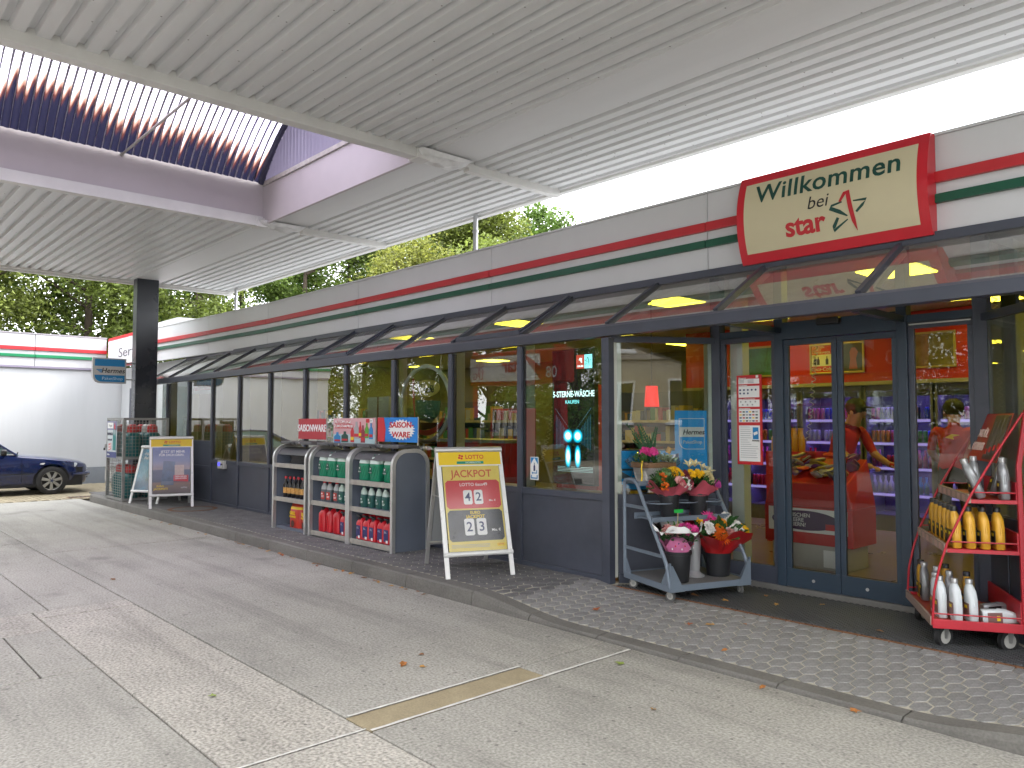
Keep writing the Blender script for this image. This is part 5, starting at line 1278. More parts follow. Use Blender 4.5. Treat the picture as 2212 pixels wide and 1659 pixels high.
# blue parcel board
t, hw, L, top, sheet, pol, tx = aboard('bright blue parcel sandwich board half hidden between the cage and the sea poster board', (-15.20, 4.49), (-14.70, 4.80), .62, 1.02, False, fw)
i_ = hw - .03
sheet(-i_, i_, .25, top, .0135, mat('parcel_poster_blue', (.03, .24, .40), .35, var=.9, vs=3.5), 'poster')
tx('Hier', .075, PWHITE, -.13, top - .09, bold=.015, shear=.2); tx('Pakete', .075, PWHITE, -.10, top - .17, bold=.015, shear=.2)
sheet(-i_, i_, .245, top, .0205, COVER, 'plastic_cover')

# ---------------------------------------------------------------- propane cage
cg = thing('propane_cage', 'steel mesh cage of propane cylinders in front of the dark column', 'cage', (-16.6, 4.48, ZP))
CW, CD, CH = 1.0, .78, 1.56
for x in (0, CW):
    for y in (0, CD): MB().bb(x - .022, x + .022, y - .022, y + .022, 0, CH).build('corner_post', STEEL, cg)
for z in (.03, .80, CH - .02):
    for y in (0, CD): MB().bb(.022, CW - .022, y - .018, y + .018, z - .02, z + .02).build('cross_bar', STEEL, cg)
    for x in (0, CW): MB().bb(x - .018, x + .018, .022, CD - .022, z - .02, z + .02).build('cross_bar', STEEL, cg)
MB().bb(.02, CW - .02, .02, CD - .02, .79, .80).build('shelf_grid', STEEL, cg); MB().bb(.02, CW - .02, .02, CD - .02, .02, .03).build('floor_grid', STEEL, cg)
def grid(p, u, w, h, pu, pv, r=.003):
    mb = MB(); p, u = Vector(p), Vector(u)
    k = int(w / pu)
    for i in range(k + 1): mb.bar(p + u * (w * i / k), p + u * (w * i / k) + Vector((0, 0, h)), r * 2, r * 2, up=u)
    k = int(h / pv)
    for i in range(k + 1): mb.bar(p + Vector((0, 0, h * i / k)), p + u * w + Vector((0, 0, h * i / k)), r * 2, r * 2)
    return mb.build('wire_mesh', STEEL, cg)
grid((.03, -.005, .05), (1, 0, 0), CW - .06, .73, .12, .047, .004); grid((.03, -.005, .83), (1, 0, 0), CW - .06, .70, .075, .075)
for z, h in ((.05, .73), (.83, .70)):
    grid((CW, .03, z), (0, 1, 0), CD - .06, h, .06, .06); grid((.03, CD, z), (1, 0, 0), CW - .06, h, .06, .06); grid((0, .03, z), (0, 1, 0), CD - .06, h, .06, .06)
gs = MB().bb(.0, .62, -.02, -.012, .80, 1.50).build('sign_board', mat('gas_sign', (.50, .54, .56), .45), cg)
def card2(x0, x1, z0, z1, m, nm, o=-.022): return MB().bb(x0, x1, o - .001, o, z0, z1).build(nm, m, gs)
card2(0, .62, .80, .91, mat('gas_blue', (.05, .06, .18), .5), 'blue_band'); card2(0, .62, 1.33, 1.50, mat('gas_lilac', (.20, .20, .33), .5), 'lilac_band'); card2(.04, .40, 1.36, 1.47, PWHITE, 'name_panel', -.0235)
text('PROPANGAS', .072, mat('print_slate', (.08, .08, .12), .5, var=0), gs, (.20, -.0235, 1.25), sx=.85, bold=.01); text('Vertriebsstelle', .058, mat('print_slate', (.08, .08, .12)), gs, (.20, -.0235, 1.14), sx=.8)
text('Hotline', .05, PWHITE, gs, (.12, -.0245, .855)); text('Propan', .075, PGREY, gs, (.22, -.0255, 1.415))
MB().ext([(.1, .93), (.28, .96), (.29, 1.08), (.12, 1.06)], (0, -.0235, 0), EXu, EZ, (0, -.001, 0)).build('red_stamp', PRED, gs); MB().ext([(.115, .945), (.265, .972), (.275, 1.068), (.132, 1.048)], (0, -.0245, 0), EXu, EZ, (0, -.001, 0)).build('stamp_field', PWHITE, gs)
for i in range(3): MB().bb(.14, .255, -.0265, -.0255, .975 + .03 * i, .99 + .03 * i).build('stamp_print', PRED, gs)
for x in (.44, .53): MB().ext(pbottle(x, .94, .1, .42, None, None), (0, -.0235, 0), EXu, EZ, (0, -.001, 0)).build('cylinder_picture', mat('print_teal', (.02, .20, .20), .5, var=0), gs)
MB().ext(pbottle(.50, 1.34, .08, .12, None, None), (0, -.0255, 0), EXu, EZ, (0, -.001, 0)).build('cap_picture', PRED, gs)
MB().bb(-.05, .0, -.05, -.01, .98, 1.05).build('padlock_hasp', STEEL, cg, bevel=.006); MB().cyl((-.03, -.055, .93), (-.03, -.055, .98), .018, n=8).build('padlock', BLACKP, cg)
TEALC = mat('cylinder_teal', (.006, .115, .115), .4, 0, .12, 5)
cy = thing('gas_cylinder', '-', 'gas cylinder')
MB().lathe([(.09, 0), (.115, .01), (.115, .03), (.135, .04), (.148, .08), (.148, .40), (.135, .45), (.09, .485), (.04, .50), (.035, .52)], 24).build('body', TEALC, cy, smooth=40)
MB().lathe([(.148, .23), (.151, .235), (.151, .245), (.148, .25)], 24, caps=False).build('weld_seam', TEALC, cy, smooth=30)
MB().lathe([(.09, .48), (.095, .50), (.09, .60), (.055, .635), (.04, .64)], 16).build('valve_cap', mat('cap_red', (.48, .03, .03), .4), cy, smooth=40)
MB().lathe([(.116, .0), (.118, .02)], 24, caps=False).build('foot_ring', TEALC, cy)
ug = []
cells_ = [(x, y) for y in (.20, .56) for x in (.18, .50, .82)]
names_ = ['left', 'middle', 'right']
for lv, z in (('upper', .80), ('lower', .03)):
    for i, (x, y) in enumerate(cells_):
        o = spawn(cy, ug, (-16.6 + x, 4.48 + y, ZP + z), i * .7, f'teal gas cylinder, {names_[i % 3]} of the {"front" if i < 3 else "rear"} row on the {lv} cage shelf', 'gas cylinders in the cage')
        if lv == 'upper' and i in (1, 4):
            for ch in o.children:
                if ch.name.startswith('valve_cap'):
                    ch.data = ch.data.copy(); ch.data.materials[0] = mat('cap_white', (.6, .58, .55), .4)
# manhole cover by the left board
mh = thing('manhole_cover', 'round stone manhole cover in a rusty ring under the sea poster board', 'manhole cover', (-13.45, 4.98, .126))
MB().lathe([(.40, 0), (.40, .008), (.33, .008), (.33, 0)], 32, caps=False).build('iron_ring', RUST, mh)
MB().lathe([(.325, 0), (.325, .007), (.001, .007)], 32, caps=False).build('stone_lid', KERB, mh)
dg = thing('drain_grate', 'rusty iron drain grate in the clinker yard beside the pavement end', 'drain grate', (-18.62, 4.62, -.012))
MB().bb(-.14, .14, -.36, .36, 0, .014).build('frame', RUST, dg)
for i in range(9): MB().bb(-.12, .12, -.33 + .077 * i, -.29 + .077 * i, .0145, .0185).build('slot', PBLACK, dg)
# ---------------------------------------------------------------- flower trolley
CARTM = mat('trolley_grey', (.17, .21, .26), .4, .25, .08, 5)
fl0, fl1 = Vector((-3.91, 5.38, 0)), Vector((-3.63, 6.18, 0))
fang = math.atan2(fl1.y - fl0.y, fl1.x - fl0.x)
FZ = .125
ft = thing('flower_trolley', 'grey steel flower trolley on castors left of the sliding doors', 'trolley', (fl0.x, fl0.y, FZ), fang)
FWd, FD = .83, .70
MB().bb(0, FWd, 0, FD, .085, .105).build('platform', mat('ribbed_plate', (.20, .20, .195), .55, .3, .08, 4, bump=.6, bs=90), ft)
for (a, b, c_, d_) in [(-.008, FWd + .008, -.012, 0), (-.008, FWd + .008, FD, FD + .012), (-.012, 0, 0, FD), (FWd, FWd + .012, 0, FD)]: MB().bb(a, b, c_, d_, .062, .115).build('platform_edge', CARTM, ft, bevel=.003)
def bez(pts, n=6):
    out = [Vector(pts[0])]
    for i in range(1, len(pts) - 1):
        p0, p1, p2 = [Vector(q) for q in pts[i - 1:i + 2]]; a = p1 + (p0 - p1).normalized() * min(.06, (p0 - p1).length / 2); b = p1 + (p2 - p1).normalized() * min(.06, (p2 - p1).length / 2)
        out += [(1 - k / n) ** 2 * a + 2 * k / n * (1 - k / n) * p1 + (k / n) ** 2 * b for k in range(n + 1)]
    return out + [Vector(pts[-1])]
for x in (.0, FWd):
    MB().tube(bez([(x, FD, .10), (x, FD, .955), (x, .51, .955), (x, .035, .27), (x, .0, .10)]), .0165, 8).build('side_frame', CARTM, ft, smooth=40)
    MB().bar((x, FD, .34), (x, .09, .34), .012, .028).build('side_rail', CARTM, ft); MB().bar((x, FD, .72), (x, .37, .72), .012, .028).build('side_rail', CARTM, ft)
    MB().ext([(0, .06), (.17, .06), (.02, .30), (0, .30)], (x - .006, -.016, 0), (0, 1, 0), EZ, (.012, 0, 0)).build('gusset', CARTM, ft)
    MB().ext([(0, .06), (.15, .06), (.02, .27), (0, .27)], (x - .006 if x else x - .006, FD + .016, 0), (0, -1, 0), EZ, (.012, 0, 0)).build('gusset', CARTM, ft)
for x in (.0, FWd): MB().ext([(0, .06), (.14 if x == 0 else -.14, .06), (.02 if x == 0 else -.02, .28), (0, .28)], (x, -.014, 0), (1, 0, 0), EZ, (0, -.004, 0)).build('gusset', CARTM, ft)
def tray(y0, y1, z):
    MB().bb(.02, FWd - .02, y0, y1, z - .008, z).build('tray', CARTM, ft)
    MB().bb(.0, FWd, y0 - .01, y0, z - .022, z + .02).build('tray_lip', CARTM, ft, bevel=.003); MB().bb(.0, FWd, y1, y1 + .01, z - .02, z + .035).build('tray_lip', CARTM, ft)
tray(.26, .53, .63); tray(.47, .70, .93)
for k in range(3):
    MB().tube([(.17 + .27 * k + .12 * math.cos(2 * math.pi * i / 16), .40 + .12 * math.sin(2 * math.pi * i / 16), .76) for i in range(16)], .006, 6, closed=True).build('pot_ring', CARTM, ft, smooth=40)
def castor(t, x, y, r, m=None, fork=None, rz=0, top=.1, w=.026):
    c = thing('castor', '-', 'castor'); c.parent = t; c.location = (x, y, 0); c.rotation_euler = (0, 0, rz); del c['label']; del c['category']
    MB().tube([(-w / 2, 0, r), (w / 2, 0, r)], r, 18).build('tyre', m or RUBBER, c, smooth=40)
    MB().tube([(-w / 2 - .002, 0, r), (w / 2 + .002, 0, r)], r * .66, 16).build('wheel_disc', mat('castor_disc', (.42, .41, .38), .5, var=.1), c, smooth=40)
    MB().tube([(-w / 2 - .01, 0, r), (w / 2 + .01, 0, r)], r * .18, 8).build('axle', STEEL, c)
    for s in (-1, 1): MB().ext([(-.012, r - .01), (.012, r - .01), (.03, top), (-.02, top)], (s * (w / 2 + .006) - .0015, 0, 0), (0, 1, 0), EZ, (.003, 0, 0)).build('fork_plate', STEEL, c)
    MB().bb(-w / 2 - .012, w / 2 + .012, -.03, .04, top - .008, top).build('top_plate', STEEL, c)
    return c
GREYT = mat('grey_tyre', (.10, .10, .10), .6)
for (x, y, a) in [(.05, .06, .5), (FWd - .05, .06, -.2), (.05, FD - .06, .8), (FWd - .05, FD - .06, .1)]: castor(ft, x, y, .041, GREYT, rz=a, top=.088, w=.024).location.z = -.026
# ---- pots and bouquets; positions are given on the trolley
FM = Matrix.Translation((fl0.x, fl0.y, FZ)) @ Matrix.Rotation(fang, 4, 'Z')
def fpos(x, y, z): return FM @ Vector((x, y, z))
POT = mat('pot_black', (.018, .019, .022), .45, 0, .1, 6)
def pot(label, x, y, z, r0, r1, h):
    t = thing('flower_bucket', label, 'bucket', fpos(x, y, z), 0, 'black flower buckets')
    MB().lathe([(r0, 0), (r0 + .002, .004), (r1, h), (r1 + .004, h), (r1 + .004, h + .008), (r1 - .004, h + .008), (r0 - .002, .01), (.001, .01)], 28, caps=False).build('body', POT, t, smooth=40)
    MB().lathe([(r1 - .001, h - .022), (r1 + .005, h - .02), (r1 + .006, h - .002), (r1, h)], 28, caps=False).build('rim', POT, t, smooth=30)
    return t
pot('left black bucket on the middle tray of the flower trolley', .27, .385, .632, .072, .093, .205)
pot('right black bucket on the middle tray of the flower trolley', .60, .40, .632, .072, .093, .205)
pot('black bucket at the lower left of the flower trolley, under the pink wrapped flowers', .20, .17, .107, .092, .118, .255)
pot('black bucket at the lower right of the flower trolley, under the red wrapped flowers', .70, .26, .107, .098, .122, .255)
va = thing('silver_vase', 'tall silver plastic vase standing between the two lower buckets', 'vase', fpos(.47, .30, .107))
SILV = mat('silver_plastic', (.45, .46, .47), .3, .5, .05, 5)
MB().lathe([(.088, 0), (.09, .012), (.06, .03), (.045, .05), (.05, .07), (.062, .36), (.068, .365), (.062, .37), (.048, .08)], 28, caps=False).build('body', SILV, va, smooth=40)
PETC = {}
def pet(name, col, rough=.5): return mat('petal_' + name, col, rough, 0, .12, 40)
Ppink = pet('pink', (.72, .05, .28)); Pmag = pet('magenta', (.42, .02, .16)); Pyell = pet('yellow', (.85, .50, .01)); Pora = pet('orange', (.68, .13, .01)); Pwht = pet('white', (.72, .70, .66)); Pcrm = pet('cream', (.72, .62, .32)); Plpk = pet('lightpink', (.66, .32, .30)); Pred_ = pet('darkred', (.16, .02, .03)); LEAF = mat('bouquet_leaf', (.035, .11, .025), .5, 0, .35, 9); LEAFL = mat('bouquet_leaf_light', (.13, .22, .07), .5, 0, .3, 9)
EYE = pet('eye', (.12, .05, .01))
def frame_of(nrm):
    nrm = nrm.normalized(); a = nrm.orthogonal().normalized(); return a, nrm.cross(a), nrm
def gerbera(t, p, nrm, r, m, rows=2, n=16, eye=EYE):
    r *= 1.2
    a, b, nn = frame_of(nrm); mb = MB()
    for k in range(rows):
        rr = r * (1 - .28 * k); zo = .012 * k
        for i in range(n):
            th = 2 * math.pi * (i + .5 * k) / n; d = a * math.cos(th) + b * math.sin(th); s = a * -math.sin(th) + b * math.cos(th); w = rr * 2.6 / n * 1.2 / 2
            q = [p + d * rr * .18 + nn * zo - s * w * .4, p + d * rr * .18 + nn * zo + s * w * .4, p + d * rr * .65 + nn * (zo + .014) + s * w, p + d * rr + nn * (zo + .004), p + d * rr * .65 + nn * (zo + .014) - s * w]
            mb.add(q, [(0, 1, 2, 3, 4)])
    o = mb.build('bloom', m, t)
    e = MB(); e.blob((0, 0, 0), r * .24, 8, 4, sz=.5); eo = e.build('bloom_eye', eye, o); eo.matrix_local = Matrix.Translation(p + nn * .014) @ nn.to_track_quat('Z', 'Y').to_matrix().to_4x4()
def cluster(t, p, nrm, r, m, k=22, s=.011, rg=None, nm='bloom'):
    s *= 1.35; a, b, nn = frame_of(nrm); mb = MB(); rg = rg or random.Random(int(p.x * 1000))
    for i in range(k):
        th = rg.uniform(0, 6.28); q = r * math.sqrt(rg.random()); c = p + a * q * math.cos(th) + b * q * math.sin(th) + nn * (math.sqrt(max(0, r * r - q * q)) * .7 + rg.uniform(-.006, .006))
        d = Vector((rg.uniform(-1, 1), rg.uniform(-1, 1), rg.uniform(.2, 1))).normalized(); aa, bb, _ = frame_of(d)
        for j in range(4):
            th2 = j * math.pi / 2; e1 = aa * math.cos(th2) + bb * math.sin(th2); e2 = aa * math.cos(th2 + 1.57) + bb * math.sin(th2 + 1.57)
            mb.add([c, c + (e1 * .9 + e2 * .1) * s + d * s * .4, c + (e1 + e2) * s * .8 + d * s * .6, c + (e2 * .9 + e1 * .1) * s + d * s * .4], [(0, 1, 2, 3)])
    return mb.build(nm, m, t)
def rose(t, p, nrm, r, m):
    a, b, nn = frame_of(nrm); mb = MB()
    for k in range(5):
        rr = r * (1 - .18 * k)
        for i in range(5):
            th = 2 * math.pi * (i + .4 * k) / 5
            pts = []
            for (da, h, q) in [(-.55, -.3, .7), (.55, -.3, .7), (.75, .25, 1.0), (.3, .52 + .1 * k, 1.02), (-.3, .52 + .1 * k, 1.02), (-.75, .25, 1.0)]:
                d = a * math.cos(th + da) + b * math.sin(th + da); pts.append(p + d * rr * q + nn * r * h)
            mb.add(pts, [(0, 1, 2, 3, 4, 5)])
    return mb.build('bloom', m, t)
def lily(t, p, nrm, r, m):
    a, b, nn = frame_of(nrm); mb = MB()
    for i in range(6):
        th = 2 * math.pi * i / 6; d = a * math.cos(th) + b * math.sin(th); s = a * -math.sin(th) + b * math.cos(th)
        mb.add([p, p + d * r * .45 + nn * r * .6 + s * r * .2, p + d * r + nn * r * .75, p + d * r * .45 + nn * r * .6 - s * r * .2], [(0, 1, 2, 3)])
    return mb.build('bloom', m, t)
def leaves(t, c, R_, n, size, m, rg, up=.6, nm='foliage'):
    mb = MB()
    for i in range(n):
        th = rg.uniform(0, 6.28); el = rg.uniform(.1, 1.2); d = Vector((math.cos(th) * math.cos(el), math.sin(th) * math.cos(el), math.sin(el) * up)); p = c + d * R_ * rg.uniform(.35, 1.0)
        dr = (d + Vector((rg.uniform(-.6, .6), rg.uniform(-.6, .6), rg.uniform(-.2, .5)))).normalized(); s = dr.cross(Vector((rg.uniform(-1, 1), rg.uniform(-1, 1), 1))).normalized(); k = dr.cross(s); L_ = size * rg.uniform(.7, 1.3); w = L_ * .22
        mb.add([p, p + dr * L_ * .4 + s * w, p + dr * L_ * .75 + s * w * .8 - k * .01, p + dr * L_, p + dr * L_ * .75 - s * w * .8 - k * .01, p + dr * L_ * .4 - s * w], [(0, 1, 2, 3), (0, 3, 4, 5)])
    return mb.build(nm, m, t)
def wrap(t, r0, r1, z0, z1, m, seed, n=40, k=7, wav=.18, back=0.0, nm='paper_wrap'):
    mb = MB(); rg = random.Random(seed); ph = [rg.uniform(0, 6.28) for _ in range(6)]
    for i in range(k + 1):
        s = i / k
        for j in range(n):
            a = 2 * math.pi * j / n; q = sum(math.sin(a * f + ph[f % 6] + s * 2) for f in (3, 5, 7, 11)) / 4
            rr = r0 + (r1 - r0) * s ** 1.25; rr *= 1 + wav * s * q
            bk = back * max(0, math.sin(a - .3)) ** 2
            mb.v.append((rr * math.cos(a), rr * math.sin(a), z0 + (z1 - z0 + bk) * s + .03 * s * math.sin(a * 4 + ph[0]) + .012 * math.sin(a * 9 + ph[2]) * s))
    mb.f = [(i * n + j, i * n + (j + 1) % n, (i + 1) * n + (j + 1) % n, (i + 1) * n + j) for i in range(k) for j in range(n)]; mb.m = [0] * len(mb.f)
    return mb.build(nm, m, t, smooth=28)
VU = Vector((-.25, -.35, 1))     # blooms lean to the front
PAPER_P = mat('pink_paper', (.56, .10, .14), .4, 0, .1, 8); PAPER_R = mat('red_paper', (.42, .012, .015), .35, 0, .12, 8)
def V(*a): return Vector(a)
rg = random.Random(11)
# left upper bouquet
b = thing('flower_bouquet', 'pink wrapped bouquet with one yellow sunflower in the left bucket of the middle tray', 'bouquet', fpos(.27, .385, .835), fang, 'bouquets on the flower trolley'); b.scale = (1.12, 1.12, 1.3)
wrap(b, .075, .185, -.02, .07, PAPER_P, 4); leaves(b, V(0, 0, .03), .15, 90, .07, LEAF, rg); leaves(b, V(0, 0, .06), .13, 45, .05, LEAFL, rg)
mb = MB()
for i in range(14):
    a = -2.6 + .18 * i; d = V(math.cos(a) * .8, math.sin(a) * .3 + .3, 1).normalized(); p0 = V(-.10 + .004 * i, -.05, .06); s = d.cross(V(0, 1, 0)).normalized(); mb.add([p0 - s * .005, p0 + s * .005, p0 + d * .15], [(0, 1, 2)])
mb.build('grass_blades', LEAF, b)
gerbera(b, V(.04, -.03, .145), V(-.05, -.55, 1), .068, Pyell, 3, 18, Pyell)
cluster(b, V(.07, -.12, .07), V(.1, -1, .8), .05, Pwht, 40, .008); cluster(b, V(.01, -.13, .075), V(-.2, -1, .7), .035, Plpk, 14, .018); cluster(b, V(-.11, -.10, .05), V(-.6, -1, .8), .03, Pora, 10, .012); cluster(b, V(-.10, -.06, .115), V(-.6, -.6, .8), .025, Pora, 8, .012); cluster(b, V(.14, -.03, .10), V(.6, -.7, .8), .045, Pred_, 22, .016); cluster(b, V(-.04, -.02, .12), V(-.2, -.4, 1), .05, LEAFL, 30, .014, nm='green_button_flowers')
# right upper bouquet
b = thing('flower_bouquet', 'pink wrapped bouquet of cream lilies in the right bucket of the middle tray', 'bouquet', fpos(.60, .40, .835), fang, 'bouquets on the flower trolley'); b.scale = (1.12, 1.12, 1.3)
wrap(b, .08, .165, -.02, .06, PAPER_P, 9); leaves(b, V(0, 0, .03), .14, 90, .07, LEAF, rg)
for i in range(9): cluster(b, V(-.11 + .022 * (i % 5), -.075 + .03 * (i // 5), .115 + .014 * (i % 3)), V(-.3, -.7, 1), .019, Pyell, 22, .008)
for (x, y, z) in [(-.06, .04, .17), (.0, .05, .175), (.05, .02, .15), (.07, -.03, .13)]: lily(b, V(x, y, z), V(x * 3, -.4, 1), .062, Pcrm)
gerbera(b, V(.05, -.06, .11), V(.2, -.8, .8), .058, Pcrm, 3, 20, Pcrm); rose(b, V(.11, -.10, .06), V(.5, -1, .6), .034, pet('rosepink', (.58, .08, .35)))
# lower left, patterned cellophane sleeve
b = thing('flower_bouquet', 'small flowers in pink and white patterned cellophane in the lower left bucket', 'bouquet', fpos(.20, .17, .355), fang, 'bouquets on the flower trolley'); b.scale = (1.05, 1.05, 1.4)
wrap(b, .085, .155, -.02, .085, mat('pink_print_sleeve', (.58, .17, .34), .3, 0, .2, 14), 5, wav=.10); wrap(b, .156, .195, .088, .13, glass('cellophane', (.93, .93, .93), 1.6), 5, wav=.10, nm='cellophane_sleeve', back=.06); wrap(b, .196, .205, .135, .155, PWHITE, 5, wav=.10, nm='white_scalloped_band', back=.05)
for i in range(14):
    a = -2.9 + .2 * i; q = .13; MB().blob((q * math.cos(a), q * math.sin(a), .05 + .02 * math.sin(i * 2.1)), .006, 6, 4).build('printed_dot', [PRED, PNAVY, PWHITE][i % 3], b)
leaves(b, V(0, 0, .06), .15, 110, .05, LEAF, rg)
for (x, y, m, r_) in [(-.10, -.02, Plpk, .045), (-.06, -.07, Plpk, .04), (-.02, .02, Pyell, .025), (.03, -.05, Pmag, .05), (.09, -.02, Ppink, .045), (.12, -.06, Ppink, .04), (.05, .04, Plpk, .035), (-.07, .05, Pred_, .03)]: cluster(b, V(x, y, .125), V(x * 2, -.5, 1), r_, m, 34, .011)
MB().cyl((0, .0, .1), (.01, .0, .25), .003, n=6).build('label_stick', mat('stick', (.5, .4, .2)), b); MB().bb(-.03, .06, -.003, .0, .24, .262).build('plant_tag', mat('tag_green', (.02, .4, .06), .4), b, bevel=.003)
# lower right, big red wrap
b = thing('flower_bouquet', 'large gerbera bouquet in crumpled red paper in the lower right bucket', 'bouquet', fpos(.70, .26, .355), fang, 'bouquets on the flower trolley'); b.scale = (1.22, 1.22, 1.4)
wrap(b, .10, .235, -.03, .10, PAPER_R, 21, wav=.26, back=.14); leaves(b, V(0, 0, .05), .19, 120, .08, LEAF, rg)
for (x, y, z, r_, m) in [(-.07, .0, .17, .068, Ppink), (-.07, -.13, .09, .066, Pora)]: gerbera(b, V(x, y, z), V(x * 2, -1, .9), r_, m, 3, 20)
for (x, y, z) in [(.04, -.12, .11), (.08, -.10, .125), (.06, -.13, .085), (.11, -.12, .09), (.10, -.09, .135), (.02, -.11, .10), (-.14, -.09, .12), (-.12, -.05, .14), (.08, .02, .18), (.11, .03, .175)]: cluster(b, V(x, y, z), V(0, -1, .8), .028, Pwht, 40, .011)
rose(b, V(.0, -.14, .10), V(0, -1, .8), .036, Plpk)
for (x, y, z) in [(.13, -.05, .14), (.16, -.06, .12), (.19, -.07, .105), (-.17, .0, .17)]: gerbera(b, V(x, y, z), V(.3, -.8, 1), .035, Pyell, 2, 14, Pyell)
gerbera(b, V(.0, -.05, .155), V(0, -.8, 1), .036, pet('amber', (.75, .28, .01)), 2, 14); gerbera(b, V(-.05, -.08, .13), V(0, -1, .8), .032, pet('amber2', (.75, .30, .01)), 2, 14)
# planted basket in clear foil on the top tray
b = thing('planted_basket', 'white wooden basket with pink kalanchoe and fern on the top tray of the trolley', 'planter', fpos(.24, .59, .932), fang); b.scale = (1.2, 1.2, 1.3)
MB().hexa([(-.11, -.07, 0), (.11, -.07, 0), (.11, .07, 0), (-.11, .07, 0)], [(-.135, -.09, .115), (.135, -.09, .115), (.135, .09, .115), (-.135, .09, .115)]).build('box', mat('whitewashed_wood', (.50, .48, .46), .7, 0, .25, 9, stretch=(1, 1, 6)), b, bevel=.004)
MB().bb(-.142, .142, -.098, .098, .10, .135).build('rim_board', mat('brown_wood', (.30, .17, .09), .6, 0, .3, 8, stretch=(1, 1, 6)), b, bevel=.004)
for (x, y) in [(-.06, -.03), (-.02, -.04), (-.09, -.01), (-.04, .02)]: cluster(b, V(x, y, .20), V(x, -.6, 1), .034, Ppink, 45, .010)
leaves(b, V(-.05, 0, .13), .10, 60, .05, LEAF, rg); leaves(b, V(.08, -.02, .13), .08, 60, .04, mat('variegated_leaf', (.26, .34, .22), .5, 0, .3, 20), rg)
mb = MB()
for fd in range(11):
    a = fd * .6; d0 = V(math.cos(a) * .35 - .25, math.sin(a) * .3, 1).normalized(); p = V(.0, .03, .14); L_ = .14 + .22 * ((fd * 5) % 4) / 3
    for i in range(14):
        s_ = i / 14; q = p + d0 * L_ * s_ + V(d0.x, d0.y, -.5) * L_ * s_ * s_ * .35; sd_ = d0.cross(V(0, .3, 1)).normalized()
        for sg_ in (-1, 1): mb.add([q, q + sd_ * sg_ * .045 * (1 - s_ * .7) + d0 * .012, q + sd_ * sg_ * .03 * (1 - s_ * .7) + d0 * .03], [(0, 1, 2)])
mb.build('fern_fronds', mat('fern_green', (.02, .09, .035), .5), b)
wrap(b, .12, .20, .02, .17, glass('clear_foil', (.98, .98, .98), .7), 13, wav=.22, nm='foil_wrap')
MB().cyl((.12, -.02, .2), (.135, -.03, .24), .02, n=10).build('twine_roll', mat('twine', (.42, .28, .12), .8, bump=.5, bs=80), b)
MB().tube([(-.15, -.08, .15), (-.165, -.09, .10), (-.155, -.085, .05), (-.165, -.09, .01)], .006, 5).build('gold_ribbon', PYEL, b)
# ---------------------------------------------------------------- red motor oil trolley
oz = .092
ot = thing('oil_trolley', 'red wire trolley of motor oil bottles at the right edge of the doors', 'trolley', (-2.395, 6.365, oz), R(-59.8))
OM = Matrix.Translation((-2.395, 6.365, oz)) @ Matrix.Rotation(R(-59.8), 4, 'Z')
def opos(x, y, z): return OM @ Vector((x, y, z))
RP = mat('trolley_red', (.44, .014, .028), .38, 0, .10, 5)
OW, OD = .87, .54
MB().bb(0, OW, 0, OD, .165, .18).build('base_tray', mat('tray_red_worn', (.40, .05, .035), .5, 0, .18, 7), ot)
MB().bb(0, OW, -.012, 0, .155, .215).build('price_rail', mat('price_rail', (.33, .24, .2), .5), ot)
MB().bb(OW, OW + .012, 0, OD, .14, .20).build('base_edge', RP, ot, bevel=.003); MB().bb(-.012, 0, 0, OD, .14, .20).build('base_edge', RP, ot, bevel=.003); MB().bb(0, OW, OD, OD + .012, .14, .20).build('base_edge', RP, ot)
rod = [(0, .16), (.015, .38), (.05, .54), (.10, .70), (.24, 1.01), (.40, 1.30), (.565, 1.57)]
for x in (0, OW):
    MB().tube([(x, a, b) for a, b in rod], .008, 8).build('front_rod', RP, ot, smooth=50)
    MB().tube([(x, OD, .15), (x, OD, .75), (x, OD - .02, 1.18), (x, OD + .04, 1.54)], .0, 4) if False else MB().bar((x, OD, .15), (x, OD - .01, 1.23), .03, .03, up=(1, 0, 0)).build('back_post', RP, ot, bevel=.003)
    MB().bar((x, OD - .01, 1.22), (x, OD + .045, 1.59), .03, .03, up=(1, 0, 0)).build('back_post', RP, ot, bevel=.003)
def oshelf(yf, z, name):
    MB().bb(.01, OW - .01, yf, OD - .02, z - .008, z).build('wire_shelf', RP, ot)
    for x in (.0, OW): MB().bb(x - .004, x + .004, yf, OD, z - .022, z + .002).build('shelf_edge', RP, ot); MB().cyl((x, yf + .02, z + .05), (x, OD, z + .05), .005, n=6).build('side_wire', RP, ot)
    MB().bb(.0, OW, yf - .018, yf, z - .022, z + .035).build('price_rail', mat('price_rail', (.33, .24, .2)), ot)
    for i in range(6): MB().bb(.05 + .135 * i, .12 + .135 * i, yf - .0205, yf - .0185, z - .015, z + .025).build('price_card', mat('price_card', (.5, .33, .28), .4), ot)
    MB().bb(0, OW, OD - .03, OD - .015, z, z + .12).build('back_plate', RP, ot)
oshelf(.10, .665, 'a'); oshelf(.25, .995, 'b')
for x in (0, OW): MB().cyl((x, .01, .235), (x, OD, .235), .005, n=6).build('side_wire', RP, ot)
MB().bb(.0, OW, OD - .025, OD - .012, .2, .34).build('back_plate', RP, ot)
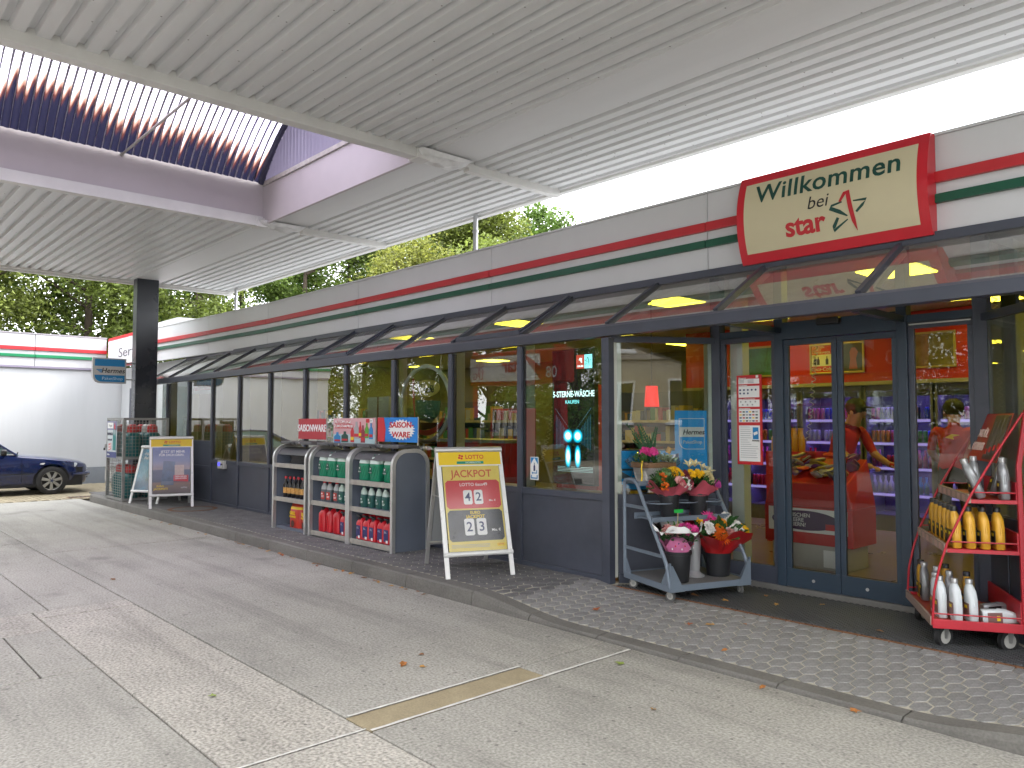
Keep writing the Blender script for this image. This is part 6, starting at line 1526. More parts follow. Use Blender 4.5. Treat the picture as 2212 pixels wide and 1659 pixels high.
# header board, tilted
A_, B_ = V(0, .43, 1.235), V(0, .545, 1.57); vv = (B_ - A_).normalized(); hh = (B_ - A_).length; nn_ = V(1, 0, 0).cross(vv)
def osheet(x0, x1, s0, s1, o, m, nm): return MB().hexa([A_ + V(x - .09, 0, 0) + vv * s + nn_ * o for x, s in [(x0, s0), (x1, s0), (x1, s1), (x0, s1)]], [A_ + V(x - .09, 0, 0) + vv * s + nn_ * (o + .002) for x, s in [(x0, s0), (x1, s0), (x1, s1), (x0, s1)]]).build(nm, m, ot)
osheet(.01, OW - .01, 0, hh, 0, mat('header_crimson', (.36, .015, .02), .35), 'header_board')
osheet(.50, OW - .03, .015, hh - .015, .003, mat('header_black', (.02, .02, .022), .3), 'header_picture')
text('MOTORENÖL', .085, mat('print_pink', (.78, .60, .56), .5, var=0), ot, A_ + V(.16, 0, 0) + vv * .20 + nn_ * .004, (1, 0, 0), vv, bold=.012, sx=.74, shear=.1); text('ZUM STARPREIS', .085, mat('print_pink', (.6, .3, .28)), ot, A_ + V(.17, 0, 0) + vv * .10 + nn_ * .004, (1, 0, 0), vv, bold=.012, sx=.62, shear=.1)
for i in range(4):
    x = .52 + .082 * i; z0 = .03 + .015 * i
    MB().hexa([A_ + V(x + a - .09, 0, 0) + vv * (z0 + b_) + nn_ * .006 for a, b_ in [(0, 0), (.07, 0), (.075, .15), (.05, .2), (.05, .26), (.03, .26), (.03, .2), (.0, .15)]], [A_ + V(x + a - .09, 0, 0) + vv * (z0 + b_) + nn_ * .0075 for a, b_ in [(0, 0), (.07, 0), (.075, .15), (.05, .2), (.05, .26), (.03, .26), (.03, .2), (.0, .15)]]).build('bottle_picture', mat('picture_grey', (.10, .10, .11), .4), ot)
    osheet(x + .012, x + .06, z0 + .02, z0 + .06, .009, PRED, 'label_picture')
for (x, y, a) in [(.09, .08, .9), (OW - .08, .08, .7), (.09, OD - .08, .8), (OW - .08, OD - .08, .5)]: castor(ot, x, y, .070, RUBBER, rz=a, top=.14, w=.034)
for x, y in [(.09, .08), (OW - .08, .08)]: MB().bar((x - .09, y - .03, .125), (x - .02, y - .01, .115), .04, .004).build('brake_pedal', STEEL, ot)
def oil_bottle(name, body, cap, lab):
    t = thing(name, '-', 'oil bottle')
    MB().loft([(0, 0, 0, .026, .044, 4), (.008, 0, 0, .030, .050, 4), (.09, 0, 0, .030, .050, 3.5), (.15, 0, .002, .031, .047, 3.5), (.195, 0, .008, .030, .040, 3), (.222, 0, .016, .026, .029, 2.6), (.238, 0, .019, .020, .021, 2), (.246, 0, .019, .019, .019, 2)], 20).build('body', body, t, smooth=50)
    MB().tube([(0, -.046, .10), (0, -.040, .15), (0, -.020, .195)], [.010, .009, .007], 8).build('handle_ridge', body, t, smooth=50)
    MB().lathe([(.0235, 0), (.0235, .028), (.021, .032), (.001, .032)], 14, (0, .019, .243)).build('cap', cap, t, smooth=40)
    for s in (-1, 1):
        MB().bb(s * .0305 - .001, s * .0305 + .001, -.032, .036, .03, .12).build('paper_label', lab, t); MB().bb(s * .032 - .0006, s * .032 + .0006, -.012, .022, .085, .105).build('label_emblem', PYEL, t)
    return t
SILB = mat('oil_silver', (.30, .31, .32), .32, .45, .05, 6); GOLDB = mat('oil_gold', (.62, .33, .03), .32, .1, .06, 6); WHTB = mat('oil_white', (.60, .64, .66), .35, 0, .05, 6)
gold = oil_bottle('oil_bottle', GOLDB, BLACKP, BLACKP); ug = []
g = 'gold oil bottles on the oil trolley'
for i in range(4): spawn(gold, ug, opos(OW - .07, .165 + .085 * i, .668), R(30.2) + .1, f'yellow oil bottle, {ordinal(i,4)} from left in the near row on the middle shelf', g)
for i in range(5): spawn(gold, ug, opos(OW - .15 - .13 * i, .16, .668), R(30.2), f'yellow oil bottle, {ordinal(i,5)} back along the middle shelf price rail', g)
for i in range(3): spawn(gold, ug, opos(OW - .20 - .16 * i, .36, .668), R(30.2), 'yellow oil bottle in the rear rows of the middle oil shelf', g)
for i in range(2): spawn(gold, ug, opos(.07 + .14 * i, .09 + .14 * i, .183), R(30.2), f'yellow oil bottle at the far end of the bottom tray, {["nearer", "farther from"][i]} the rail', g)
spawn(gold, ug, opos(.50, .30, .183), R(30.2), 'yellow oil bottle behind the white ones on the bottom oil tray', g)
silver = oil_bottle('oil_bottle', SILB, mat('cap_silver', (.38, .38, .38), .35, .6), BLACKP); us = []; g = 'silver oil bottles on the oil trolley'
spawn(silver, us, opos(OW - .24, .33, 1.0), R(30.2), 'upright silver oil bottle at the left of the top oil shelf', g)
spawn(silver, us, opos(OW - .10, .33, 1.003), R(30.2), 'silver oil bottle tipped against its neighbour on the top oil shelf', g, tilt=(0, -.35))
spawn(silver, us, opos(OW - .07, .46, .998), R(30.2), 'upright silver oil bottle at the right of the top oil shelf', g)
spawn(silver, us, opos(OW - .30, .45, 1.005), R(30.2), 'silver oil bottle leaning at the back of the top oil shelf', g, tilt=(0, .3))
for i in range(3): spawn(silver, us, opos(.18 + .16 * i, .09 + .05 * i, .183), R(30.2), f'grey oil bottle on the bottom tray, {["nearest the far end", "in the middle", "nearest the white bottles"][i]}', g)
o = spawn(silver, us, opos(.60, .36, .213), R(-40), 'silver oil bottle lying down behind the white one on the bottom tray', g, tilt=(-1.5, 0))
white = oil_bottle('oil_bottle', WHTB, mat('cap_silver', (.38, .38, .38)), mat('label_grey', (.2, .1, .09), .5)); uw = []; g = 'white oil bottles on the oil trolley'
for i, (x, y) in enumerate([(.60, .08), (.72, .085), (.79, .16), (.79, .25)]): spawn(white, uw, opos(x, y, .183), R(30.2) + .08 * i, f'upright white oil bottle, {ordinal(i,4)} from left on the bottom tray', g)
spawn(white, uw, opos(.78, .31, .213), R(-52), 'white oil bottle lying flat at the right of the bottom tray', g, tilt=(-1.52, 0))
# ---------------------------------------------------------------- blue car in front of the wash hall
car = thing('parked_car', 'dark blue two-door car nosing in from the left before the white hall', 'car', (-20.56, 4.96, -.01))
CARB = mat('car_paint', (.005, .014, .075), .16, .2, .04, 3, coat=1.0)
CBLK = mat('car_trim', (.012, .012, .014), .5)
CGL = mat('car_glass', (.10, .16, .16), .06, 0, 0, spec=.8)
CHR = mat('chrome', (.6, .6, .6), .15, .9)
# stations: s from nose, half width, belt height, floor height
ST = [(0.0, .58, .60, .30), (.05, .68, .66, .24), (.16, .76, .70, .21), (.32, .815, .735, .20), (.55, .85, .775, .19), (.80, .865, .81, .18), (1.05, .87, .84, .18), (1.30, .87, .87, .18), (1.50, .87, .895, .18), (2.0, .872, .915, .18), (2.6, .872, .925, .18), (3.2, .87, .935, .18), (3.7, .86, .95, .2), (4.1, .83, .955, .24), (4.38, .75, .93, .30), (4.46, .66, .86, .36)]
def section(s, w, b, f):
    half = [(w * .86, f), (w * .965, f + .10), (w * .985, f + .22), (w * 1.0, .50 if b > .6 else .45), (w * .992, b - .12), (w * .955, b - .03), (w * .88, b), (w * .55, b + .035), (w * .2, b + .045)]
    return [(x, -s, z) for x, z in half] + [(-x, -s, z) for x, z in reversed(half)]
mb = MB(); k = 18
for st in ST: mb.v += section(*st)
for i in range(len(ST) - 1): mb.f += [(i * k + j, i * k + (j + 1) % k, (i + 1) * k + (j + 1) % k, (i + 1) * k + j) for j in range(k)]
mb.f += [tuple(range(k)), tuple((len(ST) - 1) * k + j for j in range(k - 1, -1, -1))]; mb.m = [0] * len(mb.f)
body = mb.build('body', CARB, car)
bmx = bmesh.new(); bmx.from_mesh(body.data); bmesh.ops.recalc_face_normals(bmx, faces=bmx.faces); bmx.to_mesh(body.data); bmx.free()
WS = (.775, 3.50)
cut = MB()
for s in WS: cut.tube([(-1.2, -s, .315), (-.55, -s, .315)], .365, 28); cut.tube([(.55, -s, .315), (1.2, -s, .315)], .365, 28)
co = cut.build('cutter', CBLK)
bo = body.modifiers.new('b', 'BOOLEAN'); bo.operation = 'DIFFERENCE'; bo.object = co; bo.solver = 'EXACT'
bpy.context.view_layer.update()
co.location = car.location
bpy.context.view_layer.update()
me2 = bpy.data.meshes.new_from_object(body.evaluated_get(bpy.context.evaluated_depsgraph_get()))
body.modifiers.clear(); body.data = me2; bpy.data.objects.remove(co)
me2.materials.clear(); me2.materials.append(CARB)
me2.polygons.foreach_set('use_smooth', [True] * len(me2.polygons)); me2.set_sharp_from_angle(angle=R(32))
MB().bb(-.80, .80, -4.3, -.15, .19, .60).build('underbody', CBLK, car)
# cabin
CS = [(1.42, .80, .885, .80, .90), (2.08, .80, .90, .62, 1.36), (2.5, .80, .91, .615, 1.395), (3.1, .79, .92, .60, 1.37), (3.85, .74, .945, .66, .96)]
mb = MB()
for s, wb, zb, wt, zt_ in CS: mb.v += [(wb, -s, zb), (wt, -s, zt_), (-wt, -s, zt_), (-wb, -s, zb)]
for i in range(4): mb.f += [(4 * i + j, 4 * i + j + 1, 4 * i + j + 5, 4 * i + j + 4) for j in range(3)]
mb.m = [0] * len(mb.f); mb.build('windows', CGL, car, smooth=25)
for s in (-1, 1):
    MB().tube([(s * .81, -1.45, .89), (s * .635, -2.1, 1.37)], [.028, .026], 6).build('a_pillar', CARB, car, smooth=40)
    MB().tube([(s * .61, -3.1, 1.37), (s * .70, -3.88, .95)], [.06, .07], 6).build('c_pillar', CARB, car, smooth=40)
    MB().tube([(s * .805, -1.5, .905), (s * .79, -2.6, .925), (s * .76, -3.7, .95)], .012, 6).build('window_trim', CHR, car)
    MB().tube([(s * .625, -2.08, 1.375), (s * .615, -2.6, 1.395), (s * .60, -3.1, 1.375)], .022, 6).build('roof_rail', CARB, car, smooth=40)
    MB().bb(s * .885 - .008, s * .885 + .004, -3.0, -1.12, .47, .495).build('rub_strip', CBLK, car)
    MB().bar((s * .878, -1.36, .83), (s * .862, -1.36, .30), .006, .008).build('door_gap', CBLK, car)
    MB().loft([(0, 0, 0, .05, .05, 3), (.03, .0, 0, .085, .06, 3), (.10, .0, 0, .085, .06, 3), (.125, 0, 0, .06, .05, 3)], 14).build('wing_mirror', CBLK, car, smooth=50, loc=(s * .96, -1.72, .90))
    MB().bar((s * .82, -1.68, .90), (s * .92, -1.71, .92), .05, .03).build('mirror_arm', CBLK, car)
    hl = MB().hexa([(s * .42, -.03, .55), (s * .67, -.085, .545), (s * .822, -.33, .60), (s * .60, -.3, .60)], [(s * .44, -.07, .66), (s * .66, -.12, .675), (s * .815, -.33, .70), (s * .6, -.3, .69)]).build('headlight', mat('lamp_glass', (.55, .57, .58), .1, .1, 0, coat=1), car, bevel=.012)
    MB().ext([(0, 0), (.07, -.01), (.10, .012), (.09, .03), (.015, .022)], (s * .868, -1.02, .685), (0, 1, 0), EZ, (s * .008, 0, 0)).build('side_indicator', mat('indicator_white', (.7, .7, .68), .3), car)
roof = MB(); roof.add([(.615, -2.09, 1.375), (-.615, -2.09, 1.375), (-.60, -2.6, 1.402), (.60, -2.6, 1.402), (.59, -3.1, 1.378), (-.59, -3.1, 1.378)], [(0, 3, 2, 1), (3, 4, 5, 2)]); roof.build('roof', CARB, car, smooth=40)
MB().bb(-.45, .45, -.02, .04, .33, .42).build('number_plate_panel', CBLK, car)
mb = MB(); mb.tube([(.60, .005, .44), (.74, -.10, .44), (.845, -.36, .44)], [.05, .055, .03], 8); mb.tube([(-.60, .005, .44), (0, .045, .44), (.60, .005, .44)], [.05, .05, .05], 8); mb.tube([(-.60, .005, .44), (-.74, -.10, .44), (-.845, -.36, .44)], [.05, .055, .03], 8)
mb.build('bumper_strip', CARB, car, smooth=40)
for s in (-1, 1): MB().bb(s * .12 - .09, s * .12 + .09, -.005, .03, .52, .62).build('grille', CBLK, car, bevel=.01)
MB().tube([(.05, -1.40, .93), (.3, -1.52, .96), (.6, -1.6, .965)], .008, 5).build('wiper', CBLK, car); MB().tube([(.35, -1.36, .925), (.62, -1.40, .945)], .014, 5).build('wiper', CBLK, car)
RIM = mat('alloy_rim', (.42, .41, .38), .35, .6)
wheel = None
for s in WS:
    for sd_ in (-1, 1):
        w_ = thing('wheel', '-', 'wheel'); w_.parent = car; del w_['label']; del w_['category']; w_.location = (sd_ * .78, -s, .315)
        w_.rotation_euler = (0, 0, 0 if sd_ > 0 else math.pi)
        tp = [(.20, -.10), (.275, -.102), (.308, -.08), (.315, -.03), (.315, .04), (.305, .08), (.27, .098), (.205, .092)]
        m_ = MB(); m_.lathe(tp, 36, caps=False); o = m_.build('tyre', RUBBER, w_, smooth=40); o.rotation_euler = (0, math.pi / 2, 0)
        m_ = MB(); m_.lathe([(.206, .095), (.212, .085), (.20, .075), (.195, -.05), (.001, -.05)], 36, caps=False); o = m_.build('rim_ring', RIM, w_, smooth=40); o.rotation_euler = (0, math.pi / 2, 0)
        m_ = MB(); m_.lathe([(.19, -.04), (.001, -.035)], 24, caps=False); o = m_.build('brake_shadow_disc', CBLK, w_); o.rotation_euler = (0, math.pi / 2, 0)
        for j in range(7):
            a = 2 * math.pi * j / 7 + .2; d = V(0, math.cos(a), math.sin(a)); q = V(0, -math.sin(a), math.cos(a))
            MB().hexa([V(.06, 0, 0) + d * .05 - q * .026, V(.06, 0, 0) + d * .05 + q * .026, V(.06, 0, 0) + d * .2 + q * .038, V(.06, 0, 0) + d * .2 - q * .038], [V(.085, 0, 0) + d * .05 - q * .022, V(.085, 0, 0) + d * .05 + q * .022, V(.082, 0, 0) + d * .198 + q * .030, V(.082, 0, 0) + d * .198 - q * .030]).build('spoke', RIM, w_, bevel=.004)
        MB().tube([(.05, 0, 0), (.09, 0, 0)], .06, 18).build('hub', RIM, w_, smooth=40); MB().tube([(.09, 0, 0), (.094, 0, 0)], .03, 14).build('hub_cap', mat('hub_blue', (.05, .06, .12), .3), w_)
        for j in range(5): a = 2 * math.pi * j / 5; MB().tube([(.088, .044 * math.cos(a), .044 * math.sin(a)), (.0925, .044 * math.cos(a), .044 * math.sin(a))], .009, 8).build('lug_hole', CBLK, w_)
# ---------------------------------------------------------------- sales room seen through the glass
SHOPRED = mat('shop_red', (.46, .02, .02), .4, 0, .08, 2)
P(MB().bb(-7.6, -1.0, 10.98, 11.02, 2.17, 3.09), 'red_header', SHOPRED)
P(MB().bb(-7.6, -1.0, 10.9, 11.0, 2.12, 2.17), 'header_trim', mat('header_trim', (.35, .32, .24), .4, .3))
CAB = mat('cabinet_grey', (.16, .16, .16), .4, .4); CABIN = mat('cabinet_inside', (.05, .05, .08), .5)
LEDP = mat('violet_led', (.34, .22, 1.0), .5, var=0, emit=9.0)
LEDF = mat('violet_rail_glow', (.50, .40, .95), .5, var=0, emit=.16)  # glow put into the strip stands for LED light on the price rail
SHW = mat('chiller_shelf', (.45, .42, .62), .4)
cols_ = {'blue': (.02, .04, .42), 'silver': (.45, .45, .5), 'dark': (.03, .03, .04), 'red': (.42, .03, .04), 'gold': (.5, .3, .05), 'green': (.05, .3, .05), 'white': (.6, .6, .62), 'pink': (.5, .1, .25), 'orange': (.6, .2, .02), 'cyan': (.05, .3, .5)}
CM = {k: mat('can_' + k, v, .3, .35, 0) for k, v in cols_.items()}
canme = {}
for k, m in CM.items():
    canme[k] = MB().lathe([(.022, 0), (.029, .008), (.029, .15), (.024, .165), (.022, .168)], 12).mesh('can', m, 40), MB().lathe([(.030, 0), (.033, .01), (.033, .14), (.014, .19), (.013, .225), (.016, .226), (.016, .245)], 12).mesh('bottle', m, 40)
LIDM = MB().lathe([(.0225, .168), (.0225, .1705), (.001, .1705)], 12, caps=False).mesh('lid', ALU)
levels = [.62, .98, 1.32, 1.64]; rgc = random.Random(8)
cab_x = [-7.45 + .93 * i for i in range(6)]
for ci, x0 in enumerate(cab_x):
    x1 = x0 + .9
    t = thing('drinks_chiller', f'{["leftmost", "second", "third", "fourth", "fifth", "sixth"][ci]} glass-fronted drinks chiller from the left along the rear wall', 'chiller', ((x0 + x1) / 2, 11.02, .118), 0, 'drinks chillers along the rear wall')
    h = .45
    MB().bb(-h, h, .55, .60, 0, 2.0).build('back', CABIN, t); MB().bb(-h, -h + .03, .0, .55, 0, 2.0).build('side', CAB, t); MB().bb(h - .03, h, .0, .55, 0, 2.0).build('side', CAB, t)
    MB().bb(-h + .03, h - .03, 0, .55, 1.92, 2.0).build('top', CAB, t); MB().bb(-h + .03, h - .03, 0, .55, 0, .22).build('base', CAB, t)
    MB().bb(-h + .05, h - .05, .06, .09, 1.90, 1.918).build('light_tube', LEDP, t); MB().bb(-h + .03, h - .03, .0, .03, 1.84, 1.919).build('valance', CAB, t)
    for z in [.26] + levels:
        MB().bb(-h + .03, h - .03, .08, .53, z - .132, z - .118).build('shelf', SHW, t); MB().bb(-h + .03, h - .03, .066, .079, z - .158, z - .11).build('price_rail', mat('rail_lilac', (.5, .45, .75), .4, var=.1), t)
        MB().bb(-h + .05, h - .05, .085, .10, z - .142, z - .134).build('light_strip', LEDP, t)
        MB().bb(-h + .04, h - .04, .060, .0655, z - .148, z - .120).build('price_rail_glow', LEDF, t)
    for s in (-1, 1): MB().bb(s * h - .03, s * h + .03, -.03, -.002, .2, 1.98).build('door_frame', CAB, t)
    MB().add([(-h + .03, -.015, .22), (h - .03, -.015, .22), (h - .03, -.015, 1.92), (-h + .03, -.015, 1.92)], [(0, 1, 2, 3)]).build('door_pane', GLASSD, t)
    ordn = ['leftmost', 'second', 'third', 'fourth', 'fifth', 'rightmost']; lvn = ['lowest', 'second', 'third', 'top']
    for li, z in enumerate(levels):
        x = x0 + .07; kinds = list(CM)
        while x < x1 - .06:
            c_ = rgc.choice(kinds if li < 3 else ['blue', 'silver', 'white', 'pink', 'blue', 'dark', 'gold'])
            run = rgc.randint(2, 4); isb = li in (0, 1) and rgc.random() < .6
            for _ in range(run):
                if x > x1 - .06: break
                o = link('drink_bottle' if isb else 'drink_can', canme[c_][1 if isb else 0], None, loc=(x, 11.14, z)); 
                if not isb: link('lid', LIDM, o)
                tag(o, f'{c_} drink {"bottle" if isb else "can"} on the {lvn[li]} shelf of the {ordn[ci]} chiller', 'bottle' if isb else 'can', f'{c_} drinks on chiller shelf {li + 1} of {ci + 1}')
                x += .075 if isb else .066
            x += rgc.choice([.0, .02, .05])
# framed pictures on the red header
GOLDF = mat('gold_frame', (.45, .36, .16), .35, .5)
def framed(label, x0, x1, z0, z1, m):
    t = thing('framed_picture', label, 'picture', ((x0 + x1) / 2, 10.975, z0))
    w, h = (x1 - x0) / 2, z1 - z0
    for (a, b, c_, d_) in [(-w, w, 0, .03), (-w, w, h - .03, h), (-w, -w + .03, .03, h - .03), (w - .03, w, .03, h - .03)]: MB().bb(a, b, -.025, 0, c_, d_).build('frame_bar', GOLDF, t, bevel=.006)
    MB().bb(-w + .03, w - .03, -.008, 0, .03, h - .03).build('picture_sheet', m, t)
    return t, w, h
t, w, h = framed('gold-framed red and white drinks poster above the chillers behind the doors', -5.42, -4.62, 2.30, 2.75, PWHITE)
MB().bb(-w + .03, -.08, -.0105, -.0085, h - .16, h - .03).build('title_band', PRED, t)
for i, s in enumerate(['FÜR DEN', 'DURST', 'UNTERWEGS.']): text(s, .045, PWHITE, t, (-w + .04, -.012, h - .055 - .04 * i), align='LEFT', bold=.01, ext=.0005)
MB().bb(-w + .03, -.08, -.0105, -.0085, .03, .12).build('brand_band', PRED, t); text('Coca-Cola', .075, PWHITE, t, (-w / 2 - .03, -.012, .075), shear=.25, ext=.0005, sx=.95)
for x in (-.32, -.27, -.14): MB().ext(pbottle(x, .14, .04, .12, None, None), (0, -.0105, 0), EXu, EZ, (0, -.001, 0)).build('bottle_picture', CM['dark'], t)
MB().bb(-.07, w - .03, -.0105, -.0085, .03, h - .03).build('photo_field', mat('photo_dusk', (.05, .07, .10), .5, var=.3), t)
MB().ext([(.18, .06), (.30, .06), (.28, .2), (.31, .3), (.27, .36), (.22, .36), (.19, .3), (.2, .2)], (0, -.012, 0), EXu, EZ, (0, -.001, 0)).build('figure_picture', mat('photo_red', (.35, .1, .1), .5), t)
framed('dim green framed poster above the chillers left of the drinks poster', -6.75, -5.95, 2.30, 2.78, mat('poster_green_dim', (.03, .14, .10), .5, 0, .5, 4))
framed('dim framed poster with brown fields above the chillers at the right', -4.25, -3.45, 2.32, 2.80, mat('poster_brown_dim', (.16, .13, .09), .5, 0, .6, 4))
# red promotion bin behind the doors
t = thing('promotion_bin', 'red sloping promotion bin of packets standing behind the sliding doors', 'bin', (-3.83, 7.62, .118))
MB().bb(-.47, .47, .0, .55, .24, .62).build('front', SHOPRED, t, bevel=.01); MB().bb(-.40, .40, .03, .5, 0, .24).build('base', mat('bin_base', (.42, .40, .36), .5), t)
MB().hexa([(-.47, .0, .62), (.47, 0, .62), (.47, .55, .62), (-.47, .55, .62)], [(-.40, .02, .86), (.40, .02, .86), (.40, .53, 1.10), (-.40, .53, 1.10)]).build('tray_body', SHOPRED, t, bevel=.01)
MB().bb(-.42, .42, -.006, -.001, .36, .60).build('front_card', PWHITE, t)
MB().ext([(.36 * math.cos(2 * math.pi * i / 32) - .02, .10 * math.sin(2 * math.pi * i / 32)) for i in range(32)], (0, -.008, .48), EXu, EZ, (0, -.002, 0)).build('oval_print', mat('print_plum', (.05, .02, .08), .5, var=0), t)
for i, s in enumerate(['ZWISCHEN', 'LEERE', 'FEIERN?']): text(s, .055, PWHITE, t, (-.10, -.012, .53 - .048 * i), bold=.01, ext=.0005)
MB().bb(.20, .30, -.013, -.011, .40, .46).build('red_flash', PRED, t)
MB().bb(.17, .36, -.006, -.001, .03, .20).build('notice_sheet', PWHITE, t)
packs = []
PKM = [mat('pack_%d' % i, c_, .35, .1, .3, 12) for i, c_ in enumerate([(.12, .05, .2), (.45, .4, .36), (.5, .05, .06), (.3, .22, .05), (.07, .07, .16), (.4, .38, .42)])]
pk = MB().loft([(-.012, 0, 0, .06, .04, 5), (0, 0, 0, .075, .05, 4), (.012, 0, 0, .06, .04, 5)], 12)
pkm = [pk.mesh('packet', m, 50) for m in PKM]
for i in range(42):
    x, y = rs.uniform(-.37, .37), rs.uniform(.05, .48); o = link('sweet_packet', pkm[i % 6], None, loc=(-3.83 + x, 7.62 + y, .118 + .885 + .47 * y + rs.uniform(0, .05)))
    o.rotation_euler = (rs.uniform(-.6, .6) + .4, rs.uniform(-.6, .6), rs.uniform(0, 6))
    tag(o, ['plum', 'pale', 'red', 'ochre', 'navy', 'silver'][i % 6] + ' sweet packet heaped in the red promotion bin', 'packet', ['plum', 'pale', 'red', 'ochre', 'navy', 'silver'][i % 6] + ' packets in the bin')
# drink display with yellow bottles
t = thing('drink_display', 'red display column with yellow bottles on top behind the promotion bin', 'display', (-4.75, 9.0, .118))
MB().bb(-.3, .3, 0, .4, 0, 1.12).build('column', SHOPRED, t); MB().bb(-.1, .1, -.006, 0, .6, .95).build('price_sheet', PWHITE, t)
ye = MB().lathe([(.035, 0), (.04, .01), (.04, .16), (.018, .22), (.016, .27), (.02, .271), (.02, .29)], 12).mesh('bottle', mat('juice_yellow', (.55, .28, .02), .3), 40); capm = MB().cyl((0, 0, .29), (0, 0, .31), .019, n=10).mesh('cap', BLACKP)
for i in range(9):
    o = link('juice_bottle', ye, None, loc=(-4.97 + .09 * (i % 5), 9.08 + .12 * (i // 5), 1.24)); link('cap', capm, o)
    tag(o, f'yellow juice bottle on the red display column, {"front" if i < 5 else "rear"} row', 'bottle', 'juice bottles on the display')
# staff inside: seen dimly behind the glass
def person(label, loc, rz, lean=.0, cap=True):
    t = thing('person', label, 'person', loc, rz)
    J_ = {'pel': (0, 0, .95), 'chest': (0, -.02 - lean * .3, 1.25), 'neck': (0, -.02 - lean * .5, 1.47), 'head': (0, -.04 - lean * .6, 1.58), 'top': (0, -.04 - lean * .62, 1.74)}
    for s, n_ in ((-1, 'l'), (1, 'r')):
        J_.update({n_ + 'sh': (s * .19, -.02 - lean * .42, 1.41), n_ + 'el': (s * .25, -.05 - lean * .6, 1.13), n_ + 'wr': (s * .20, -.24 - lean * .7, 1.02), n_ + 'ha': (s * .19, -.33 - lean * .7, 1.01), n_ + 'hip': (s * .10, 0, .90), n_ + 'kn': (s * .11, -.02, .49), n_ + 'an': (s * .115, .02, .08), n_ + 'to': (s * .13, -.14, .03)})
    names = list(J_); rad = {'pel': (.15, .11), 'chest': (.17, .115), 'neck': (.06, .06), 'head': (.085, .10), 'top': (.055, .065)}
    edges = [('pel', 'chest'), ('chest', 'neck'), ('neck', 'head'), ('head', 'top')]
    for q in 'lr': edges += [('chest', q + 'sh'), (q + 'sh', q + 'el'), (q + 'el', q + 'wr'), (q + 'wr', q + 'ha'), ('pel', q + 'hip'), (q + 'hip', q + 'kn'), (q + 'kn', q + 'an'), (q + 'an', q + 'to')]
    rr_2 = {'sh': .07, 'el': .048, 'wr': .034, 'ha': .035, 'hip': .10, 'kn': .065, 'an': .045, 'to': .04}
    me = bpy.data.meshes.new('body'); me.from_pydata([J_[q] for q in names], [(names.index(a), names.index(b)) for a, b in edges], [])
    o = link('body', me, t); sk = o.modifiers.new('s', 'SKIN'); o.modifiers.new('ss', 'SUBSURF').render_levels = 2
    for i, q in enumerate(names): me.skin_vertices[0].data[i].radius = rad[q] if q in rad else (rr_2[q[1:]],) * 2
    me.skin_vertices[0].data[0].use_root = True
    bpy.context.view_layer.update()
    m2 = bpy.data.meshes.new_from_object(o.evaluated_get(bpy.context.evaluated_depsgraph_get()))
    o.modifiers.clear(); o.data = m2
    SK = mat('skin', (.42, .22, .15), .55); m2.materials.clear()
    for mm in (SK, mat('staff_shirt', (.42, .012, .02), .8, 0, .12, 6), mat('dark_trousers', (.02, .02, .025), .8)): m2.materials.append(mm)
    for f in m2.polygons:
        z = f.center.z; x = abs(f.center.x); f.use_smooth = True
        f.material_index = 2 if z < .96 and x < .2 and f.center.y > -.2 else (1 if z < 1.46 and not (x > .17 and z < 1.16) else 0)
    hc = V(*J_['head'])
    hm = MB(); hm.blob((hc.x, hc.y + .015, hc.z + .075), .112, 14, 8, sz=.95); hm.build('cap' if cap else 'hair', mat('dark_cap', (.02, .018, .016), .8), t, smooth=50)
    if cap: MB().hexa([(-.07, hc.y - .10, hc.z + .07), (.07, hc.y - .10, hc.z + .07), (.05, hc.y - .19, hc.z + .055), (-.05, hc.y - .19, hc.z + .055)], [(-.07, hc.y - .10, hc.z + .08), (.07, hc.y - .10, hc.z + .08), (.05, hc.y - .19, hc.z + .065), (-.05, hc.y - .19, hc.z + .065)]).build('cap_peak', mat('dark_cap', (.02, .018, .016)), t)
    nz_ = MB(); nz_.blob((hc.x, hc.y - .10, hc.z + .0), .018, 8, 5, sz=1.3); nz_.build('nose', SK, t, smooth=60)
    for s in (-1, 1):
        MB().blob((s * .035, hc.y - .088, hc.z + .03), .011, 8, 5).build('eye', PBLACK, t); MB().blob((s * .088, hc.y, hc.z + .01), .02, 8, 5, sz=1.5).build('ear', SK, t, smooth=60)
        for k in range(4): MB().tube([(s * .19 + (k - 1.5) * .017, -.34 - lean * .7, 1.01), (s * .19 + (k - 1.5) * .019, -.385 - lean * .7, .995), (s * .19 + (k - 1.5) * .018, -.40 - lean * .7 + abs(k - 1.5) * .008, .965)], [.009, .0085, .007], 6).build('finger', SK, t, smooth=60)
        MB().tube([(s * .15, -.30 - lean * .7, 1.01), (s * .12, -.34 - lean * .7, 1.0), (s * .125, -.37 - lean * .7, .985)], [.011, .01, .008], 6).build('thumb', SK, t, smooth=60)
    MB().bb(-.025, .025, hc.y - .094, hc.y - .088, hc.z - .045, hc.z - .037).build('mouth', mat('lips', (.25, .08, .07), .5), t)
    return t
person('person in a red shirt and dark cap bending behind the promotion bin', (-4.05, 8.75, .118), R(75), .45, True)
t = person('person in a red shirt seen from behind near the chillers at the right', (-3.12, 9.75, .118), R(190), .05, False)
MB().ext([(-.07, -.01), (.0, .03), (.08, .02), (.01, .0), (.02, -.03)], (0, .13, 1.32), (-1, 0, 0), EZ, (0, .004, 0)).build('shirt_emblem', PYEL, t)
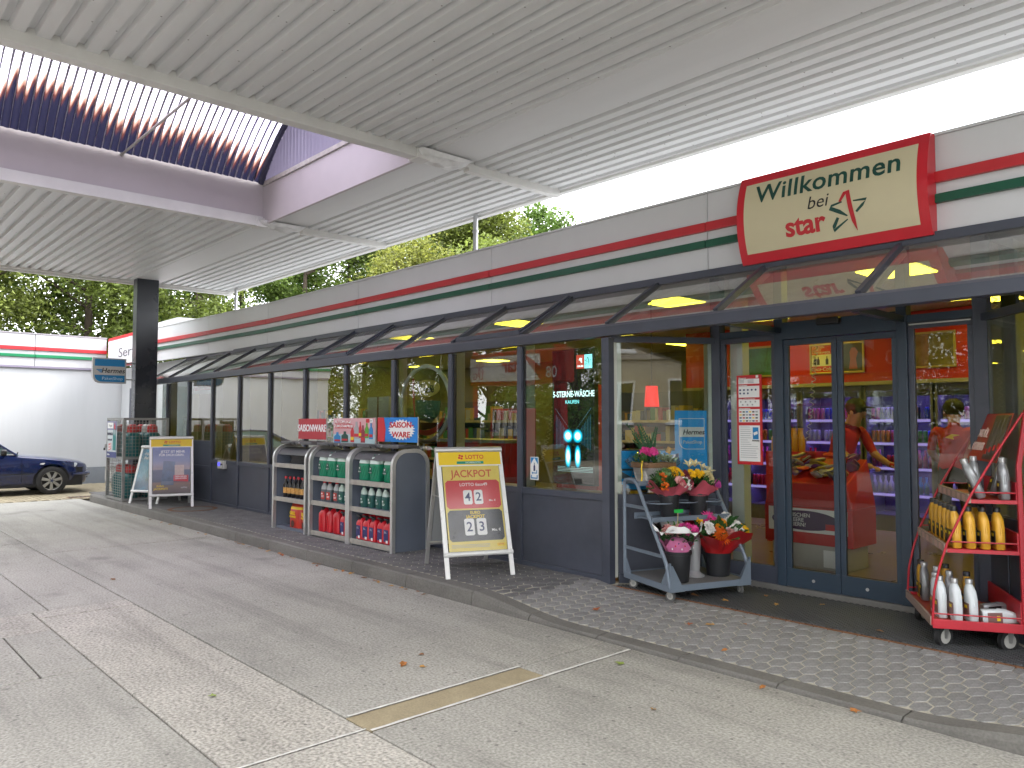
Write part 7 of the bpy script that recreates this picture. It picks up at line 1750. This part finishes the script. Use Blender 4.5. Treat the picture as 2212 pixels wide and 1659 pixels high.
# pendant lamp, shelves, racks, counter
t = thing('pendant_lamp', 'red pendant lamp glowing behind the splayed window', 'lamp', (-5.42, 7.15, 1.78))
MB().lathe([(.085, 0), (.068, .235), (.066, .235), (.083, 0)], 24, caps=False).build('lamp_shade', mat('red_shade', (.55, .008, .006), .5, 0, 0, emit=.45), t, smooth=40); MB().cyl((0, 0, .23), (0, 0, 1.3), .005, n=6).build('cord', BLACKP, t)
SHF = mat('store_shelf', (.07, .07, .07), .5); GDM = [mat('goods_%d' % i, c_, .45) for i, c_ in enumerate([(.45, .25, .06), (.4, .05, .04), (.42, .4, .36), (.06, .2, .08), (.05, .08, .25), (.5, .38, .1), (.12, .1, .1)])]
def gondola(label, x0, x1, y, h, seed):
    t = thing('store_shelf', label, 'shelf', ((x0 + x1) / 2, y, .118), 0, 'shelves inside the shop'); w = (x1 - x0) / 2; rg = random.Random(seed)
    MB().bb(-w, w, .18, .2, 0, h).build('back_panel', SHF, t)
    for x in (-w, w): MB().bb(x - .015, x + .015, -.2, .18, 0, h).build('end_panel', SHF, t)
    z = .15
    while z < h - .2:
        MB().bb(-w, w, -.2, .18, z - .02, z).build('shelf_board', SHF, t); MB().bb(-w, w, -.212, -.2, z - .03, z + .01).build('price_rail', mat('rail_warm', (.5, .42, .26), .5, var=.2, vs=12), t)
        gd = MB(); x = -w + .06
        while x < w - .06:
            ww = rg.uniform(.06, .13); hh_ = rg.uniform(.12, .26); gd.bb(x, x + ww - .01, -.18, rg.uniform(-.05, .1), z, z + hh_, rg.randrange(7)); x += ww
        o = gd.build('packaged_goods', GDM, t); o['kind'] = 'stuff'
        z += .34
    return t
gondola('long shelf of packaged goods behind the left windows', -15.5, -12.2, 8.6, 1.75, 1); gondola('shelf of packaged goods behind the windows over the middle sales shelf', -11.9, -9.2, 8.8, 1.85, 2); gondola('shelf of packaged goods deep in the shop behind the front board', -8.6, -6.9, 10.6, 2.0, 3)
gondola('bottle shelf on the rear wall seen beside the digital screen', -9.4, -7.6, 13.2, 2.1, 4)
t = thing('sunglasses_rack', 'white rack of sunglasses behind the window over the middle sales shelf', 'rack', (-9.55, 6.15, .118)); RK = mat('rack_white', (.5, .5, .44), .5)
MB().bb(-.28, .28, 0, .1, .4, 1.85).build('panel', RK, t); MB().bb(-.3, .3, -.05, .15, 0, .05).build('foot', BLACKP, t); MB().bb(-.02, .02, -.004, -.001, .4, 1.85).build('divider', mat('rack_brown', (.2, .07, .04), .5), t)
for i in range(5):
    for s in (-1, 1):
        sg_ = thing('sunglasses', f'dark sunglasses on the white rack, row {i + 1} from the bottom, {"left" if s < 0 else "right"} column', 'sunglasses', (-9.55 + s * .14, 6.11, .72 + .22 * i), 0, 'sunglasses on the rack')
        for q in (-1, 1): MB().ext([(.03 * math.cos(2 * math.pi * j / 10), .022 * math.sin(2 * math.pi * j / 10)) for j in range(10)], (q * .035, 0, 0), EXu, EZ, (0, -.004, 0)).build('lens', PBLACK, sg_)
        MB().bar((-.01, -.002, .005), (.01, -.002, .005), .004, .004).build('bridge', PBLACK, sg_)
t = thing('red_counter', 'red counter front behind the café sign window', 'counter', (-7.75, 6.5, .118)); MB().bb(-.85, .55, 0, .5, 0, 1.22).build('front', SHOPRED, t); MB().bb(-.87, .57, -.02, .52, 1.22, 1.26).build('worktop', mat('counter_top', (.3, .3, .3), .4), t)
t = thing('tobacco_rack', 'red and white upright vending rack behind the pane left of the screen', 'rack', (-6.55, 7.2, .118)); MB().bb(-.45, .25, .02, .4, 0, 1.95).build('cabinet', SHOPRED, t)
MB().bb(-.35, .08, 0, .02, 1.05, 1.85).build('white_front', RK, t)
for i in range(4): MB().bb(-.33 + .10 * i, -.26 + .10 * i, -.012, -.001, 1.08, 1.58).build('column', mat('rack_dark', (.06, .06, .07), .4), t)
t = thing('magazine_rack', 'green topped magazine rack right of the entrance behind the oil trolley', 'rack', (-1.62, 7.6, .118)); GRN = mat('rack_green', (.01, .11, .05), .5)
MB().bb(-.45, .6, .1, .14, 0, 1.9).build('back', GRN, t); MB().bb(-.45, .6, -.02, .12, 1.72, 1.92).build('header', GRN, t)
for r_ in range(5):
    MB().bb(-.45, .6, -.06, .1, .35 + .28 * r_ - .02, .35 + .28 * r_).build('ledge', SHF, t)
    for c_ in range(6): MB().bb(-.43 + .17 * c_, -.28 + .17 * c_, .06, .07, .35 + .28 * r_, .56 + .28 * r_).build('magazine', [PWHITE, GDM[0], GDM[2], GDM[3], PRED, GDM[4]][(r_ * 2 + c_) % 6], t)
# coiled cords hanging inside
def coil(label, x, y, z1, z0, sway):
    pts = []; k = 260
    for i in range(k):
        s = i / k; a = s * 2 * math.pi * 26; pts.append((sway * s * s + .018 * math.cos(a), .018 * math.sin(a), z1 + (z0 - z1) * s))
    o = MB().tube(pts, .004, 5).build('coiled_cord', mat('cord_cream', (.5, .46, .36), .5), None, smooth=60, loc=(x, y, 0)); tag(o, label, 'cord')
coil('pale coiled cord hanging behind the left sliding door', -3.38, 7.0, 2.95, 1.42, -.12); coil('pale coiled cord hanging behind the pane left of the screen', -6.0, 6.2, 2.35, 1.15, -.25)
# inner runner mat on the shop floor
o = MB().bb(-3.9, -2.2, 6.7, 7.5, .1185, .128).build('inner_mat', mat('runner_mat', (.03, .03, .032), .9, bump=.5, bs=90)); tag(o, 'dark ribbed runner mat on the shop floor just inside the doors', 'mat')
# ---------------------------------------------------------------- trees
BARK = mat('bark', (.075, .055, .04), .9, 0, .3, 6, bump=.6, bs=18, stretch=(1, 1, .3))
def leafmat(name, c):
    m = bpy.data.materials.new(name); m.use_nodes = True; n, l = m.node_tree.nodes, m.node_tree.links
    p = n['Principled BSDF']; p.inputs['Roughness'].default_value = .55
    g = n.new('ShaderNodeNewGeometry'); oi = n.new('ShaderNodeObjectInfo')
    hv = n.new('ShaderNodeHueSaturation'); hv.inputs['Color'].default_value = tuple(c) + (1,)
    a = n.new('ShaderNodeMapRange'); a.inputs['To Min'].default_value = .55; a.inputs['To Max'].default_value = 1.6; l.new(g.outputs['Random Per Island'], a.inputs['Value']); l.new(a.outputs[0], hv.inputs['Value'])
    b = n.new('ShaderNodeMapRange'); b.inputs['To Min'].default_value = .465; b.inputs['To Max'].default_value = .515; l.new(oi.outputs['Random'], b.inputs['Value']); l.new(b.outputs[0], hv.inputs['Hue'])
    l.new(hv.outputs[0], p.inputs['Base Color'])
    t = n.new('ShaderNodeBsdfTranslucent'); l.new(hv.outputs[0], t.inputs['Color'])
    mx = n.new('ShaderNodeMixShader'); mx.inputs[0].default_value = .48; l.new(p.outputs[0], mx.inputs[1]); l.new(t.outputs[0], mx.inputs[2]); l.new(mx.outputs[0], n['Material Output'].inputs[0])
    return m
LEAVES = [leafmat('foliage_deep', (.115, .190, .042)), leafmat('foliage_mid', (.125, .190, .038)), leafmat('foliage_light', (.185, .235, .050))]
def tree_mesh(seed, H, RX_, n_leaf, leaf, m, low=.28, clumps=46):
    rg = random.Random(seed); tr = MB(); lf = MB(); tips = []
    pts = []; x = y = 0
    for i in range(8):
        s = i / 7; pts.append((x, y, H * .9 * s)); x += rg.uniform(-.12, .12); y += rg.uniform(-.12, .12)
    tr.tube(pts, [H * .021 * (1 - .85 * i / 7) + .02 for i in range(8)], 8)
    for b in range(15):
        s = rg.uniform(low, .92); z = H * .9 * s; th = rg.uniform(0, 6.28); k = int(s * 7); bx, by, _ = pts[min(7, k)]
        L_ = RX_ * (1.05 - .55 * s) * rg.uniform(.7, 1.1); d = V(math.cos(th), math.sin(th), rg.uniform(.2, .8))
        q = [V(bx, by, z)]
        for j in range(4): q.append(q[-1] + d * L_ / 4 + V(rg.uniform(-.1, .1), rg.uniform(-.1, .1), rg.uniform(-.02, .12)))
        tr.tube(q, [H * .007 * (1 - .2 * j) + .008 for j in range(5)], 5); tips += q[2:]
    for c in range(clumps):
        if c < len(tips) and rg.random() < .75: cc = Vector(tips[rg.randrange(len(tips))]) + V(rg.gauss(0, .35), rg.gauss(0, .35), rg.gauss(.2, .3))
        else:
            th = rg.uniform(0, 6.28); s = rg.uniform(low - .06, 1.0); pr = math.sin(math.pi * min(1, max(.06, (s - low + .1) / (1.1 - low)))) ** .6
            cc = V(math.cos(th) * RX_ * pr * rg.uniform(.35, .95), math.sin(th) * RX_ * pr * rg.uniform(.35, .95), H * s)
        cr_ = RX_ * rg.uniform(.20, .40)
        for i in range(n_leaf // clumps):
            d = V(rg.gauss(0, 1), rg.gauss(0, 1), rg.gauss(0, .62)).normalized() * cr_ * rg.random() ** .38
            p = cc + d; a = V(rg.gauss(0, 1), rg.gauss(0, 1), rg.gauss(-.25, .6)).normalized(); b_ = a.cross(V(rg.gauss(0, .6), rg.gauss(0, .6), 1)).normalized(); w = leaf * rg.uniform(.6, 1.25); kq = a.cross(b_) * w * .18
            lf.add([p - a * w * .5, p + b_ * w * .36 + kq, p + a * w * .6, p - b_ * w * .36 + kq], [(0, 1, 2, 3)])
    return tr.mesh('trunk', BARK, 50), lf.mesh('crown', m)
TM = [tree_mesh(1, 12, 3.9, 34000, .19, LEAVES[0], .06, 120), tree_mesh(2, 13, 3.8, 32000, .20, LEAVES[1], .08, 110), tree_mesh(3, 11, 3.5, 28000, .18, LEAVES[2], .1, 100), tree_mesh(4, 14, 2.8, 14000, .19, LEAVES[1], .35, 60)]
def tree(label, x, y, s, v, rz, group):
    t = thing('broadleaf_tree', label, 'tree', (x, y, -.06), rz, group); t.scale = (s, s, s)
    link('trunk', TM[v][0], t); link('crown', TM[v][1], t); return t
G1 = 'trees behind the wash hall'
for i, (x, y, s, v, d) in enumerate([(-34, -1.5, .92, 0, 'leftmost deep green tree'), (-31.5, 3.2, .80, 1, 'second tree from the left'), (-37, 4.5, 1.0, 0, 'tall deep green tree farther back'), (-33.0, 8.2, .86, 1, 'broad tree left of the dark column'), (-39, 10.5, 1.05, 0, 'tree directly behind the dark column'), (-30.5, 11.5, .80, 3, 'slender bare-stemmed tree right of the column')]): tree(d + ' beyond the white wash hall roof', x, y, s, v, i * 1.3, G1)
G2 = 'trees behind the shop'
for i, (x, y, s, v, d) in enumerate([(-36, 15.5, 1.05, 0, 'deep green tree between the column and the shop roof'), (-31, 16.0, .78, 3, 'slender tree with visible trunk'), (-33.5, 20.0, .95, 1, 'mid green tree just left of the thin roof post'), (-27.0, 19.0, .85, 2, 'light green tree behind the middle of the roof'), (-29.0, 24.5, 1.0, 1, 'tall tree far behind the roof'), (-26.0, 22.5, .86, 2, 'yellowish green tree at the right end of the row'), (-30.5, 30, 1.02, 1, 'mid green tree at the back of the row'), (-34, 27, 1.1, 0, 'dark tree at the very back')]): tree(d + ' above the striped fascia', x, y, s, v, i * 1.7 + .4, G2)
tree('small tree whose tips just show over the fascia right of centre', -21.5, 31, .62, 2, 1, G2)
# row across the street behind the viewer, met in the shop windows as reflections
for i in range(13):
    x = -48 + 4.2 * i; y = -13.5 - 5 * ((i * 7) % 3) / 2
    if x > 4: continue
    tree(f'{["first", "second", "third", "fourth", "fifth", "sixth", "seventh", "eighth", "ninth", "tenth", "eleventh", "twelfth", "last"][i]} street tree of the row across the road, mirrored in the windows', x, y, .78 + .1 * ((i * 5) % 3), [0, 1, 2][i % 3], i * 2.1, 'trees across the road')
# ---------------------------------------------------------------- pump islands behind the viewer (mirrored in the glass)
def pump(label, x, num):
    t = thing('fuel_pump', label, 'fuel pump', (x, -3.0, 0), 0, 'fuel pumps behind the viewer')
    MB().bb(-2.1, 2.1, -.5, .5, 0, .14).build('island', KERB, t, bevel=.02)
    for s in (-1, 1): MB().bb(s * 1.75 - .12, s * 1.75 + .12, -.12, .12, .14, 3.6).build('post', SHOPRED, t)
    MB().bb(-2.1, 2.1, -.2, .2, 2.62, 3.5).build('head_sign', SHOPRED, t, bevel=.06)
    MB().bb(-1.9, 1.2, .2, .21, 2.72, 3.38).build('white_field', PWHITE, t); MB().ext([(1.2, 2.72), (1.7, 2.72), (.7, 3.38), (.6, 3.38)], (0, .211, 0), EXu, EZ, (0, .002, 0)).build('red_wedge', SHOPRED, t)
    text(num, .42, PWHITE, t, (1.62, .215, 2.88), (-1, 0, 0), EZ); text('star', .5, PRED, t, (.2, .215, 3.1), (-1, 0, 0), EZ, bold=.02); text('LPG', .28, PRED, t, (-1.2, .215, 2.86), (-1, 0, 0), EZ)
    star_logo(t, (-1.1, .216, 3.12), (-1, 0, 0), EZ, .42, PRED, PRED)
    MB().bb(-.6, .6, -.3, .3, .14, 2.0).build('cabinet', SHOPRED, t, bevel=.03); MB().bb(-.5, .5, .3, .31, 1.25, 1.95).build('display_panel', PWHITE, t)
    for i in range(4): MB().bb(-.46 + .24 * i, -.28 + .24 * i, .3, .36, .5, 1.15).build('nozzle_holder', BLACKP, t); MB().tube([(-.37 + .24 * i, .37, .95), (-.37 + .24 * i, .55, .6), (-.37 + .24 * i, .42, .25), (-.37 + .24 * i, .32, 1.9)], .018, 6).build('hose', BLACKP, t, smooth=40)
pump('red fuel pump with number 10 head sign, mirrored in the entrance glass', -7.7, '10'); pump('red fuel pump with number 08 head sign, mirrored in the shop windows', -15.4, '08')
# house to the right, mirrored in the splayed window
hs_ = thing('stone_house', 'pale stone house with white sash windows, mirrored in the splayed window', 'house', (24, 2, 0))
MB().bb(0, 8, -9, 9, 0, 9).build('wall', mat('house_stone', (.42, .37, .30), .85, 0, .12, 1.2, bump=.3, bs=8), hs_)
for j in range(6):
    for k in range(2):
        y = -7.5 + 3 * j; z = 1.6 + 3.4 * k
        w_ = MB().bb(-.06, .06, y - .7, y + .7, z, z + 2.0).build('window', PWHITE, hs_)
        for s in (-1, 1): MB().bb(-.075, -.062, y + s * .34 - .27, y + s * .34 + .27, z + .1, z + 1.9).build('pane', mat('house_pane', (.03, .04, .05), .1), w_)
        MB().bb(-.2, 0, y - .8, y + .8, z - .12, z).build('sill', PWHITE, hs_)
for k in (4.6, 8.6): MB().bb(-.15, 0, -9, 9, k, k + .25).build('cornice', mat('house_stone', (.42, .37, .30)), hs_)
MB().hexa([(-.4, -9.3, 9), (8.4, -9.3, 9), (8.4, 9.3, 9), (-.4, 9.3, 9)], [(3, -6, 11.5), (5, -6, 11.5), (5, 6, 11.5), (3, 6, 11.5)]).build('roof', mat('roof_slate', (.08, .07, .07), .8), hs_)
c2 = copy_tree(car); c2.location = (17.5, 3.5, -.01); c2.rotation_euler = (0, 0, R(180)); c2['label'] = 'blue car parked before the stone house, mirrored in the splayed window'
# ---------------------------------------------------------------- fallen leaves
LC = [mat('dry_leaf_%d' % i, c_, .7, 0, .2, 30) for i, c_ in enumerate([(.36, .14, .035), (.42, .22, .05), (.22, .10, .04), (.30, .09, .03), (.22, .28, .06)])]
def leaf_mesh(m, seed):
    rg = random.Random(seed); mb = MB(); n_ = 10; v = [(0, 0, .004)]
    for i in range(n_):
        a = 2 * math.pi * i / n_; r_ = .032 * (1.25 if i % 2 else .75) * rg.uniform(.85, 1.15) * (1.25 if i in (0, 5) else 1); v.append((r_ * math.cos(a), r_ * .8 * math.sin(a), .003 + .012 * rg.random()))
    mb.add(v, [(0, 1 + i, 1 + (i + 1) % n_) for i in range(n_)]); return mb.mesh('leaf', m)
LMS = [leaf_mesh(LC[i % 5], i) for i in range(10)]
lcn = ['orange', 'tan', 'brown', 'russet', 'green']
spots = []
for i in range(26): spots.append((-9.9 + .16 * i + rs.uniform(-.3, .3), 4.36 - abs(rs.gauss(0, .03)), .004, i % 5 if i % 5 != 4 else 1, 'lying in the gutter along the kerb'))
for i in range(10): spots.append((-14.5 + .5 * i + rs.uniform(-.2, .2), 4.33 - abs(rs.gauss(0, .05)), .004, i % 3, 'lying in the gutter along the kerb'))
for (x, y, c_) in [(-3.49, 5.05, 3), (-3.36, 5.12, 1), (-3.17, 5.30, 0), (-2.98, 4.72, 0), (-4.3, 4.9, 3)]: spots.append((x, y, zs(x, y) + .008, c_, 'lying on the hexagonal pavers'))
for (x, y, c_) in [(-3.25, 5.92, 1), (-3.62, 5.75, 1), (-3.9, 5.72, 2), (-3.47, 6.15, 2), (-2.35, 5.72, 2), (-3.0, 6.2, 1)]: spots.append((x, y, .112, c_, 'lying on the entrance mat'))
for (x, y, c_) in [(-4.30, 2.98, 0), (-4.18, 3.05, 1), (-4.4, 3.2, 2), (-2.70, 3.55, 1), (-3.35, 4.05, 4), (-4.57, 1.83, 4), (-2.47, 4.32, 0), (-1.93, 4.35, 0), (-8.6, 2.4, 2)]: spots.append((x, y, .005, c_, 'lying out on the concrete slabs'))
for i, (x, y, z, c_, where) in enumerate(spots):
    o = link('fallen_leaf', LMS[c_ + 5 * (i % 2)], None, loc=(x, y, z)); o.rotation_euler = (rs.uniform(-.2, .2), rs.uniform(-.2, .2), rs.uniform(0, 6.3)); k = rs.uniform(.55, 1.05); o.scale = (k, k, k)
    tag(o, f'{lcn[c_]} fallen leaf {where}', 'leaf', f'{lcn[c_]} leaves {where}')
